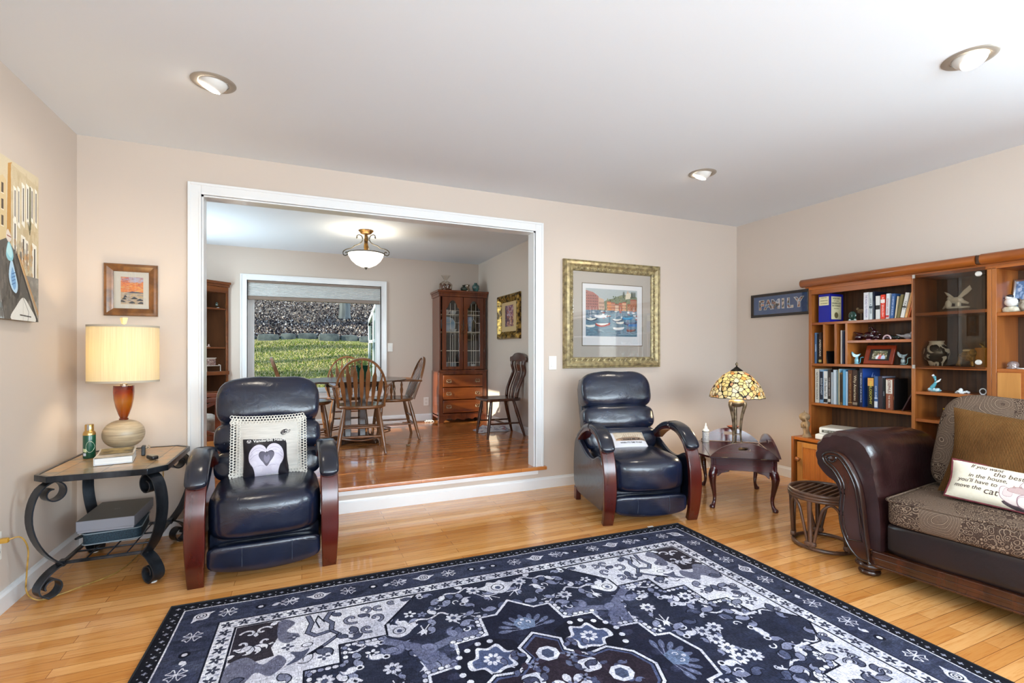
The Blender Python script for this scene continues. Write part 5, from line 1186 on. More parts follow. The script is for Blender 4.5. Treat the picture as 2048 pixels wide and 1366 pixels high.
for fl,y0 in((1,0),(-1,-LEN)):
    a_=ob('arm',armmesh(fl,y0),LSO,SO,smooth=70)
    m=MB(); wp=spl2(wood_out[:],4,True); n=len(wp); cx=sum(p[0] for p in wp)/n; cz=sum(p[1] for p in wp)/n
    vs=[];fs=[]
    # moulded panel: rim, groove, rim, recessed field (inset by normals)
    P_=[Vector(p) for p in wp]; nr=[]
    for i in range(n):
        tng=(P_[(i+1)%n]-P_[i-1]).normalized(); nr.append(Vector((-tng.y,tng.x)))
    area=sum(P_[i].x*P_[(i+1)%n].y-P_[(i+1)%n].x*P_[i].y for i in range(n)); sg=1 if area>0 else -1
    for i in range(n): vs.append((-.002,y0+fl*P_[i].x,P_[i].y))
    for i in range(n): vs.append((-.026,y0+fl*P_[i].x,P_[i].y))
    q_=[P_[i]+nr[i]*.004*sg for i in range(n)]
    for i in range(n): vs.append((-.030,y0+fl*q_[i].x,q_[i].y))
    for k in range(2):
        for i in range(n): j=(i+1)%n; fs.append((k*n+i,k*n+j,(k+1)*n+j,(k+1)*n+i))
    fs.append(tuple(2*n+i for i in range(n)))
    m.add(vs,fs); pw=ob('carved_arm_panel',m,SHOW,a_,smooth=35)
    ob('outer_bead',MB().tube([(-.030,y0+fl*(P_[i]+nr[i]*.005*sg).x,(P_[i]+nr[i]*.005*sg).y) for i in range(n)],.0055,8,closed=True),SHOWD,a_,smooth=80)
    ib=[P_[i]+nr[i]*.021*sg for i in range(n)]; ib=[p for i,p in enumerate(ib) if p.y>.17 and min((p-q2).length for q2 in P_)>.018]
    ob('inner_bead',MB().tube([(-.031,y0+fl*p.x,p.y) for p in ib],.0042,7,closed=True),SHOWD,a_,smooth=80)
    sc_p=[]
    for i in range(20):
        tt=i/19*4.4; r=.026*(1-.16*tt); sc_p.append((-.037,y0+fl*(1.703-1.53+math.cos(2.6+tt)*r),.582+math.sin(2.6+tt)*r*.9))
    ob('carved_volute',MB().tube(sc_p,1,8,scale=[.006]*14+[.007]*6),SHOWD,a_,smooth=80)
    # bun foot
    ob('bun_foot',MB().lathe([(.035,0),(.047,.006),(.050,.016),(.046,.026),(.040,.030),(.050,.034),(.062,.046),(.064,.056),(.056,.068),(.040,.076),(.0,.08)],28,(.065,y0+fl*.035,0)),SHOW,SO,smooth=60)
# base rail with mouldings
m=MB()
for a,b_,x in((.075,.150,-.012),(.075,.086,-.018),(.142,.152,-.018),(.104,.122,-.016)): m.box(x,-LEN+.0,a,.02,-.004,b_)
ob('carved_base_rail',m,SHOW,SO,bevel=.003,bseg=2)
m=MB().box(.0,-LEN,.08,.86,0,.11); ob('underframe',m,SHOWD,SO)
for yb in(-.06,-LEN+.06): ob('rear_foot',MB().lathe([(.03,0),(.04,.05),(.035,.085),(0,.085)],16,(.80,yb,0)),SHOW,SO)
m=MB().rbox((.10,-LEN/2,.228),(.20,LEN-.12,.165),k=14,n=10); ob('front_rail',m,LDK,SO,smooth=60)
m=MB().rbox((.79,-LEN/2,.42),(.20,LEN-.06,.64),k=9,n=12); ob('back_frame',m,LSO,SO,smooth=70)
def cushion(y0,y1,x0,x1,z0,z1,name='seat_cushion'):
    def f(u):
        x,y,z=u
        z=z*(1+.14*(1-x*x)*(1-y*y)) if z>0 else z
        x=x*(1+.05*(1-y*y)*(1-z*z)) if x<0 else x
        return [x,y,z]
    m=MB().rbox(((x0+x1)/2,(y0+y1)/2,(z0+z1)/2),(x1-x0,y1-y0,z1-z0),k=12,n=16,fn=f); return m
nc=3; cw=(LEN-.13)/nc
def crop_pipe(x0,x1,y0,y1,z):
    return MB().tube([(x,y,z) for x,y in rr(x0,y0,x1,y1,.03,4)],.0055,6,closed=True)
for k in range(nc):
    y1=-.062-k*cw; y0=y1-cw+.006
    s_=ob('seat_cushion',cushion(y0,y1,-.025,.62,.302,.430),PAIS,SO,smooth=75)
    ob('welt',crop_pipe(-.022,.60,y0+.003,y1-.003,.424),PAIS,s_,smooth=80)
def backc(yc,wd,ht,zc,xc,tilt,seed,yaw=0):
    rg=random.Random(seed); ph=[rg.uniform(0,6) for _ in range(3)]
    def f(u):
        x,y,z=u; x*=1+.15*(1-y*y)*(1-z*z); z*=1+.05*math.sin(3*y+ph[0])+(.08*(1-y*y) if z>0 else 0); y*=1-.06*z; return [x,y,z]
    return MB().rbox((0,0,0),(.21,wd,ht),k=5,n=18,fn=f).xf(T(xc,yc,zc,rz=yaw,ry=tilt))
for k in range(nc):
    ob('back_cushion',backc(-.075-cw*(k+.5),cw*1.0,.50,.655,.60,17,k),PAIS,SO,smooth=75)
MS=SO.matrix_basis.copy(); MS=T(2.65,1.53,0,rz=7.1)
# loose pillows on the sofa
m_,nt,b=newmat('corduroy'); CORDU=m_; setp(b,rough=.95,spec=.05); v=coords(nt)
wv=nt.nodes.new('ShaderNodeTexWave'); wv.bands_direction='X'; wv.inputs['Scale'].default_value=64; wv.inputs['Distortion'].default_value=.6; wv.inputs['Detail'].default_value=1; nt.links.new(v,wv.inputs['Vector'])
c_=mix(nt,.55,ramp(nt,wv.outputs['Fac'],[(.15,'2c190d'),(.6,'6f4624'),(.95,'9c7040')]),ramp(nt,noise(nt,v,4,3),[(.35,'50341c'),(.65,'805a34')])); nt.links.new(c_,b.inputs['Base Color']); bump(nt,b,wv.outputs['Fac'],.8,.004)
# corduroy pillow: local x along sofa width (toward viewer), y up
Bs=Matrix(((0,0,-1,0),(-1,0,0,0),(0,1,0,0),(0,0,0,1)))   # x->-Y, y->Z, z->-X
t=thing('throw_pillow','large brown corduroy pillow leaning on the paisley back cushion of the sofa','pillow'); t.matrix_world=MS@T(.375,-.475,.640)@Bs@T(rx=-18,rz=-3)
m=pillow(MB(),.60,.44,.20,nu=28,p=2.6,ear=.10); ob('pillow_body',m,CORDU,t,smooth=80)
t=thing('throw_pillow','cream oblong pillow with red piping and lettering about the best seat on the sofa','pillow'); t.matrix_world=MS@T(.235,-.46,.528)@Bs@T(rx=-24,rz=-3)
w4,h4,t4=.46,.185,.085
def catimg():
    q=Img(920,370,'e3d9c4'); rg=random.Random(4)
    for i in range(400): q.ell(rg.uniform(0,1),rg.uniform(0,1),.01,.02,rg.choice(['ded2ba','e8dfcd']),.5)
    def blob(P_,f,o): 
        s_=spl2(P_,5,True); q.poly(s_,o); cx=sum(p[0] for p in s_)/len(s_); cy=sum(p[1] for p in s_)/len(s_); q.poly([(cx+(x-cx)*.955,cy+(y-cy)*.94) for x,y in s_],f)
    q.poly(spl2([(.50,.16),(.60,.03),(.85,.04),(.92,.14),(.70,.22)],5,True),'4a3c40')
    blob([(.60,.52),(.63,.72),(.70,.78),(.82,.74),(.84,.55),(.80,.42),(.66,.42)],'dccfca','8a6a70')
    blob([(.49,.22),(.47,.45),(.50,.52),(.55,.48),(.72,.42),(.72,.22),(.60,.10)],'d8c8c2','8a6a70'); blob([(.50,.30),(.51,.48),(.56,.46),(.56,.30)],'cdb6b2','7a5a60')
    blob([(.62,.10),(.60,.30),(.64,.40),(.74,.40),(.86,.44),(.90,.34),(.88,.14),(.74,.05)],'d2bcba','8a6a70'); blob([(.62,.12),(.61,.30),(.66,.36),(.70,.30),(.69,.10)],'e2d6d0','7a5a60'); blob([(.84,.48),(.90,.60),(.94,.52),(.90,.40)],'cdb6b2','8a6a70')
    blob([(.53,.42),(.54,.50),(.60,.56),(.68,.52),(.70,.44),(.62,.39)],'b49a96','7a5a58'); q.poly([(.555,.50),(.565,.58),(.585,.52)],'a08480'); q.poly([(.60,.54),(.615,.60),(.63,.53)],'a08480')
    for i in range(500): x,y=rg.uniform(.49,.92),rg.uniform(.1,.7); q.ell(x,y,.002,.004,rg.choice(['a88c8c','bfa8a4','cdb8b4']),.5)
    q.a=np.roll(q.a,-46,axis=1)
    return q.mat('cat_pillow_print',.85)
o=ob('pillow_body',pillow(MB(),w4,h4,t4,nu=26,p=3.2,ear=.05),catimg(),t,smooth=80); uvtop(o,w4,h4)
PIP=nmat('red_piping','5a1a24','7a3038',30,rough=.6)
def edge(w,h,ear,n=12):
    out=[]
    for a,b_ in(((-1,-1),(1,-1)),((1,-1),(1,1)),((1,1),(-1,1)),((-1,1),(-1,-1))):
        for i in range(n):
            x=a[0]+(b_[0]-a[0])*i/n; y=a[1]+(b_[1]-a[1])*i/n; out.append((x*w/2*(1-ear*(1-abs(y)**1.5)*abs(x)**3),y*h/2*(1-ear*(1-abs(x)**1.5)*abs(y)**3),0))
    return out
ob('piping',MB().tube(edge(w4,h4,.05),.005,7,closed=True),PIP,t)
BRT=pm('brown_print','4a342c',.8)
for s_,x,y,sz in(('If you want',-.150,.070,.025),('the best seat',-.066,.048,.031),('in the house,',-.150,.024,.026),("you'll have to",-.185,-.002,.026),('move the',-.195,-.031,.026),('cat',-.088,-.036,.042)):
    text('lettering',s_,sz,BRT,t,None,.0004,align='LEFT',shear=.18,fn=(lambda dx,dy:(lambda p:Vector((p.x+dx,p.y+dy,psurf(min(.228,p.x+dx),p.y+dy,w4,h4,t4,3.2)+.0012+p.z))))(x,y))
# ================================================================ rattan stool
RAT=nmat('rattan','3a2418','6b4a38',12,(1,1,.3),.35,coat=.2); RATW=nmat('rattan_wrap','4a3228','7a5a48',60,(1,1,4),.5)
t=thing('rattan_stool','round dark rattan stool with looped legs standing behind the sofa arm','stool',(2.862,1.915,0))
def ringt(r,z,tr,name='ring',par=None,n=40): return ob(name,MB().tube([(r*math.cos(2*PI*i/n),r*math.sin(2*PI*i/n),z) for i in range(n)],tr,8,closed=True),RAT,par or t,smooth=80)
ringt(.178,.327,.010,'top_ring'); ringt(.182,.311,.009,'top_ring'); ringt(.180,.296,.009,'top_ring'); ringt(.158,.013,.0115,'floor_ring')
for k in range(9):
    y=-.14+k*.035; h=math.sqrt(max(0,.170**2-y*y)); ob('seat_pole',MB().tube([(-h,y*1.0,.318),(h,y,.318)],.0095,8).xf(T(rz=12)),RAT,t,smooth=80)
for k in range(5):
    a=2*PI*k/5+2.05; a2=a+2*PI/5
    pt=lambda r,an,z:(r*math.cos(an),r*math.sin(an),z)
    ob('leg',MB().tube([pt(.172,a,.292),pt(.165,a,.15),pt(.158,a,.018)],.013,9),RAT,t,smooth=80)
    am=(a+a2)/2
    ob('looped_brace',MB().tube(spl([pt(.157,a+.08,.02),pt(.163,a+.20,.12),pt(.169,a+.36,.235),pt(.171,am-.12,.272),pt(.172,am,.283),pt(.171,am+.12,.272),pt(.169,a2-.36,.235),pt(.163,a2-.20,.12),pt(.157,a2-.08,.02)],5),.0085,7),RAT,t,smooth=80)
    ob('cane_wrap',MB().rbox((0,0,0),(.028,.062,.028),k=5,n=4).xf(T(rz=0)@Matrix.Rotation(a,4,'Z')@T(.160,0,.040)),RATW,t,smooth=60)
# ================================================================ recessed eyeball ceiling lights
NICK=pm('brushed_nickel','a9a196',.4,metal=.35); EYE=pm('eyeball_white','d8d6d2',.4); HOT=pm('lit_bulb','fff6e6',.4,em='fff1dc',es=14)
def eyeball(loc,az,lab,e=13):
    t=thing('recessed_ceiling_light',lab,'ceiling light',loc,0,'recessed eyeball ceiling lights')
    ob('trim_ring',MB().lathe([(.066,.0),(.066,-.004),(.075,-.007),(.092,-.004),(.096,0)],40,caps=False),NICK,t,smooth=60)
    d=Vector((math.cos(az)*.5,math.sin(az)*.5,-1)).normalized(); q=d.to_track_quat('Z','Y').to_matrix().to_4x4()
    prof=[(.064*math.sin(a),.064*math.cos(a)) for a in [R(100-55*i/10) for i in range(11)]]
    e_=ob('eyeball',MB().lathe([(r,z) for r,z in prof],36,caps=False).xf(T(0,0,.018)@q),EYE,t,smooth=70)
    ob('bulb',MB().lathe([(0,.058),(.030,.054),(.0475,.046)],28).xf(T(0,0,.018)@q),HOT,t,smooth=70)
    L=lamp('ceiling_spot','SPOT',(loc[0]+d.x*.075,loc[1]+d.y*.075,loc[2]+.018+d.z*.075),d.to_track_quat('-Z','Y').to_euler(),e,(1,.90,.76),spot_size=R(125),spot_blend=.9,shadow_soft_size=.04)
    return t
eyeball((-.387,2.695,2.4395),R(155),'recessed eyeball light in the ceiling at the left, nearest the canal painting')
eyeball((2.683,1.150,2.4395),R(250),'recessed eyeball light in the ceiling at the right, above the sofa')
eyeball((2.652,2.662,2.4395),R(120),'recessed eyeball light in the ceiling above the gilt framed picture')
# ================================================================ teak wall unit
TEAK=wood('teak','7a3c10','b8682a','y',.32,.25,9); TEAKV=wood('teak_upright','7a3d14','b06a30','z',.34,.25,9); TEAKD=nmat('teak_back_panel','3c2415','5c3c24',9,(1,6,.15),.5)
TEAKL=wood('teak_light','a5682c','cb8c48','z',.34,.25,9)
XF,XBK=3.83,4.098
_c,_s=math.cos(R(23.45)),math.sin(R(23.45))
def YX(px,X=3.83):
    a=(px-1024)/969.4; return X*(_c-a*_s)/(a*_c+_s)
def ZP(px,py,X=3.83):
    y=YX(px,X); return 1.154+(703.25-py)/969.4*(X*_s+y*_c)
U=thing('display_bookcase','tall teak wall unit with open shelves and a smoked glass door on the right wall','bookcase',(XF,2.69,.474))
o3=lambda m:(m.xf(T(-XF,-2.69,-.474)),m)[1]
def part(nm,boxes,mat,par=U,**k):
    m=MB()
    for b_ in boxes: m.box(*b_)
    return ob(nm,o3(m),mat,par,**k)
YE=.62
for y0,y1 in((2.668,2.69),(1.935,1.957),(1.5365,1.5585),(1.514,1.5355),(YE,YE+.022)): part('side_panel',[(XF,y0,.474,XBK,y1,1.66)],TEAKV,bevel=.0015)
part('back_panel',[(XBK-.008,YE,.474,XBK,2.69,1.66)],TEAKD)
def shelf(y0,y1,z,x0=XF+.004): part('shelf',[(x0,y0,z-.020,XBK-.008,y1,z)],TEAK,bevel=.0015)
shelf(1.957,2.668,1.390); shelf(1.957,2.668,1.058); shelf(1.957,2.668,.738); shelf(1.957,2.384,1.240)
for z in(1.415,1.058,.885,.70): shelf(1.5585,1.935,z)
shelf(YE+.022,1.514,1.388); shelf(YE+.022,1.514,1.052)
for y in(2.5655,2.475,2.392): part('divider',[(XF+.004,y-.008,1.058,XBK-.008,y+.008,1.370)],TEAKV,bevel=.001)
part('top_board',[(XF,YE,1.655,XBK,2.69,1.675)],TEAK)
part('fascia',[(XF-.002,1.957,1.618,XF+.018,2.668,1.657)],TEAK,bevel=.002)
m=MB()
pf=[(.034*math.cos(a)*1.1,.033*math.sin(a)) for a in[2*PI*i/20 for i in range(20)]]
m=MB().sweep([(XF-.012,y,1.716) for y in(2.742,2.738,2.0,1.600)],pf,scale=[(.82,.82),(1,1),(1,1),(1,1)]); ob('rounded_cornice',o3(m),TEAK,U,smooth=60)
m=MB().sweep([(XF-.016,y,1.718) for y in(1.575,1.572,1.0,YE-.04)],pf,scale=[(1,1)]*3+[(.82,.82)]); ob('rounded_cornice',o3(m),TEAK,U,smooth=60)
part('cornice_joint',[(XF-.036,1.570,1.69,XBK,1.602,1.745)],TEAKD,bevel=.006); part('cornice_board',[(XF+.0,YE-.03,1.676,XBK,2.72,1.742)],TEAK)
m=MB().box(XF,YE+.022,.474,XF+.02,1.514,1.032); dl=ob('door',o3(m),TEAK,U,bevel=.002); part('door_stile',[(XF-.004,1.405,.48,XF-.0005,1.508,1.028)],TEAKL,bevel=.0005)
gd=part('glass_door',[(XF-.012,1.562,1.045,XF-.007,1.940,1.672)],SMOKE); 
for z in(1.632,1.088):
    m=MB().lathe([(0,.012),(.013,.011),(.0165,.006),(.0165,.0)],24).xf(T(XF-.012,1.592,z,ry=-90)); ob('round_knob',o3(m),SIL if False else pm('nickel_knob','d8d4cc',.35,metal=.3),gd,smooth=50)
m=MB()
for z in(1.05,1.665): m.box(XF-.014,1.930,z-.012,XF-.004,1.945,z+.012)
ob('door_pivot',o3(MB().box(XF-.014,1.930,1.040,XF-.004,1.945,1.064)),pm('steel_pivot','b8b0a8',.35,metal=.7),gd); ob('door_pivot',o3(MB().box(XF-.014,1.930,1.652,XF-.004,1.945,1.676)),bpy.data.materials['steel_pivot'],gd)
part('lower_cupboard',[(XF,YE,.07,XBK,1.512,.473)],TEAK,bevel=.002)
# low base cabinet
BX=3.62; YB2=1.52; Bc=thing('base_cabinet','low teak base cabinet with tambour grooved doors under the wall unit','cabinet',(BX,2.69,0))
ob_=lambda m:(m.xf(T(-BX,-2.69,0)),m)[1]
def bpart(nm,boxes,mat,**k):
    m=MB()
    for b_ in boxes: m.box(*b_)
    return ob(nm,ob_(m),mat,Bc,**k)
bpart('carcass',[(BX+.03,YB2,.085,XBK,2.672,.11),(XBK-.01,YB2,.085,XBK,2.69,.455),(BX+.05,YB2,.11,BX+.06,2.66,.45)],TEAKV)
for y0,y1 in((2.670,2.690),(1.935,1.955),(YB2,YB2+.02)): bpart('side_panel',[(BX,y0,.072,XBK,y1,.474)],TEAKV,bevel=.002)
bpart('cabinet_top',[(BX+.004,YB2+.02,.452,XBK,2.669,.474)],TEAK,bevel=.002)
bpart('plinth',[(BX+.04,YB2+.02,.0,BX+.06,2.64,.085),(XBK-.05,YB2+.02,0,XBK-.03,2.64,.085)],TEAKD); bpart('rear_foot',[(XBK-.12,2.665,0,XBK-.02,2.70,.045)],TEAKD)
TAMB,nt,b=newmat('grooved_door_panel'); setp(b,rough=.35,coat=.3); v=coords(nt); wv=nt.nodes.new('ShaderNodeTexWave'); wv.bands_direction='Y'; wv.inputs['Scale'].default_value=24; wv.inputs['Distortion'].default_value=0; nt.links.new(v,wv.inputs['Vector'])
nt.links.new(mix(nt,.7,ramp(nt,wv.outputs['Fac'],[(.0,'6a2c0c'),(.25,'b0581c'),(1,'c87430')]),ramp(nt,noise(nt,coords(nt,(1,1,.1)),12,4),[(.3,'a04c18'),(.7,'d08038')])),b.inputs['Base Color']); bump(nt,b,wv.outputs['Fac'],.6,.004)
for y0,y1 in((2.32,2.655),(1.96,2.315),(1.545,1.93)):
    dr=bpart('door',[(BX+.022,y0,.105,BX+.04,y0+.045,.435),(BX+.022,y1-.045,.105,BX+.04,y1,.435),(BX+.022,y0+.045,.105,BX+.04,y1-.045,.145),(BX+.022,y0+.045,.395,BX+.04,y1-.045,.435)],TEAKL,bevel=.002)
    ob('grooved_panel',ob_(MB().box(BX+.028,y0+.04,.14,BX+.036,y1-.04,.40)),TAMB,dr)
    ob('door_knob',ob_(MB().lathe([(.007,0),(.007,.014),(.016,.022),(.020,.032),(.014,.042),(0,.045)],20).xf(T(BX+.022,y1-.024,.30,ry=-90))),TEAKV,dr,smooth=60)
# ---------------------------------------------------------------- books
def bm(c,rough=.5): 
    k='book_'+c
    return bpy.data.materials.get(k) or pm(k,c,rough,coat=.1)
PG=pm('paper_block','d9d3c4',.85)
def book(label,pl,pr,zb,ht,c,X=3.862,dp=.16,lean=0,c2=None,title=None,tc='e8e4da',group='books standing on the wall unit shelves',tsz=.55,flip=False,band=None):
    y1=YX(pl,X); y0=YX(pr,X) if pr>5 else y1-pr; th=max(.007,y1-y0-.0008); yc=(y0+y1)/2
    t=thing('book',label,'book',group=group)
    t.matrix_world=T(X,yc,zb+.0003)@T(rx=0)@(T(0,-th/2,0)@Matrix.Rotation(R(lean),4,'X')@T(0,th/2,0))
    mt=bm(c); cv=bm(c2) if c2 else mt; k=min(.0018,th*.18)
    ob('cover',MB().box(0,-th/2,0,.0025,th/2,ht).box(0,-th/2,0,dp,-th/2+k,ht).box(0,th/2-k,0,dp,th/2,ht) if not c2 else MB().box(0,-th/2,0,.0025,th/2,ht).box(0,th/2-k,0,dp,th/2,ht),mt,t,bevel=.0008)
    if c2: ob('front_cover',MB().box(.0025,-th/2,0,dp,-th/2+k,ht),cv,t,label='%s front cover'%'printed')
    ob('pages',MB().box(.0026,-th/2+k,.003,dp-.004,th/2-k,ht-.004),PG,t)
    if band:
        for z0_,z1_,cb in band: ob('spine_label',MB().box(-.0007,-th/2+.001,z0_*ht,0,th/2-.001,z1_*ht),bm(cb),t)
    if title:
        s_=title; sz=th*tsz; L=len(s_)*sz*.55; xs=min(1,ht*.82/L)
        text('title',s_,sz,bm(tc),t,Matrix(((0,0,-1,-.0012),(0,1,0,0),(0,0,1,0),(0,0,0,1)))@Matrix.Translation((0,0,ht*.5))@Matrix(((0,0,1,0),(0,1,0,0),(-1,0,0,0),(0,0,0,1))),.0003,xs=xs)
    return t
# title orientation: reading top to bottom on the spine (facing -X)
def spineM(ht): return Matrix(((0,0,-1,-.0012),(0,-1,0,0),(-1,0,0,ht*.5),(0,0,0,1)))
def book_title(t,s_,th,ht,c,tsz=.6):
    sz=th*tsz; L=len(s_)*sz*.58; xs=min(1.25,ht*.80/L); text('title',s_,sz,bm(c),t,spineM(ht),.0003,xs=xs)
_b=book
def book(label,pl,pr,zb,ht,c,title=None,tc='e8e4da',tsz=.6,X=3.862,**k):
    t=_b(label,pl,pr,zb,ht,c,X=X,**k)
    if title:
        th=YX(pl,X)-YX(pr,X)-.0008; book_title(t,title,th,ht,tc,tsz)
    return t
z1=1.390
t=book('very thick royal blue unabridged dictionary with cream labels on the top shelf',1637,1659.5,z1,.225,'10188a',c2='10188a',dp=.165,X=3.852)
th=YX(1637,3.852)-YX(1659.5,3.852)
ob('spine_label',MB().box(-.0007,-th/2+.008,.135,0,th/2-.006,.205),bm('d8cda2'),t); ob('cover_label',MB().box(.018,-th/2-.0007,.022,.14,-th/2,.205),bm('cfc7a0'),t)
for s_,z,sz in(("WEBSTER'S",.195,.010),('UNABRIDGED',.172,.0095),('DICTIONARY',.150,.0095)): text('title',s_,sz,bm('2a2418'),t,Matrix(((0,0,-1,-.001),(-1,0,0,0),(0,1,0,z),(0,0,0,1))),.0003)
for s_,z,sz in(("WEBSTER'S",.188,.019),('ENCYCLOPEDIC',.169,.009),('UNABRIDGED',.150,.0185),('DICTIONARY',.130,.018),('NEW REVISED EDITION',.108,.006)): text('cover_title',s_,sz,bm('2a2418'),t,Matrix(((1,0,0,.079),(0,0,-1,-th/2-.001),(0,1,0,z),(0,0,0,1))),.0003,xs=.95)
ob('cover_emblem',MB().lathe([(0,0),(.024,0),(.024,.0006),(0,.0006)],20).xf(T(.079,-th/2-.0002,.055,rx=90)),bm('6a5f3c'),t)
book('tall cream hardback with violet spine lettering on the top shelf',1727,1737.7,z1,.205,'d9d6d8',title='THE ROAD TO FREEDOM',tc='7a6a9a'); book('slim pale grey hardback beside the cream book on the top shelf',1738,1745,z1,.203,'c6ccce',title='LAW & ORDER',tc='2c3440',band=[(.42,.50,'3a4450')])
book('tall dark navy hardback, only its front cover showing above its neighbours, on the top shelf',1745.3,1749,z1,.207,'141a30',c2='10152a',dp=.20)
book('white paperback with a black square on its spine on the top shelf',1751,1760,z1,.170,'d8d6d2',X=3.855,band=[(.42,.60,'14110f')])
book('bright red paperback with a white spine patch on the top shelf',1761,1770,z1,.176,'d8361c',title='NEW ENGLISH',tc='f4ded6',X=3.855,band=[(.66,.80,'e8e0dc')])
book('white and red paperback leaning against the bright red one',1771,1778,z1,.180,'d8dde2',title='SPANISH VERBS',tc='a83a3a',X=3.855,lean=1.5,band=[(.05,.14,'c23c3c')])
book('medium blue paperback leaning in the top shelf row',1779.5,1787,z1,.176,'34588c',title='A HISTORY OF EUROPE',tc='c6d4ea',X=3.855,lean=4)
book('thin cream booklet leaning in the top shelf row',1789,1792,z1,.155,'cdbb98',X=3.855,lean=6); book('olive green paperback leaning in the top shelf row',1793,1799,z1,.165,'6e6238',X=3.855,lean=9)
book('white paperback with black marks leaning near the end of the top shelf row',1800,1808,z1,.175,'dcd8d0',title='TAXES',tc='1c1a18',X=3.855,lean=11,tsz=.7,band=[(.4,.46,'2a2622')])
book('pale orange paperback leaning near the end of the top shelf row',1808.8,1814,z1,.174,'e2aa68',title='COOKING FOR TWO',tc='9a5a2a',X=3.855,lean=13); book('dark orange paperback leaning last in the top shelf row',1814.5,1818.5,z1,.180,'bf5a1e',title='MEDICINE',tc='f0d4b0',X=3.855,lean=14)
z2=1.058
book('blue and white patterned book in the first narrow cubby',1629,1633.5,z2,.250,'4a6a90',c2='6a86a8',title='FLOWERS',tc='e8eef4'); book('thin black book between the patterned book and the brown one in the first cubby',1634,1636.2,z2,.240,'14161c')
book('dark brown book titled AMERICANS in the first narrow cubby',1637,1643.4,z2,.252,'33201a',title='AMERICANS',tc='e8dccb',tsz=.8,band=[(.04,.12,'c8b468')])
t=book('black picture folder leaning in the second narrow cubby',1654,1656.5,z2,.235,'0c0d10',X=3.85,lean=0,dp=.15); t.matrix_world=t.matrix_world@T(rx=0)@Matrix.Rotation(R(-9),4,'X')
book('thin white book in the third narrow cubby',1681,1684,z2,.262,'d2ccc6',dp=.2); book('thin navy book in the third narrow cubby',1684.8,1688.4,z2,.255,'1a2444',c2='2a2f4c',dp=.2)
z3=.738
book('tall cream hardback with black spine lettering first on the long lower book row',1630,1638.6,z3,.275,'cfcabd',title='NATIONS AND VIOLENCE',tc='2a2826')
book('pale blue book with a dark spine panel second on the lower book row',1639.2,1646.4,z3,.268,'7fa0c0',c2='86b0d4',title='GOLD COAST',tc='d8e4ee',band=[(.10,.95,'1c2436')])
book('white book with script lettering on the lower book row',1647,1655,z3,.258,'dcdad6',title='Off the Beaten Path',tc='2a2c30',tsz=.85,band=[(.03,.14,'1c1a1a')])
book('dark grey brown hardback beside the white script book on the lower row',1655.6,1661.4,z3,.272,'3a302e',title='THE GREAT ESCAPE',tc='b8aea6',band=[(.05,.14,'cfc8bc')])
book('slim silver grey book fifth on the lower book row',1662,1666,z3,.252,'b0b6ba'); book('pale white blue book sixth on the lower book row',1666.4,1672.2,z3,.272,'c9d2da',c2='e0e4e8'); book('grey green book beside the pale one on the lower row',1672.6,1676.4,z3,.266,'6f8084')
book('cream spined book with pale blue cover on the lower row',1676.8,1679,z3,.280,'cdbf98',c2='8cbcd8',dp=.20); book('brown and gold labelled book on the lower row',1679.4,1685,z3,.252,'7a5c34',title='COUNTRY LIVING',tc='1e1610',tsz=.7,band=[(.08,.95,'3c2c1c')])
book('bright sky blue book on the lower row',1685.5,1691,z3,.272,'5fa0c8',c2='3a78a8',dp=.19); book('light blue white book on the lower row',1691.4,1695.5,z3,.262,'a8c4da')
book('reddish brown hardback with gold rules on the lower row',1696,1704.4,z3,.274,'5a3018',title='ENCYCLOPEDIA OF HISTORY',tc='b08a50',tsz=.5,band=[(.08,.10,'b08a50')])
book('dark brown hardback titled Why Americans on the lower row',1705,1715,z3,.276,'3c241a',title='Why Americans',tc='d8c8a8',tsz=.72,band=[(.04,.11,'8a7a68')]); book('thin black book after the brown hardbacks on the lower row',1715.5,1718,z3,.274,'0f0e10')
t=book('tall blue book with light rays on its large cover on the lower row',1718.6,1725,z3,.290,'1c2440',c2='244a9a',title='THE ORIGIN OF OUR WORLD',tc='d0d4e4',tsz=.6,dp=.215)
rgb_=random.Random(6); m=MB()
for i in range(14):
    a=rgb_.uniform(.2,1.35); r0=rgb_.uniform(.02,.1); r1_=r0+rgb_.uniform(.05,.13); c0=(.05,.10)
    th=YX(1718.6,3.862)-YX(1725,3.862); p0=(c0[0]+r0*math.cos(a),-th/2-.0004,c0[1]+r0*math.sin(a)); p1=(min(.20,c0[0]+r1_*math.cos(a)),-th/2-.0004,min(.28,c0[1]+r1_*math.sin(a))); m.tube([p0,p1],.0011,4)
ob('printed_rays',m,bm('9ab0e0'),t)
book('black paperback titled PHILOSOPHY with an orange top on the lower row',1735,1747.5,z3,.225,'17120f',title='PHILOSOPHY',tc='d8cc50',tsz=.55,X=3.855,band=[(.72,.98,'d89a4c')])
book('white and blue spined book right of the black paperback on the lower row',1748.2,1755.5,z3,.235,'3c5c8c',title='CITY GUIDE',tc='e0e6ee',X=3.855,band=[(.03,.22,'dde0e4'),(.30,.34,'a8b8d0')])
book('plain dark maroon brown book on the lower row',1756,1764.5,z3,.236,'3a2a2e',c2='8a8a9a',X=3.86); book('slim near black book after the maroon one on the lower row',1765,1770.5,z3,.225,'14161c',title='HOPE',tc='b8c0c8',X=3.86)
t=book('orange and white book titled JOSEPHUS on the lower row',1771.5,1785,z3,.222,'8a4a30',c2='6a3420',title=None,X=3.845,dp=.12,band=[(.52,.97,'d8cfc0')])
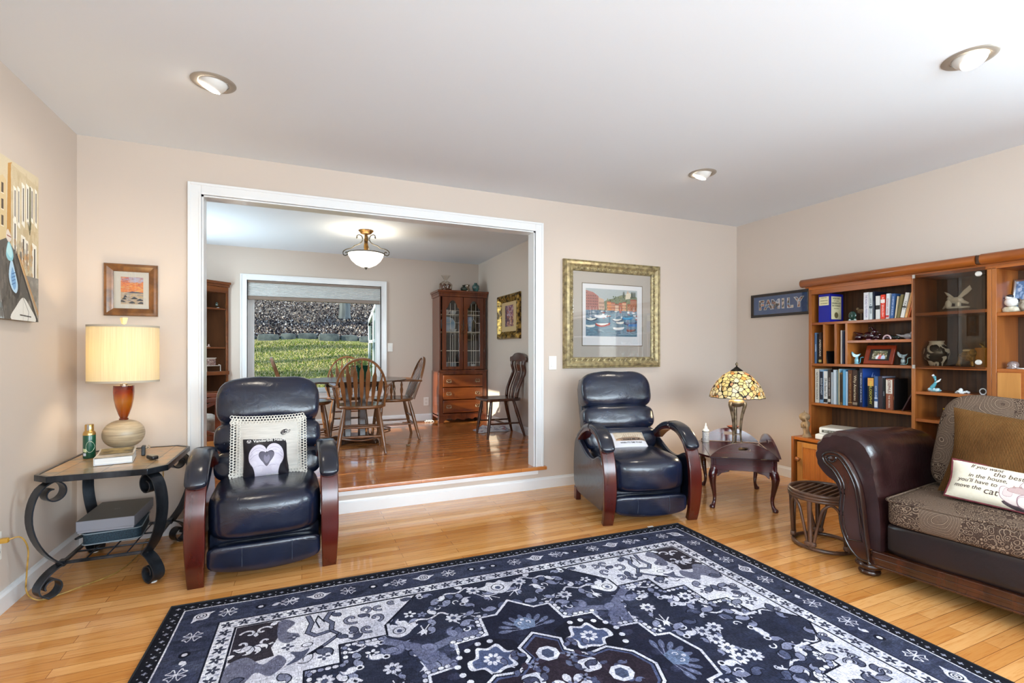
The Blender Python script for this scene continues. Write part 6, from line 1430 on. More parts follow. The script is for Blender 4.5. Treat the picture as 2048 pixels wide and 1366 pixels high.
th=YX(1771.5,3.845)-YX(1785,3.845); text('title','JOSEPHUS',.026,bm('6a2018'),t,Matrix(((0,0,-1,-.0014),(0,-1,0,0),(-1,0,0,.168),(0,0,0,1))),.0003,xs=.80,bold=.0004); text('lower_title','THE WORKS',.016,bm('e6dccb'),t,Matrix(((0,0,-1,-.0014),(0,-1,0,0),(-1,0,0,.06),(0,0,0,1))),.0003)
m=MB(); 
for i in range(16): m.rbox((rgb_.uniform(.02,.11),-th/2-.0005,rgb_.uniform(.02,.20)),(.022,.001,.03),k=3,n=2)
ob('cover_figures',m,bm('b87a4a'),t)
book('black glossy covered book behind the orange one on the lower row',1786,1789,z3,.222,'0e0c0c',c2='141010',X=3.86,dp=.16)
t=book('dark red brown book with white page edge leaning hard at the row end',1803,1806,z3,.215,'3a1a18',c2='3a1614',X=3.87,dp=.17); t.matrix_world=T(3.87,YX(1803,3.87)-.004,z3+.001)@Matrix.Rotation(R(25),4,'X')@T(0,0,0)
# ---------------------------------------------------------------- ornaments in the wall unit
BRN=nmat('carved_brown_stone','6a5238','9a8060',20,rough=.6,bs=.4); 
t=thing('glass_ornament','small round dark green glass ornament with clear feet beside the blue dictionary','ornament',(3.90,YX(1705,3.90),z1))
ob('green_disc',MB().sph((0,0,.042),(.010,.030,.034),20,10),pm('green_glass','0c3a30',.08,coat=.6),t,smooth=80); m=MB(); [m.rbox((0,y,.008),(.02,.016,.018),k=3,n=4) for y in(-.02,.02)]; m.box(-.006,-.03,0,.006,.03,.006); ob('clear_feet',m,pm('frosted_glass','a8bcb8',.2,coat=.5),t,smooth=60)
t=thing('bird_figurine','small brown bird figurine on a stand behind the green glass ornament','figurine',(3.96,YX(1722,3.96),z1))
m=MB().sph((0,0,.075),(.014,.026,.018)); m.sph((0,.024,.095),(.010,.011,.011)); m.tube([(0,-.02,.07),(0,-.055,.06)],.005,6); m.tube([(0,0,.06),(0,0,.004)],.003,6); m.lathe([(0,0),(.02,0),(.018,.006),(0,.008)],16); ob('bird_body',m,BRN,t,smooth=80)
CRAN=pm('dark_cranberry_glass','2a0812',.08,coat=.8); PINK=pm('pink_glass','9a6a78',.1,coat=.7)
zm=1.2403
t=thing('glass_apple','round dark cranberry glass paperweight at the left of the short shelf','ornament',(3.90,YX(1717,3.90),zm)); ob('glass_body',MB().lathe([(0,0),(.012,0),(.026,.012),(.029,.026),(.022,.040),(.006,.044),(.003,.056),(0,.057)],24),CRAN,t,smooth=80)
def birdie(lab,px,mt,s=1,crest=False,X=3.90,z=zm,tail=1,rz=90):
    t=thing('glass_bird',lab,'figurine',(X,YX(px,X),z),rz,'glass birds on the short shelf' if z==zm else None); m=MB()
    m.sph((0,0,.022*s),(.030*s,.018*s,.020*s),18,10); m.sph((-.026*s,0,.042*s),(.013*s,.012*s,.013*s),14,8); m.tube([(-.036*s,0,.042*s),(-.050*s,0,.040*s)],1,6,scale=[.004*s,.0008*s]); m.tube(spl([(.02*s,0,.022*s),(.045*s,0,.032*s*tail),(.072*s,0,.044*s*tail)],4),1,8,scale=[.014*s-.0014*s*i for i in range(9)])
    m.tube([(-.022*s,0,.036*s),(-.012*s,0,.028*s)],.011*s,8)
    if crest: m.tube([(-.024*s,0,.05*s),(-.016*s,0,.066*s),(-.006*s,0,.062*s)],.004*s,6)
    ob('bird_body',m,mt,t,smooth=80); ob('clear_base',MB().lathe([(0,0),(.014*s,0),(.012*s,.005*s),(0,.006*s)],14),PINK,t); return t
birdie('dark red glass bird with a raised crest on the short shelf',1737,CRAN,1.45,True); birdie('long tailed dark glass bird low on the short shelf',1752,CRAN,.9,tail=1.3)
t=thing('glass_dish','small pink and clear glass arch ornament in the middle of the short shelf','ornament',(3.89,YX(1774,3.89),zm)); ob('arch',MB().tube([(0,.024*math.cos(a),.004+.028*math.sin(a)) for a in[PI*i/12 for i in range(13)]],.006,8),pm('pale_pink_glass','c8a8ac',.1,coat=.6),t,smooth=80); ob('core',MB().sph((0,0,.013),(.012,.016,.012)),CRAN,t,smooth=80)
birdie('tiny dark green glass bird right of the arch ornament',1794,pm('dark_green_glass','0e201c',.1,coat=.6),.75)
birdie('pale clear glass bird at the right end of the short shelf',1816,pm('pale_glass','8f8a8c',.12,coat=.6),1.0,tail=.8,X=3.885)
# cats
def cat(lab,px,c,c2):
    t=thing('cat_figurine',lab,'figurine',(3.872,YX(px,3.872),z2),0,'glazed cat figurines beside the photo frame')
    m=MB(); m.sph((0,0,.026),(.012,.015,.027),16,10); m.sph((0,.0,.006),(.016,.018,.006)); m.tube([(0,-.008,.045),(0,.0,.055)],.009,8)
    ob('body',m,c,t,smooth=80)
    hd=MB().prism([(.033,.097),(.034,.080),(.029,.066),(.019,.056),(.006,.052),(-.008,.055),(-.020,.064),(-.030,.081),(-.018,.076),(-.002,.074),(.014,.079),(.024,.088)],-.006,.006,'x'); ob('head',hd,c,t,smooth=30,bevel=.002)
    ob('tail',MB().tube(spl([(0,-.012,.004),(0,-.026,.014),(0,-.028,.034),(0,-.030,.048),(0,-.042,.054),(0,-.050,.052)],4),.0032,7),c2,t,smooth=80); e=MB(); e.sph((-.0065,.022,.070),.0018,6,4); ob('eye',e,bm('101010'),t); e=MB(); e.sph((-.0065,.002,.066),.0018,6,4); ob('eye',e,bm('101010'),t)
cat('light turquoise cat figurine left of the photo frame',1713,pm('turquoise_glaze','7fb4c4',.12,coat=.6),pm('turquoise_glaze_dark','3f8a9c',.12,coat=.6)); cat('mottled grey green cat figurine right of the photo frame',1806,nmat('mottled_glaze','4a5a5c','9aa8a8',60,rough=.15,coat=.6),pm('green_grey_glaze','6a9088',.15,coat=.6))
def photo(seed,w,h,pal):
    q=Img(w,h,pal[0]); rg=random.Random(seed)
    for i in range(140): q.ell(rg.uniform(0,1),rg.uniform(0,1),rg.uniform(.02,.09),rg.uniform(.02,.1),rg.choice(pal),.7)
    return q
q=photo(3,200,130,['6a6a48','9a8f6c','cfc8b8','4a4a38','a8a890','5c4a3c'])
for x,c,hc in((.40,'e8ecf2','4a3a30'),(.56,'d86a6a','8a6a4a'),(.76,'c8d4e8','3a2c28')):
    q.poly(spl2([(x-.13,0),(x-.11,.34),(x-.04,.46),(x+.04,.46),(x+.11,.34),(x+.13,0)],4,True),c); q.ell(x,.60,.05,.11,'d8a888'); q.poly(spl2([(x-.055,.60),(x-.05,.72),(x,.76),(x+.05,.72),(x+.055,.60),(x,.68)],4,True),hc)
PHM=q.mat('family_photo_print',.35)
FW=pm('cherry_frame','7e2a10',.25,coat=.4)
Mf=lambda X,y,z,ry=0,rz=0:T(X,y,z)@Matrix(((0,0,-1,0),(-1,0,0,0),(0,1,0,0),(0,0,0,1)))
yf=(YX(1730,3.9)+YX(1789,3.9))/2
t=pframe('photo_frame','tilted cherry wood photo frame between the two cat figurines','photo frame',Mf(3.885,yf-.004,z2)@T(0,.073,0,rx=-20,rz=0)@T(0,0,0),.196,.146,.030,[(0,.012),(.1,.014),(.9,.012)],FW)
t.matrix_world=Mf(3.878,yf-.004,z2+.001)@T(rx=-20)@T(0,.073,0)
ob('dark_mat',MB().box(-.069,-.044,.003,.069,.044,.006),bm('1c1612'),t); uvplane('photo_print',PHM,t,T(0,0,.006),.098,.064); ob('easel_back',MB().box(-.03,-.06,-.012,.03,.06,.002),bm('14100e'),t)
# white books lying on the base cabinet
t=thing('white_flat_box','lower large white flat case lying on the base cabinet top','case',(3.695,YX(1675,3.695),.4745),10); 
WB=pm('white_binder','d6d8d8',.4); WT2=pm('binder_top','c3bcb0',.5)
t.location=(3.79,2.375,.4745)
ob('case_body',MB().rbox((0,0,.021),(.22,.34,.042),k=14,n=8),WB,t,smooth=50); 
t=thing('white_flat_box','upper large white flat case with black lettering, stacked on the other','case',(3.81,2.385,.5165),12)
ob('case_body',MB().rbox((0,0,.027),(.22,.29,.054),k=14,n=8),WB,t,smooth=50); ob('case_top',MB().box(-.10,-.135,.0536,.10,.135,.0545),WT2,t)
ob('lettered_band',MB().box(-.1112,-.02,.016,-.1098,.118,.036),bm('4a4e48'),t); ob('lettered_patch',MB().box(-.1112,-.122,.014,-.1098,-.096,.042),bm('5c6058'),t)
text('lettering','BEST OF BALLADS',.015,bm('cfd2cc'),t,Matrix(((0,0,-1,-.1116),(-1,0,0,.049),(0,1,0,.026),(0,0,0,1))),.0003,xs=.9); text('lettering','LX',.018,bm('d8dad4'),t,Matrix(((0,0,-1,-.1116),(-1,0,0,-.109),(0,1,0,.028),(0,0,0,1))),.0003)
# carved bust with a gourd on its head, at the left end of the base cabinet
t=thing('carved_bust','small carved wooden bust of a woman carrying a gourd on her head','figurine',(3.70,2.625,.4745),0)
m=MB().tube(spl([(0,-.012,0),(0,-.010,.03),(0,.0,.055),(0,.004,.07)],5),1,14,scale=[.036,.034,.031,.028,.026,.024,.022,.0205,.0195,.019,.0185,.018,.018,.018,.018,.018])
m.sph((0,.010,.092),(.024,.027,.031),20,12); m.sph((-.0,.036,.090),(.005,.006,.006)); m.sph((-.002,.033,.079),(.007,.004,.003)); m.sph((-.002,.030,.071),(.008,.006,.006)); m.sph((-.012,.032,.096),(.003,.002,.002),8,6); m.sph((-.022,.006,.090),(.005,.008,.011)); m.sph((0,-.014,.10),(.026,.018,.028),16,10)
ob('head_and_neck',m,BRN,t,smooth=80); m=MB().lathe([(0,.118),(.016,.120),(.034,.138),(.040,.158),(.034,.176),(.016,.190),(.005,.193),(.004,.207),(0,.208)],24,(0,.008,0)); ob('gourd',m,BRN,t,smooth=70)
m=MB().tube(spl([(-.018,-.026,.035),(-.024,-.034,.085),(-.026,-.028,.125),(-.024,-.014,.150)],5),1,10,scale=[.012-.0004*i for i in range(16)]); m.sph((-.024,-.012,.155),(.007,.006,.012)); 
for k in range(4): m.tube([(-.026,-.014+.004*k,.155),(-.028,-.010+.005*k,.172)],.0024,6)
ob('raised_arm',m,BRN,t,smooth=80)
# glass door bay
PORC=pm('white_porcelain','e4e6e6',.15,coat=.5); SHINY=pm('glazed_teal','4f9aa6',.12,coat=.6)
def wing(m,base,tip,w,n=5):
    b_=Vector(base); tp=Vector(tip); d=(tp-b_); up=Vector((0,-.3,1)).cross(d).normalized()
    for k in range(n):
        q=k/(n-1); e=b_+d*(1-.12*q)+Vector((0,-w*1.1*q,-w*.9*q)); m.tube([b_,b_.lerp(e,.6),e],1,7,scale=[.008,.009,.002])
t=thing('dove_figurine','white porcelain pair of doves with raised wings on a wooden plinth behind the glass door','figurine',(3.93,YX(1916,3.93),1.415)); 
ob('wooden_plinth',MB().box(-.05,-.075,0,.05,.075,.018),TEAKD,t,bevel=.002); m=MB().rbox((0,0,.026),(.07,.12,.018),k=3,n=6)
m.sph((0,.010,.075),(.022,.040,.022),18,10,); m.sph((0,.046,.092),(.012,.013,.012)); m.tube([(0,.055,.09),(0,.064,.086)],1,6,scale=[.003,.0006]); m.tube([(0,-.02,.066),(0,-.055,.05)],1,7,scale=[.014,.006])
m.sph((-.008,.048,.052),(.018,.018,.030),16,10); m.sph((-.008,.042,.086),(.011,.012,.011)); m.tube([(-.008,.06,.04),(-.008,.078,.022)],1,7,scale=[.012,.004]); m.tube([(0,0,.06),(0,0,.02)],.016,8)
ob('dove_bodies',m,PORC,t,smooth=80); m=MB(); wing(m,(0,.0,.085),(0,-.062,.165),.016,6); ob('wing',m,PORC,t,smooth=80); m=MB(); wing(m,(0,.025,.09),(0,.072,.135),.004,4); ob('wing',m,PORC,t,smooth=80)
m_,nt,b=newmat('etched_vase_glaze'); VAS=m_; setp(b,rough=.2,coat=.4); nt.links.new(ramp(nt,noise(nt,coords(nt,(1,1,1)),13,3,.5,1.4),[(.50,'1f2123'),(.53,'dfe3e4')],'LINEAR'),b.inputs['Base Color'])
t=thing('ceramic_vase','black and white etched ginger jar vase behind the smoked glass door','vase',(3.945,YX(1873,3.945),1.058)); ob('vase_body',MB().lathe([(0,0),(.038,0),(.042,.006),(.062,.045),(.070,.085),(.066,.115),(.048,.140),(.040,.146)],36),VAS,t,smooth=70); ob('white_neck',MB().lathe([(.047,.139),(.040,.148),(.038,.158),(.044,.168),(.040,.168),(.034,.156),(.034,.13)],36,caps=False),PORC,t,smooth=60)
t=thing('elephant_figurine','gilded elephant figurine with raised trunk behind the glass door beside the yellow candle','figurine',(3.925,YX(1938,3.925),1.058)); GG=nmat('antique_gold','5a3f14','d0a858',34,rough=.3,metal=.6,bs=.6,bd=.004)
m=MB().sph((0,0,.068),(.028,.046,.036),18,12); m.sph((0,-.040,.090),(.024,.024,.026),16,10); m.tube(spl([(0,-.055,.085),(0,-.070,.085),(0,-.076,.11),(0,-.066,.135),(0,-.054,.145)],4),1,9,scale=[.014-.0006*i for i in range(17)])
for x,y,ex in((-.016,-.024,0),(.016,-.030,-.01),(-.016,.030,.020),(.016,.034,.03)): m.tube([(x,y,.06),(x,y+ex*.6,.03),(x,y+ex,.004)],1,10,scale=[.016,.012,.013])
m.tube([(0,.044,.08),(0,.056,.06),(0,.055,.04)],.003,6); ob('elephant_body',m,GG,t,smooth=80); ob('ear',MB().sph((-.024,-.030,.088),(.005,.020,.026)),GG,t,smooth=80); ob('saddle_cloth',MB().rbox((0,.004,.104),(.050,.050,.018),k=3,n=6),pm('cream_saddle','cdbf98',.4),t,smooth=60); ob('tusk',MB().tube([(-.014,-.056,.078),(-.016,-.074,.074)],1,6,scale=[.004,.001]),PORC,t)
t=thing('pillar_candle','yellow pillar candle at the right behind the glass door','candle',(3.93,YX(1966,3.93)+.008,1.058)); ob('wax',MB().lathe([(0,0),(.030,0),(.031,.003),(.031,.118),(.027,.121),(.008,.117),(0,.117)],28),pm('yellow_wax','c8862c',.5,sss=.1),t,smooth=50); ob('wick',MB().tube([(0,0,.115),(0,.001,.126)],.001,5),bm('14100c'),t)
t=thing('dolphin_figurine','small teal and white leaping fish figurine below the glass door','figurine',(3.90,YX(1869,3.90),.885)); m=MB()
m.sph((0,0,.010),(.022,.040,.012)); [m.sph((random.Random(i).uniform(-.012,.012),random.Random(i+5).uniform(-.035,.035),.016),(.012,.014,.010),10,6) for i in range(6)]; ob('wave_base',m,nmat('teal_white_glaze','4f9aa6','dfe8ea',50,rough=.15,coat=.6),t,smooth=80)
ob('fish_body',MB().tube(spl([(0,.020,.018),(0,.006,.040),(0,-.006,.062),(0,-.004,.085),(0,.002,.104)],4),1,9,scale=[.010,.012,.013,.013,.012,.011,.010,.009,.008,.0075,.007,.006,.006,.008,.010,.010,.008]),SHINY,t,smooth=80); m=MB().tube([(0,-.004,.06),(0,-.024,.074),(0,-.036,.088)],1,6,scale=[.006,.007,.002]); m.tube([(0,.0,.1),(0,.010,.112)],1,6,scale=[.006,.009]); ob('fin',m,PORC,t,smooth=80)
t=thing('shell_ornament','small low white shell ornament on the shelf below the glass door','ornament',(3.90,YX(1924,3.90),.885)); m=MB()
for i in range(9): a=i*.7; m.sph((.012*math.cos(a),-.028+.0075*i,.008+.004*math.sin(a*2)),(.010,.009,.008),10,6)
m.sph((0,.006,.020),(.010,.012,.014)); ob('shell_cluster',m,PORC,t,smooth=80)
t=thing('ring_ornament','small white ring shaped ornament at the right edge below the glass door','ornament',(3.90,YX(1971,3.90)+.012,.885)); ob('ring',MB().tube([(0,.016*math.cos(a),.020+.018*math.sin(a)) for a in[2*PI*i/18 for i in range(18)]],.0035,7,closed=True),PORC,t,smooth=80); ob('ring_base',MB().lathe([(0,0),(.012,0),(.010,.004),(0,.004)],14),PORC,t)
t=thing('yellow_dish','small yellow fluted dish on the low shelf seen above the sofa cushion','dish',(3.90,YX(1907,3.90),.70)); ob('fluted_bowl',MB().grid(lambda u,v:((.012+.040*v)*(1+.06*math.sin(16*PI*u))*math.cos(2*PI*u),(.012+.040*v)*(1+.06*math.sin(16*PI*u))*math.sin(2*PI*u),.004+.075*v**1.6),64,6,closeu=True),pm('yellow_glaze','c89a24',.25,coat=.4),t,smooth=80); ob('dish_foot',MB().lathe([(0,0),(.016,0),(.013,.006),(0,.006)],20),pm('yellow_glaze_foot','a87c1c',.3),t)
# right bay
t=thing('bird_figurine','porcelain chickadee figurine on a rock at the right edge of the picture','figurine',(3.90,YX(2024,3.90),1.388)); m=MB().rbox((0,0,.018),(.045,.085,.036),k=3,n=6,fn=lambda u:[u[0],u[1]*(1+.1*math.sin(9*u[2])),u[2]]); ob('rock_base',m,nmat('porcelain_rock','b8ae94','e0dccc',40,rough=.5),t,smooth=70)
m=MB().sph((0,0,.062),(.024,.036,.028),18,12); m.sph((0,.014,.090),(.016,.018,.016)); ob('bird_body',m,PORC,t,smooth=80); m=MB().sph((.001,.010,.097),(.0165,.018,.012)); m.tube([(0,-.02,.07),(0,-.06,.048)],1,8,scale=[.014,.006]); m.tube([(0,.030,.09),(0,.040,.088)],1,6,scale=[.004,.001]); ob('black_cap_and_tail',m,bm('20222a'),t,smooth=80)
t=thing('bird_figurine','grey brown owl shaped figurine beside the chickadee at the right edge','figurine',(3.895,YX(2047,3.895),1.388)); ob('bird_body',MB().sph((0,0,.038),(.02,.022,.038),16,10),nmat('owl_glaze','5c5044','a89c8a',50,rough=.4),t,smooth=80); ob('ear_tuft',MB().tube([(0,.012,.068),(0,.016,.084)],1,6,scale=[.005,.001]),BRN,t)
q=photo(9,160,200,['5a7aa8','a8c0e0','8aa0c0','c8d4e8','4a5a80'])
for x in(.42,.62): q.poly(spl2([(x-.2,0),(x-.16,.3),(x,.42),(x+.16,.3),(x+.2,0)],4,True),'e4e8f0'); q.ell(x,.52,.10,.11,'c89a80'); q.ell(x,.60,.10,.05,'3a2c28')
t=pframe('photo_frame','silver framed blue portrait photo standing behind the chickadee figurine','photo frame',Mf(3.985,YX(2060,3.985),1.389)@T(rx=-12)@T(0,.105,0),.17,.21,.014,[(0,.008),(.5,.012),(.95,.007)],SIL); uvplane('photo_print',q.mat('portrait_photo',.3),t,T(0,0,.003),.145,.185); ob('easel_back',MB().box(-.05,-.10,-.012,.05,.10,.001),bm('1a1a1c'),t)
t=thing('glass_paperweight','small clear domed glass ornament on the lower shelf at the right edge','ornament',(3.90,YX(2026,3.90),1.052)); ob('glass_dome',MB().lathe([(0,0),(.026,0),(.028,.008),(.024,.014),(.027,.022),(.024,.036),(.012,.044),(0,.046)],24),pm('clear_glass','c9b8b4',.05,trans=.7,coat=.4),t,smooth=70)
t=thing('silver_coaster','thin pale round coaster at the far right edge of the lower shelf','coaster',(3.88,YX(2050,3.88),1.052)); ob('disc',MB().lathe([(0,0),(.034,0),(.036,.003),(.034,.006),(0,.004)],24),PORC,t)
# FAMILY sign
t=pframe('family_sign','long dark framed blue sign spelling FAMILY in photo letters beside the wall unit','sign',Matrix(((0,0,-1,XR-.001),(-1,0,0,3.165),(0,1,0,1.598),(0,0,0,1))),.61,.222,.026,[(0,.02),(.2,.024),(.85,.018),(.95,.012)],pm('black_brown_frame','1c1310',.3,coat=.3))
ob('blue_backing',MB().box(-.28,-.087,.004,.28,.087,.008),pm('blue_mat','0d4a86',.5),t)
rgf=random.Random(12)
def colourful(name,seed):
    m,nt,b=newmat(name); setp(b,rough=.4); vo=nt.nodes.new('ShaderNodeTexVoronoi'); vo.inputs['Scale'].default_value=55; nt.links.new(coords(nt,(1,1,1),loc=(seed,seed*.7,0)),vo.inputs['Vector']); sp=nt.nodes.new('ShaderNodeSeparateColor'); nt.links.new(vo.outputs['Color'],sp.inputs[0])
    nt.links.new(ramp(nt,sp.outputs[0],[(0,'2c2420'),(.2,'8a4a34'),(.4,'e0c8b8'),(.6,'d8d8e4'),(.75,'c87a50'),(.88,'6a8ab0'),(1,'f0ece8')],'CONSTANT'),b.inputs['Base Color']); return m
for i,(ch,x) in enumerate(zip('FAMILY',(-.195,-.118,-.040,.036,.105,.192))):
    Mt=T(x,0,.0085); c=text('photo_letter',ch,.118,WT,t,Mt,.0012,bold=.0075); c2=text('letter_photo',ch,.118,colourful('letter_photo_%d'%i,i*3.1),c,T(x,0,.0100),.0006,bold=.0035)
ob('glass',MB().box(-.28,-.087,.0125,.28,.087,.0135),PICGLASS,t)
# ================================================================ dining room: windsor chairs, table, plant
OAK=wood('oak_chair','5a3820','8a5c38','z',.28,.4,12); OAKD=wood('dark_oak','2e1c12','4a2e1c','z',.25,.4,12)
CHD=wood('side_chair_wood','2e1208','552814','z',.22,.5,12)
def turned(m,a,b,prof,seg=9):
    """turned spindle from a to b; prof list of (t,r)"""
    a=Vector(a);b=Vector(b); m.tube([tuple(a.lerp(b,t)) for t,r in prof],1,seg,scale=[r for t,r in prof],up=(0,1,.01)); return m
LEGP=[(0,.013),(.08,.0165),(.3,.021),(.55,.020),(.8,.016),(.86,.013),(.9,.016),(1,.014)]
def windsor(label):
    t=thing('windsor_armchair',label,'chair',group='oak windsor armchairs at the dining table')
    m=MB(); out=[(.235*math.copysign(abs(math.cos(a))**.8,math.cos(a)),.02+.225*math.copysign(abs(math.sin(a))**.85,math.sin(a))) for a in[2*PI*i/32 for i in range(32)]]
    rings=[(.90,.418),(1,.432),(1.0,.446),(.96,.453),(.80,.449),(.5,.443),(.0001,.442)]; vs=[];fs=[]
    for k,z in rings: vs+=[(x*k,.02+(y-.02)*k,z) for x,y in out]
    for r_ in range(len(rings)-1):
        for i in range(32): j=(i+1)%32; fs.append((r_*32+i,r_*32+j,(r_+1)*32+j,(r_+1)*32+i))
    fs.append(tuple(range(32))[::-1]); m.add(vs,fs); ob('seat',m,OAK,t,smooth=60)
    tops={}
    for sx in(-1,1):
        for sy,fx,fy in((1,.205,.215),(-1,.218,-.240)):
            a=(sx*.155,sy*.145+.01,.43); b_=(sx*fx,fy,0); tops[(sx,sy)]=(Vector(a),Vector(b_)); m=MB(); turned(m,a,b_,LEGP,10); ob('leg',m,OAK,t,smooth=60)
    def on(k,q): a,b_=tops[k]; return a.lerp(b_,q)
    sp_=[(0,.008),(.5,.012),(1,.008)]
    for sx in(-1,1): m=MB(); turned(m,on((sx,1),.60),on((sx,-1),.60),sp_,8); ob('stretcher',m,OAK,t,smooth=60)
    for sy,q in((-1,.42),(-1,.62),(1,.50)): m=MB(); turned(m,on((-1,sy),q),on((1,sy),q),sp_,8); ob('stretcher',m,OAK,t,smooth=60)
    for q in(.74,.80):
        A=on((-1,1),q);B=on((1,1),q); m=MB().tube([tuple(A.lerp(B,i/8)+Vector((0,-.16*math.sin(PI*i/8),0))) for i in range(9)],.008,7); ob('bowed_stretcher',m,OAK,t,smooth=60)
    # hoop back
    def hp(a): # a 0..pi
        x=.235*math.cos(a)*(1.0 if math.sin(a)>.35 else .88+.12*math.sin(a)/.35); z=.445+.455*math.sin(a)**.72; y=-.175-.155*(z-.445)/.455; return (x,y,z)
    m=MB(); m.sweep([hp(R(i*180/36)) for i in range(37)],[(-.009,-.014),(.009,-.014),(.011,0),(.009,.014),(-.009,.014),(-.011,0)],up=(0,1,.3)); ob('hoop_back',m,OAK,t,smooth=50)
    for k in range(-3,4):
        x0=k*.048; x1=k*.062; xt=x1; 
        st_=max(0.0,1-(xt/.235)**2)**.5; zt=.445+.455*st_**.72-.005; y1=-.175-.155*(zt-.445)/.455
        A=Vector((x0,-.150,.445)); B=Vector((xt,y1,zt)); m=MB()
        wp=[(0,.0065),(.10,.0065),(.30,.0075),(.46,.019),(.66,.021),(.76,.022),(.83,.010),(.9,.0055),(1,.0055)] if k else [(0,.0065),(.10,.0065),(.30,.0075),(.46,.019),(.66,.021),(.76,.022),(.83,.010),(.9,.0055),(1,.0055)]
        wp=[(0,.0065),(.14,.0075),(.22,.014),(.45,.019),(.66,.0205),(.74,.019),(.82,.008),(.9,.0055),(1,.0055)]
        m.sweep([tuple(A.lerp(B,q)+Vector((0,-.012*math.sin(PI*q),0))) for q,r in wp],[(-1,-.9),(1,-.9),(1,.9),(-1,.9)],up=(0,1,.35),scale=[(r,.0055) for q,r in wp]); ob('arrow_spindle',m,OAK,t,smooth=30,bevel=.0015,bseg=1)
    for sx in(-1,1):
        m=MB(); AP=spl([(sx*.222,-.262,.645),(sx*.252,-.14,.652),(sx*.268,.0,.655),(sx*.272,.10,.655),(sx*.262,.145,.652)],5)
        n=len(AP); m.sweep([tuple(p) for p in AP],[(-1,-.5),(1,-.5),(1,.5),(-1,.5)],scale=[(.020+.014*min(1,i/n*1.4),.022) for i in range(n)]); ar=ob('arm',m,OAK,t,smooth=40,bevel=.005)
        for yy,z0,xx,x0_ in((.075,.45,.266,.205),(-.035,.45,.262,.212)):
            m=MB(); turned(m,(sx*x0_,yy-.01,.445),(sx*xx,yy,.648),[(0,.009),(.15,.013),(.3,.009),(.4,.015),(.55,.017),(.7,.010),(.8,.014),(.9,.009),(1,.009)],9); ob('arm_support',m,OAK,ar,smooth=60)
    return t
A_=windsor('oak windsor armchair with its back to the living room, in front of the table'); A_.location=(.535,4.955,ZD); A_.rotation_euler=(0,0,R(-5)); GRP=A_['group']
dup(A_,(.955,5.545,ZD),90,'oak windsor armchair at the right of the dining table, facing left',GRP)
dup(A_,(.045,5.50,ZD),-88,'oak windsor armchair at the left of the table, partly behind the left recliner',GRP)
dup(A_,(.50,5.95,ZD),178,'oak windsor armchair behind the table, nearest the window',GRP)
# table
t=thing('dining_table','round dark wooden dining table with a thin top on a cluster of posts','table',(.52,5.46,ZD))
ob('table_top',MB().lathe([(.0,.650),(.50,.650),(.535,.655),(.55,.664),(.545,.672),(0,.674)],56),OAKD,t,smooth=40)
ob('apron_ring',MB().lathe([(.30,.60),(.30,.65),(.28,.65),(.28,.60)],40,caps=False),OAKD,t,smooth=40)
for k in range(4):
    a=PI/4+k*PI/2; x,y=.105*math.cos(a),.105*math.sin(a)
    ob('pedestal_post',MB().box(x-.03,y-.03,.06,x+.03,y+.03,.62),OAKD,t,bevel=.004)
    ob('table_foot',MB().prism([(0,0),(.30,0),(.30,.03),(.22,.055),(.06,.07),(0,.07)],-.03,.03,'y').xf(Matrix.Rotation(a,4,'Z')),OAKD,t,bevel=.006)
ob('base_plate',MB().box(-.14,-.14,.055,.14,.14,.075),OAKD,t,bevel=.004)
t=thing('potted_plant','green leafy houseplant in a dark green pot on the dining table','potted plant',(.585,5.42,ZD+.6745)); DGP=pm('dark_green_pot','0c3a2a',.25,coat=.4)
ob('pot',MB().lathe([(0,0),(.05,0),(.062,.06),(.080,.135),(.084,.145),(.076,.145),(.06,.10),(0,.10)],28),DGP,t,smooth=60)
LF=nmat('leaf_green','3a5a22','8a9a3c',8,rough=.5); rgk=random.Random(3); m=MB()
for i in range(46):
    a=rgk.uniform(0,6.28); r=rgk.uniform(.03,.125); z=.14+rgk.uniform(.0,.075)-.03*(r>.1); M_=T(r*math.cos(a),r*math.sin(a),z)@Matrix.Rotation(a,4,'Z')@T(ry=rgk.uniform(-20,50),rx=rgk.uniform(-40,40)); s0=len(m.v); L=rgk.uniform(.03,.05)
    m.add([(-L*.5,0,0),(0,-L*.32,.004),(L*.6,0,-.006),(0,L*.32,.004),(0,0,-.004)],[(0,1,4),(1,2,4),(2,3,4),(3,0,4)]); m.v[s0:]=[tuple(M_@Vector(p)) for p in m.v[s0:]]
ob('foliage',m,LF,t,smooth=0); m=MB()
for i in range(10): a=i*.63; m.tube([(0,0,.09),(.04*math.cos(a),.04*math.sin(a),.15),(.09*math.cos(a),.09*math.sin(a),.165)],.0022,5)
ob('stems',m,pm('stem_green','4a6a30',.6),t)
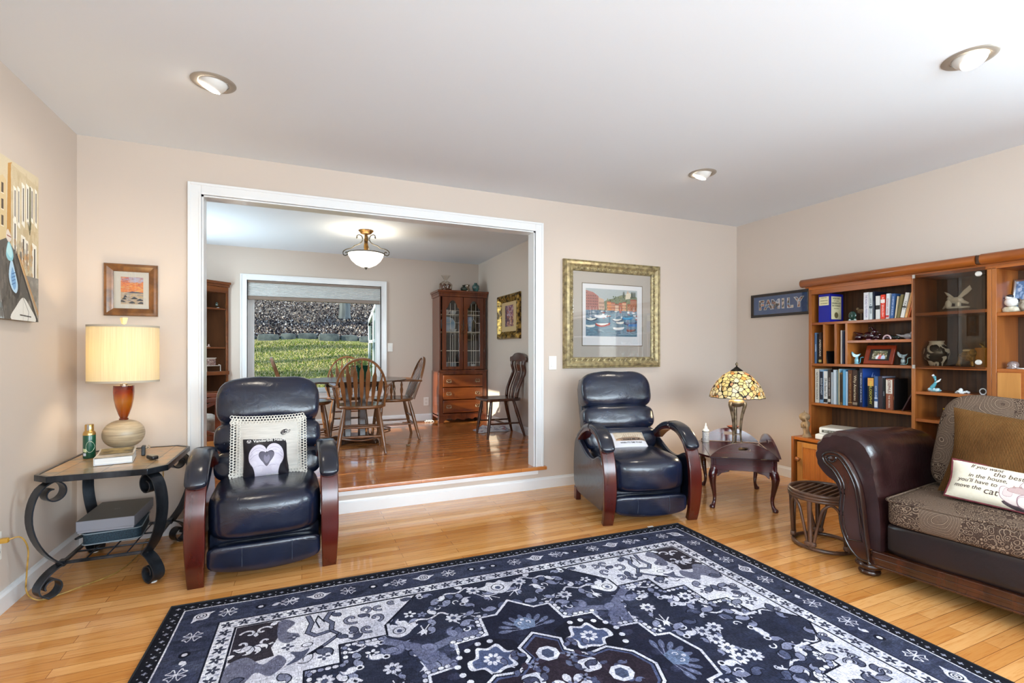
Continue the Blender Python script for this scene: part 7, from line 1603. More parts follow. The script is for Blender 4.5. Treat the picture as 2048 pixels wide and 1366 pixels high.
# side chair against the right wall
t=thing('side_chair','dark wooden fiddle back side chair standing against the right dining room wall','chair',(2.105,5.215,ZD),90)
m=MB(); out=[(-.17,-.19),(.17,-.19),(.205,.05),(.215,.20),(.15,.235),(-.15,.235),(-.215,.20),(-.205,.05)]; o2=spl2(out,4,True); m.prism(o2,.408,.440,'z'); ob('seat',m,CHD,t,smooth=40,bevel=.008,bseg=3)
tp={}
for sx in(-1,1):
    for sy,a,b_ in((1,(sx*.15,.16,.41),(sx*.185,.215,0)),(-1,(sx*.13,-.12,.41),(sx*.185,-.235,0))): tp[(sx,sy)]=(Vector(a),Vector(b_)); m=MB(); turned(m,a,b_,[(0,.016),(.3,.021),(.6,.019),(1,.013)],10); ob('leg',m,CHD,t,smooth=60)
on=lambda k,q:tp[k][0].lerp(tp[k][1],q)
for a,b_ in((on((-1,1),.62),on((-1,-1),.62)),(on((1,1),.62),on((1,-1),.62)),((on((-1,1),.62)+on((-1,-1),.62))/2,(on((1,1),.62)+on((1,-1),.62))/2)): m=MB(); turned(m,a,b_,[(0,.008),(.5,.013),(1,.008)],8); ob('stretcher',m,CHD,t,smooth=60)
sc=lambda x,q:[(x*(1+.06*q),-.165,.44),(x*(1+.07*q),-.185,.53),(x*1.05,-.225,.64),(x*1.1,-.262,.74),(x*1.12,-.250,.82),(x*1.13,-.262,.87)]
for sx in(-1,1):
    P_=spl([(sx*.150,-.150,.44),(sx*.155,-.165,.53),(sx*.160,-.205,.63),(sx*.165,-.245,.73),(sx*.170,-.232,.81),(sx*.172,-.240,.87)],4); m=MB().sweep([tuple(p) for p in P_],[(-.5,-.5),(.5,-.5),(.5,.5),(-.5,.5)],up=(0,1,0),scale=[(.034,.030)]*len(P_)); ob('back_stile',m,CHD,t,smooth=50,bevel=.006)
    P_=spl([(sx*.085,-.160,.44),(sx*.087,-.178,.53),(sx*.09,-.215,.63),(sx*.093,-.250,.73),(sx*.095,-.238,.81),(sx*.095,-.244,.87)],4); m=MB().sweep([tuple(p) for p in P_],[(-.5,-.5),(.5,-.5),(.5,.5),(-.5,.5)],up=(0,1,0),scale=[(.018,.012)]*len(P_)); ob('back_slat',m,CHD,t,smooth=50,bevel=.002)
P_=spl([(0,-.160,.44),(0,-.178,.53),(0,-.215,.63),(0,-.250,.73),(0,-.238,.81),(0,-.244,.87)],4); n=len(P_); wd=np.interp(np.linspace(0,1,n),[0,.2,.45,.62,.8,.9,1],[.05,.06,.10,.07,.085,.055,.06])
ob('fiddle_splat',MB().sweep([tuple(p) for p in P_],[(-.5,-.5),(.5,-.5),(.5,.5),(-.5,.5)],up=(0,1,0),scale=[(w_,.012) for w_ in wd]),CHD,t,smooth=50,bevel=.002)
cr=spl2([(-.235,.87),(-.225,.905),(-.17,.915),(-.10,.945),(0,.955),(.10,.945),(.17,.915),(.225,.905),(.235,.87),(.215,.845),(.14,.850),(0,.858),(-.14,.850),(-.215,.845)],4,True)
m=MB().prism(cr,-.256,-.230,'y'); m.v=[(x,y+.55*x*x*0-.10*(.2**2-x*x)*.6,z) for x,y,z in m.v]; ob('crest_rail',m,CHD,t,smooth=40,bevel=.006,bseg=3)
# ---------------------------------------------------------------- china cabinet
CH=wood('china_cabinet_wood','451a0a','84421c','z',.25,.45,9); CHX=wood('china_cabinet_drawer','5a240c','9a521f','x',.25,.45,9); CHIN=pm('cabinet_inside','241a16',.6)
CX0,CX1,CY0,CY1=1.69,2.372,6.363,6.755
t=thing('china_cabinet','tall cherry china cabinet with leaded glass doors and three drawers in the dining room corner','china cabinet',((CX0+CX1)/2,CY0,ZD)); cx=(CX0+CX1)/2
W2=(CX1-CX0)/2; D_=CY1-CY0; hZ=1.80
def cp(nm,bxs,mat,par=t,**k):
    m=MB()
    for b_ in bxs: m.box(*b_)
    return ob(nm,m,mat,par,**k)
cp('carcass',[(-W2+.01,.012,.06,-W2+.03,D_,hZ-.06),(W2-.03,.012,.06,W2-.01,D_,hZ-.06),(-W2+.02,D_-.012,.06,W2-.02,D_,hZ-.06),(-W2+.02,.02,hZ-.08,W2-.02,D_,hZ-.06),(-W2+.02,.03,.70,W2-.02,D_,.72)],CH,bevel=.002)
cp('lower_carcass',[(-W2,.0,.10,-W2+.055,.03,.68),(W2-.055,.0,.10,W2,.03,.68),(-W2,.006,.655,W2,.04,.70),(-W2,.01,.09,W2,.03,.125),(-W2-.006,-.01,.695,W2+.006,.05,.715),(-W2,.03,.09,W2,.34,.11),(-W2,.02,.07,-W2+.02,D_,.70),(W2-.02,.02,.07,W2,D_,.70)],CH,bevel=.003)
cp('inner_back',[(-W2+.03,D_-.02,.72,W2-.03,D_-.012,hZ-.08)],CHIN)
# crown
m=MB(); 
for k,(z0,z1,o) in enumerate(((hZ-.085,hZ-.05,.004),(hZ-.05,hZ-.03,.010),(hZ-.03,hZ,.022))): m.box(-W2-o,-.006-o,z0,W2+o,D_,z1)
ob('crown_moulding',m,CH,t,bevel=.004)
# skirt with scalloped edge and feet
sk=[(-W2,.10),(-W2,.0),(-W2+.06,.0),(-W2+.075,.03),(-W2+.11,.055),(-W2+.17,.060),(-W2+.21,.035),(-W2+.26,.055),(-.05,.045),(0,.030),(.05,.045),(W2-.26,.055),(W2-.21,.035),(W2-.17,.060),(W2-.11,.055),(W2-.075,.03),(W2-.06,0),(W2,0),(W2,.10)]
ob('scalloped_skirt',MB().prism(sk,-.004,.018,'y'),CH,t,bevel=.002); cp('foot',[(-W2,.018,0,-W2+.05,.06,.08)],CH); cp('foot',[(W2-.05,.018,0,W2,.06,.08)],CH); cp('foot',[(-W2,D_-.05,0,-W2+.05,D_,.08)],CH); cp('foot',[(W2-.05,D_-.05,0,W2,D_,.08)],CH)
BRH=pm('antique_brass_pull','b8a98c',.3,metal=.7)
for z0,z1 in((.485,.648),(.315,.475),(.135,.305)):
    d=cp('drawer',[(-W2+.058,-.006,z0,W2-.058,.02,z1)],CHX,bevel=.006,bseg=3)
    for x in(-.205,.205):
        zc=(z0+z1)/2; m=MB()
        for s_ in(-1,1):
            m.tube(spl([(x+s_*.003,-.010,zc+.018),(x+s_*.02,-.012,zc+.022),(x+s_*.032,-.012,zc+.010),(x+s_*.024,-.012,zc-.0),(x+s_*.036,-.012,zc-.008),(x+s_*.020,-.012,zc-.020),(x,-.012,zc-.014)],3),.0028,5)
        m.tube(spl([(x-.026,-.010,zc+.004),(x-.022,-.022,zc-.008),(x,-.026,zc-.014),(x+.022,-.022,zc-.008),(x+.026,-.010,zc+.004)],3),.0032,6); m.sph((x,-.012,zc+.006),.005,8,5)
        ob('drawer_pull',m,BRH,d,smooth=80)
# doors with arched leaded glass
for sx in(-1,1):
    xi,xo=sx*.004,sx*(W2-.045); x0,x1=min(xi,xo),max(xi,xo); dz0,dz1=.725,hZ-.09; gx0,gx1=x0+.055,x1-.055; gz0=.765; gzs=dz1-.14
    gc=(gx0+gx1)/2; gw=(gx1-gx0)/2
    m=MB().box(x0,-.008,dz0,gx0,.014,dz1).box(gx1,-.008,dz0,x1,.014,dz1).box(gx0,-.008,dz0,gx1,.014,gz0)
    arch=[(gc-gw,gzs-.02),(gc-gw*.86,gzs-.01),(gc-gw*.72,gzs+.005),(gc-gw*.58,gzs+.045),(gc-gw*.3,gzs+.085),(gc,gzs+.095),(gc+gw*.3,gzs+.085),(gc+gw*.58,gzs+.045),(gc+gw*.72,gzs+.005),(gc+gw*.86,gzs-.01),(gc+gw,gzs-.02)]
    vs=[];fs=[]
    for (xa,za) in arch: vs+=[(xa,-.008,za),(xa,-.008,dz1),(xa,.014,za),(xa,.014,dz1)]
    for i in range(len(arch)-1): a=i*4;b_=a+4; fs+=[(a,a+1,b_+1,b_),(a+2,b_+2,b_+3,a+3),(a,b_,b_+2,a+2),(a+1,a+3,b_+3,b_+1)]
    m.add(vs,fs); d=ob('door',m,CH,t,smooth=30)
    ob('glass_pane',MB().box(gx0-.003,.002,gz0-.003,gx1+.003,.005,gzs+.10),PICGLASS,d,smooth=0)
    m=MB(); y=-.001; q=gw*.36; zt=gzs-.045
    def L_(*p): m.tube([(a,y,b_) for a,b_ in p],.0028,5)
    L_((gc-q,gz0),(gc-q,1.24)); L_((gc+q,gz0),(gc+q,1.24)); L_((gc-q,1.36),(gc-q,gzs+.055)); L_((gc+q,1.36),(gc+q,gzs+.055)); L_((gc,gz0),(gc,1.19)); L_((gc,1.41),(gc,zt))
    L_((gc-q,1.24),(gc,1.18),(gc+q,1.24)); L_((gc-q,1.36),(gc,1.42),(gc+q,1.36)); L_((gc-q,1.24),(gc-q,1.36)); L_((gc+q,1.24),(gc+q,1.36))
    for z in(.82,zt): L_((gx0,z),(gx1,z))
    for z in(1.24,1.36): L_((gx0,z),(gc-q,z)); L_((gc+q,z),(gx1,z))
    ob('leaded_came',m,pm('lead_came_%d'%(sx+1),'c8c2b8',.4,metal=.3),d,smooth=60)
    m=MB(); hx_=sx*.026
    m.tube(spl([(hx_,-.010,1.33),(hx_+.006,-.02,1.31),(hx_,-.026,1.27),(hx_-.006,-.02,1.23),(hx_,-.010,1.21)],4),.003,6); [m.sph((hx_,-.010,z),.007,8,5) for z in(1.335,1.27,1.205)]; ob('door_pull',m,pm('bronze_pull_%d'%(sx+1),'6a4a30',.35,metal=.6),d,smooth=80)
for z in(.98,1.235,1.475): cp('shelf',[(-W2+.03,.06,z-.006,W2-.03,D_-.02,z+.006)],PG)
cab=(cx,CY0,ZD)
# contents
def dish(name,lab,cat,dx,dy,z,prof,mat,rx=0,group=None,seg=28):
    t=thing(name,lab,cat); t.matrix_world=T(cx+dx,CY0+dy,ZD+z)@T(rx=rx); ob({'plate':'plate_body','bowl':'bowl_body'}.get(name,'vessel_body'),MB().lathe(prof,seg),mat,t,smooth=60); return t
BOWLP=[(0,0),(.03,0),(.05,.02),(.066,.055),(.068,.060),(.063,.056),(.045,.022),(0,.01)]
BLUEP=nmat('blue_plate_glaze','7fa8c8','d0e0ea',7,rough=.2,coat=.4); FLOR=nmat('floral_china','a8665a','e4dcd4',30,rough=.3,lo=.42,hi=.5)
dish('bowl','white banded bowl on the top shelf of the china cabinet, left door','bowl',-.205,.16,1.482,BOWLP,FLOR); dish('bowl','small white cup shaped bowl beside the banded bowl in the china cabinet','bowl',-.095,.16,1.482,[(r*.7,z*.8) for r,z in BOWLP],PORC)
dish('serving_vase','brown and cream pot on the top shelf behind the right cabinet door','vase',.07,.17,1.482,[(0,0),(.035,0),(.055,.04),(.05,.085),(.034,.10),(.04,.115),(.0,.11)],nmat('brown_cream_glaze','7a4a30','cdb59a',14,rough=.3))
dish('plate','large pale blue plate standing on edge behind the left cabinet door','plate',-.155,.24,1.345,[(0,0),(.06,.0),(.105,.010),(.112,.014),(.105,.012),(.06,.006),(0,.006)],BLUEP,rx=80,seg=40)
dish('bowl','white bowl below the blue plate in the china cabinet','bowl',-.10,.14,1.242,[(r*.8,z*.6) for r,z in BOWLP],PORC)
dish('serving_vase','tall pale blue etched glass vase behind the right cabinet door','vase',.155,.17,1.242,[(0,0),(.03,0),(.028,.02),(.034,.12),(.042,.25),(.048,.30),(.044,.30),(.03,.12),(0,.02)],nmat('blue_etched_glass','6a9ccc','c8e0f0',20,rough=.15,coat=.5)) if False else dish('serving_vase','tall pale blue vase behind the right cabinet door','vase',.155,.17,1.242,[(0,0),(.028,0),(.026,.02),(.030,.09),(.036,.17),(.042,.215),(.038,.215),(.026,.09),(0,.02)],nmat('blue_etched_glass','6a9ccc','c8e0f0',20,rough=.15,coat=.5))
dish('teapot','red and white floral lidded jar on the middle shelf behind the right door','jar',.06,.15,.987,[(0,0),(.03,0),(.045,.03),(.046,.07),(.03,.10),(.012,.12),(.014,.135),(0,.14)],FLOR)
dish('bowl','red and white floral jar lid shaped bowl above the lidded jar in the cabinet','bowl',.06,.15,1.242,[(r*.6,z*.8) for r,z in BOWLP],FLOR)
GLS=pm('stemware_glass','aab8c4',.05,trans=.4,coat=.6)
for i,(dx,lab) in enumerate(((-.25,'clear glass tumbler at the far left of the lowest cabinet shelf'),(-.20,'clear glass tumbler second from the left on the lowest cabinet shelf'),(-.13,'clear glass tumbler below the left leaded diamond'),(-.08,'clear glass tumbler at the right end of the left door'),(.06,'clear glass tumbler at the left end of the right door'),(.115,'clear glass tumbler beside the white mug in the cabinet'))):
    t=thing('drinking_glass',lab,'glass',(cx+dx,CY0+.10+.03*(i%2),ZD+.7205),0,'glasses on the lowest shelf of the china cabinet'); ob('glass_body',MB().lathe([(0,0),(.020,0),(.024,.10),(.0225,.10),(.019,.006),(0,.006)],18),GLS,t,smooth=60)
dish('mug','white mug on the lowest cabinet shelf behind the right door','mug',.185,.13,.7205,[(0,0),(.03,0),(.033,.07),(.030,.07),(.027,.006),(0,.006)],PORC)
# things on top of the china cabinet
zt=ZD+hZ+.0005
POT_=nmat('pine_cone_brown','3c2418','8a5a44',40,rough=.8,bs=.6)
t=thing('gift_bag','cellophane bag of brown dried potpourri on top of the china cabinet','bag',(1.80,6.42,zt)); m=MB(); rgq=random.Random(2)
for i in range(60):
    a=rgq.uniform(0,6.28); r=.07*rgq.random()**.5; z=rgq.uniform(.012,.085); m.rbox((r*math.cos(a),r*math.sin(a)*.8,z),(rgq.uniform(.018,.03),)*3,k=3,n=2)
ob('potpourri',m,POT_,t,smooth=60,kind='stuff'); CELL=thin_glass('cellophane','f8f4ee',refl=.05,rough=.1,fm=.4)
m=MB().grid(lambda u,v:((lambda r,z:((r*(1+.10*math.sin(9*2*PI*u+v*4)))*math.cos(2*PI*u),(r*.85*(1+.10*math.sin(9*2*PI*u+v*4)))*math.sin(2*PI*u),z))(float(np.interp(v,[0,.1,.45,.62,.7,.85,1],[.05,.082,.085,.05,.012,.035,.062])),float(np.interp(v,[0,.1,.45,.62,.7,.85,1],[.001,.004,.085,.115,.13,.165,.205])))),48,14,closeu=True); ob('cellophane_wrap',m,CELL,t,smooth=80); ob('tie',MB().tube([(.012*math.cos(a),.012*math.sin(a),.13) for a in[2*PI*i/12 for i in range(12)]],.003,5,closed=True),PORC,t)
DGV=nmat('dark_green_vase_glaze','15201a','3c5246',8,rough=.15,coat=.6); TEV=nmat('teal_brown_vase_glaze','2a1a14','4a8a88',5,rough=.15,coat=.6)
t=thing('ceramic_vase','squat dark green vase on top of the china cabinet','vase',(2.065,6.44,zt)); ob('vase_body',MB().lathe([(0,0),(.030,0),(.046,.025),(.048,.04),(.03,.065),(.018,.072),(.024,.088),(.018,.088),(.012,.07),(0,.07)],28),DGV,t,smooth=60)
t=thing('ceramic_vase','teal and brown rounded vase at the right on top of the china cabinet','vase',(2.235,6.43,zt)); ob('vase_body',MB().lathe([(0,0),(.028,0),(.040,.03),(.052,.065),(.048,.09),(.026,.108),(.020,.114),(.026,.124),(.018,.124),(.012,.108),(0,.108)],28),TEV,t,smooth=60); ob('vase_handle',MB().tube([(.04,0,.03),(.06,0,.035),(.058,0,.05),(.045,0,.05)],.004,6),TEV,t)
t=thing('glass_vase','pale clear glass ornament behind the teal vase on the china cabinet','vase',(2.165,6.60,zt)); ob('vase_body',MB().lathe([(0,0),(.028,0),(.045,.04),(.03,.08),(.04,.12),(.034,.12),(.02,.08),(0,.02)],24),thin_glass('pale_ornament','e8dcc8',refl=.15),t,smooth=60)
# ---------------------------------------------------------------- picture on the right dining wall
def abst():
    q=Img(160,260,'7a5460'); rg=random.Random(31)
    for i in range(300):
        y=rg.uniform(0,1); x=rg.uniform(0,1); c=rg.choice(['c8cbe0','8a4a58','a8584c','5c4a6c','d8b8a0'] if y>.45 else ['e0c09c','b87858','4a3040','6a4048','d8a888']); 
        if x<.22: c=rg.choice(['4a3a4c','3a2c40','6a4a5c'])
        q.ell(x,y,.05,.05,c,.6)
    q.poly([(.55,.1),(.75,.1),(.62,.5)],'e8d0b0',.6); return q.mat('abstract_print',.5)
DG=nmat('ornate_dark_gold','3a2810','c09a4c',22,rough=.35,metal=.6,bs=.8,bd=.006,lo=.4,hi=.6)
Mr=lambda X,y,z:Matrix(((0,0,-1,X-.001),(-1,0,0,y),(0,1,0,z),(0,0,0,1)))
t=pframe('picture_frame','ornate dark gold framed picture on the right dining room wall','picture',Mr(XD,5.585,1.592),.68,.56,.10,[(0,.02),(.1,.045),(.35,.05),(.6,.03),(.9,.015)],DG)
ob('mat_board',MB().box(-.245,-.185,.003,.245,.185,.010),pm('straw_mat','c2a87c',.8),t); uvplane('abstract_print',abst(),t,T(0,.01,.010),.26,.265)
m=MB()
for x,y in[(s_*.29*q,r_*.235) for s_ in(-1,1) for r_ in(-1,1) for q in(1,.5,0)]: m.rbox((x,y,.045),(.05,.035,.02),k=3,n=4)
ob('corner_carving',m,DG,t,smooth=80)
# switch and outlets, floor vent, papers
MF=lambda x,z:T(x,YW-.001,z,rx=90)
t=thing('light_switch','white toggle light switch beside the dining room window','switch'); t.matrix_world=MF(1.112,1.212); ob('cover_plate',MB().box(-.036,-.058,0,.036,.058,.006),PLASTIC,t,bevel=.002); ob('toggle',MB().box(-.005,-.006,.006,.005,.014,.018),WHITE,t,bevel=.001)
t=thing('wall_outlet','white wall outlet low beside the china cabinet','outlet'); t.matrix_world=MF(1.612,.452); ob('cover_plate',MB().box(-.036,-.058,0,.036,.058,.006),PLASTIC,t,bevel=.002)
for z in(-.024,.024): ob('receptacle',MB().prism(rr(-.016,z-.014,.016,z+.014,.007),.006,.009,'z'),bpy.data.materials['outlet_face'],t)
t=thing('wall_outlet','wall outlet with a black plug behind the side chair','outlet'); t.matrix_world=Mr(XD,5.66,.50); ob('cover_plate',MB().box(-.036,-.058,0,.036,.058,.006),pm('beige_plate','b8a48c',.4),t,bevel=.002); ob('plug',MB().box(-.015,.008,.006,.015,.034,.03),BK,t,bevel=.003)
t=thing('floor_vent','brown metal floor vent grille at the foot of the dining room wall','vent',(1.42,6.60,ZD)); VM=pm('vent_brown','7a4c30',.4,metal=.3)
ob('vent_frame',MB().box(-.16,-.06,0,.16,-.05,.006).box(-.16,.05,0,.16,.06,.006).box(-.16,-.06,0,-.15,.06,.006).box(.15,-.06,0,.16,.06,.006).box(-.15,-.05,0,.15,.05,.001),VM,t); m=MB(); [m.box(-.145+i*.0125,-.05,.001,-.141+i*.0125,.05,.005) for i in range(24)]; ob('louvres',m,VM,t)
t=thing('plastic_bag','crumpled white plastic bag with blue print under the side chair','bag',(2.14,5.56,ZD)); m_,nt,b=newmat('printed_plastic'); setp(b,rough=.35); nt.links.new(ramp(nt,noise(nt,coords(nt),11,2,.5,1),[(.56,'d4cfd2'),(.60,'4a5a90'),(.63,'d4cfd2'),(.68,'a04a50'),(.72,'d8d4d8')]),b.inputs['Base Color'])
rgz=random.Random(5); ph=[rgz.uniform(0,6) for _ in range(6)]
ob('crumpled_sheet',MB().grid(lambda u,v:(-.20+.40*u+.02*math.sin(9*v+ph[0]),-.14+.28*v+.02*math.sin(8*u+ph[1]),.003+max(0,(.032+.018*math.sin(17*u+ph[2]+4*v)+.014*math.sin(23*v+ph[3]+6*u))*(1-(2*u-1)**4)*(1-(2*v-1)**4))),28,22),m_,t,smooth=25)
t=thing('white_cord_bundle','small bundle of white cords on the floor left of the china cabinet','cord',(1.60,6.55,ZD)); 
m=MB(); pts=[(.07*math.cos(a*1.0)*(1-.02*i),.04*math.sin(a*1.3),.006+.008*(i%3)) for i,a in enumerate(np.linspace(0,22,40))]; m.tube(spl(pts,3),.004,5); ob('cord_loops',m,PORC,t)
t=thing('pet_toy','tiny dark brown pet toy lying alone on the dining room floor','toy',P0:=(1.0,4.98,ZD)); m=MB().rbox((0,0,.010),(.04,.022,.018),k=3,n=4); m.sph((.022,0,.016),.008,8,5); ob('toy_body',m,BRN,t,smooth=70)
# ---------------------------------------------------------------- pendant light
PBR=nmat('antique_bronze_fixture','3a2612','8a6428',20,rough=.35,metal=.6); PGR=nmat('verdigris_bronze','26221c','5c5648',20,rough=.4,metal=.3)
t=thing('pendant_light','lit white glass bowl light with scrolled bronze arms on the dining room ceiling','ceiling light',(.626,5.338,2.44))
ob('canopy',MB().lathe([(0,0),(.075,0),(.078,-.008),(.066,-.018),(.055,-.034),(.03,-.042),(.0,-.042)],28),PBR,t,smooth=50)
ob('stem',MB().lathe([(.0,-.04),(.018,-.04),(.016,-.08),(.022,-.10),(.018,-.13),(.023,-.17),(.020,-.21),(.024,-.245),(0,-.245)],16),PBR,t,smooth=60)
ob('rim',MB().tube([(.188*math.cos(2*PI*i/48),.188*math.sin(2*PI*i/48),-.248) for i in range(48)],.006,8,closed=True),PGR,t,smooth=80)
MILK,nt,b=newmat('lit_milk_glass'); setp(b,col='f6f2ea',rough=.3,em='fff4e2',es=1.5)
ob('glass_bowl',MB().lathe([(.184,-.246),(.176,-.275),(.150,-.32),(.105,-.362),(.05,-.388),(0,-.395)],40,caps=False).lathe([(0,-.391),(.05,-.384),(.103,-.358),(.147,-.318),(.172,-.274),(.180,-.246)],40,caps=False),MILK,t,smooth=80)
ob('finial',MB().lathe([(0,-.389),(.020,-.392),(.016,-.400),(.007,-.404),(.009,-.412),(0,-.418)],16),PGR,t,smooth=60)
for k in range(3):
    a=R(-22)+2*PI*k/3 if False else R([158,-20,70][k]); ca,sa=math.cos(a),math.sin(a)
    pl=[]
    for i in range(12): q=i/11; b_=R(250-300*q*1.0); r=.010+.022*q; pl.append((.062+r*math.cos(b_)*1.0,-.075+r*math.sin(b_)))
    pts2=[(.075,-.085),(.066,-.080),(.062,-.066),(.078,-.052),(.092,-.066),(.086,-.048),(.060,-.046),(.040,-.066),(.034,-.10),(.055,-.135),(.100,-.155),(.125,-.175),(.165,-.195),(.215,-.205),(.240,-.232),(.232,-.262),(.205,-.266),(.192,-.248),(.200,-.228),(.217,-.230),(.214,-.242)]
    pts2=[(.082,-.088),(.074,-.080),(.078,-.068),(.092,-.068),(.100,-.085),(.092,-.052),(.070,-.046),(.046,-.060),(.036,-.092),(.046,-.122),(.080,-.148),(.120,-.162),(.150,-.186),(.205,-.200),(.238,-.222),(.240,-.252),(.220,-.266),(.198,-.256),(.194,-.238),(.207,-.228),(.218,-.238)][3:]
    pts2=[(.090,-.082),(.080,-.086),(.078,-.070),(.094,-.060),(.104,-.080)][:0]+pts2
    ob('scroll_arm',MB().tube(spl([(r*ca,r*sa,z) for r,z in pts2],4),.0055,7),PGR,t,smooth=80)
lamp('pendant_glow','POINT',(.626,5.338,2.19),(0,0,0),4,(1,.86,.66),shadow_soft_size=.10)
# ---------------------------------------------------------------- corner bookcase
an=R(43); ux=(math.cos(an),math.sin(an)) # along front, to the right
Mc=Matrix.Translation((-.815,6.74,ZD))@Matrix.Rotation(an,4,'Z')@Matrix.Translation((-.82,0,0))
t=thing('corner_bookcase','dark stained wooden corner bookcase with ornaments at the far left of the dining room','bookcase'); t.matrix_world=Mc
CB=wood('corner_case_wood','5a2c12','8c4f24','x',.3,.3,9); CBD=nmat('corner_case_back','2c180c','4a2c18',6,(1,1,.2),.85,spec=.1)
WB_=.82; hb=1.80
for x0 in(0,WB_-.025): ob('side_panel',MB().box(x0,-.004,0,x0+.025,.014,hb-.05),CB,t,bevel=.002)
ob('back_panel',MB().prism([(.03,.012),(.405,.362),(.79,.012),(.775,.012),(.405,.350),(.045,.012)],0,hb-.05,'z'),CBD,t)
def cshelf(z,th=.02,o=0):
    P_=[(.02,0),(WB_-.02,0),(WB_-.035,.014),(.42,.350),(.40,.350),(.035,.014)] if not o else [(-.0,-o),(WB_,-o),(WB_,.004),(.42,.350),(.40,.350),(.0,.004)]
    ob('shelf',MB().prism(P_,z-th,z,'z'),CB,t,bevel=.003)
cshelf(1.485); cshelf(1.022); cshelf(.735,.045,.02); cshelf(.50); cshelf(.10,.04)
m=MB()
for z0,z1,o in((hb-.13,hb-.06,.0),(hb-.06,hb-.03,.018),(hb-.03,hb,.034)): m.prism([(-o*.3,-.006-o),(WB_+o*.3,-.006-o),(WB_,.006),(.41,.352),(0,.006)],z0,z1,'z')
ob('crown_moulding',m,CB,t,bevel=.004)
def onc(x,y,z): return Mc@T(x,y,z)
def cthing(name,lab,cat,x,y,z,rz=0): o=thing(name,lab,cat); o.matrix_world=onc(x,y,z+.0005)@T(rz=rz); return o
o=cthing('glass_vase','small dark blue and purple bottle shaped ornament on the top shelf of the corner bookcase','ornament',WB_-.265,.10,1.485); ob('bottle_body',MB().lathe([(0,0),(.040,0),(.038,.010),(.018,.02),(.024,.05),(.018,.075),(.026,.10),(.014,.12),(.022,.14),(0,.145)],20),nmat('cobalt_mottle','2a2a6a','8a7ab8',30,rough=.15,coat=.5),o,smooth=60)
o=cthing('fan_ornament','dark green shell shaped ornament at the right end of the top corner shelf','ornament',WB_-.075,.07,1.485); ob('shell',MB().sph((0,0,.045),(.038,.018,.045),18,10),DGV,o,smooth=80); ob('white_foot',MB().rbox((.0,-.01,.006),(.05,.03,.012),k=3,n=3),PORC,o)
q=photo(17,140,180,['6a8a98','8aa8b0','4a6a78','b8ccd0'])
o=pframe('photo_frame','black framed teal picture leaning on the middle shelf of the corner bookcase','photo frame',onc(WB_-.38,.16,1.024)@T(rx=90)@T(rx=-16)@T(0,.15,0),.30,.30,.03,[(0,.012),(.9,.010)],bm('1c1a1a')); uvplane('photo_print',q.mat('teal_photo',.2),o,T(0,0,.003),.25,.25)
for i,(x,lab) in enumerate(((.30,'left'),(.20,'right'))):
    o=cthing('shell_ornament','tiny white and pink figurine, the %s of two, on the middle corner shelf'%lab,'ornament',WB_-x,.07,1.022,20*i); m=MB().rbox((0,0,.005),(.06,.022,.010),k=3,n=3); m.sph((-.012+.02*i,0,.020),(.009,.008,.014),10,6); ob('figurine_body',m,nmat('pink_white_glaze_%d'%i,'c89a90','e8e0da',60,rough=.4),o,smooth=70)
o=pframe('photo_frame','wooden photo frame half hidden at the left of the corner bookcase','photo frame',onc(WB_-.41,.13,.737)@T(rx=90)@T(rx=-15)@T(0,.11,0),.20,.22,.028,[(0,.014),(.9,.010)],nmat('pale_wood_frame','8a6a48','b8966c',12,(1,.2,1),.4)); uvplane('photo_print',photo(23,100,120,['d8c0a8','e8e0d8','b89a80']).mat('warm_photo',.3),o,T(0,0,.003),.144,.164)
o=cthing('photo_frame','ornate white metal bench shaped photo frame in the corner bookcase','photo frame',WB_-.17,.07,.735); m=MB()
for x in(-.085,.085): m.tube([(x,0,.0),(x,0,.165)],.006,6); m.tube([(x,-.05,0),(x,-.05,.07),(x,0,.08)],.005,6)
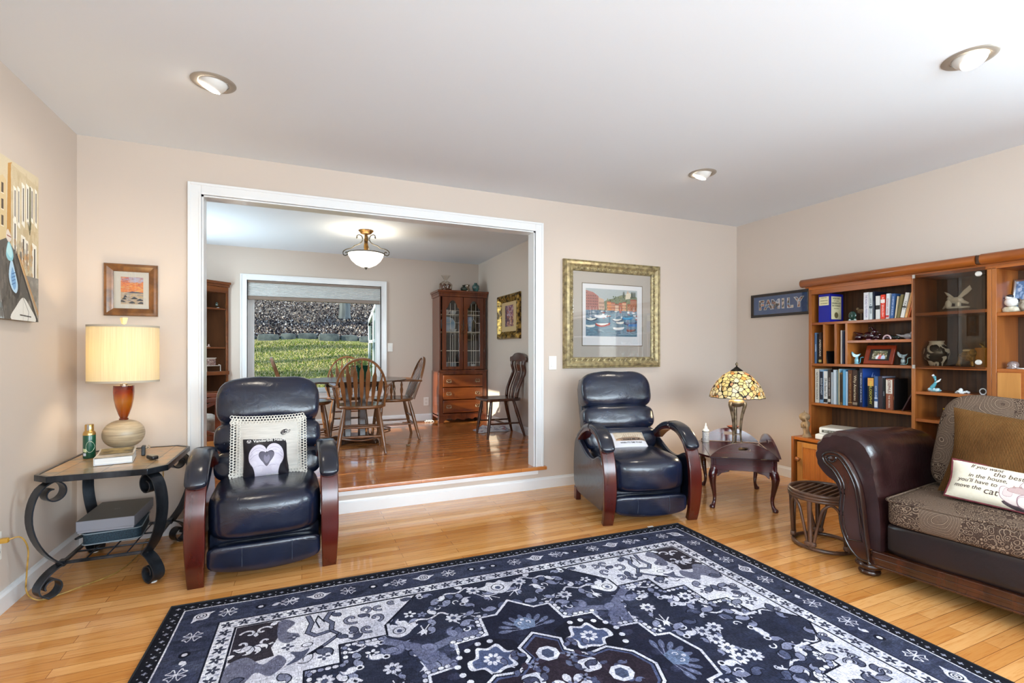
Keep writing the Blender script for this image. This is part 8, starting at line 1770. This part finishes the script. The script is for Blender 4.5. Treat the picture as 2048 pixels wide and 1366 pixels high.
m.tube([(-.085,0,.155),(.085,0,.155)],.006,6); m.tube([(-.085,-.03,.065),(.085,-.03,.065)],.005,6); m.box(-.08,.002,.06,.08,.006,.15); ob('metal_bench_frame',m,pm('antique_white_metal','cfc6bc',.4),o,smooth=50); uvplane('photo_print',photo(29,140,80,['8a6a60','c8b8b0','5a4a4c','a88a88']).mat('bench_photo',.3),o,T(0,.0015,.105,rx=90),.145,.075)
o=cthing('toy_figurine','small dark figurine on the low shelf of the corner bookcase','figurine',WB_-.26,.10,.50); m=MB().tube(spl([(-.05,0,.03),(-.02,0,.02),(.02,0,.035),(.06,0,.05)],4),1,8,scale=[.012]*6+[.009]*7); m.tube([(-.01,0,0),(-.01,0,.03)],.008,6); ob('figurine_body',m,bm('1a1a1c'),o,smooth=70)
# ---------------------------------------------------------------- wooden armchair with cushions at the far left
CWD=wood('armchair_wood','5a2410','8a4424','x',.3,.4,10); CUS=nmat('beige_cushion','8f857c','a89e94',30,rough=.95)
t=thing('wooden_armchair','wooden armchair with crossed side braces and a beige cushion half hidden behind the opening','armchair',(-1.02,5.10,ZD),8)
for sy in(-1,1):
    y=sy*.30; f=ob('side_frame',MB().box(-.36,y-.022,.53,.36,y+.022,.565).box(-.34,y-.02,0,-.295,y+.02,.53).box(.295,y-.02,0,.34,y+.02,.53).box(-.34,y-.016,.20,.34,y+.016,.25),CWD,t,bevel=.005)
    for a,b_ in(((-.30,.25),(.30,.53)),((-.30,.53),(.30,.25))): ob('cross_brace',MB().sweep([(a[0],y,a[1]),(b_[0],y,b_[1])],[(-.014,-.02),(.014,-.02),(.014,.02),(-.014,.02)],up=(0,1,0)),CWD,t,bevel=.003)
ob('seat_cushion',MB().rbox((0,0,.315),(.60,.54,.15),k=7,n=8),CUS,t,smooth=70); ob('back_cushion',MB().rbox((-.26,0,.55),(.16,.54,.42),k=5,n=8),CUS,t,smooth=70); ob('throw_cloth',MB().rbox((.05,-.10,.40),(.30,.26,.06),k=4,n=6),pm('white_cotton','d8d6d4',.9),t,smooth=70)
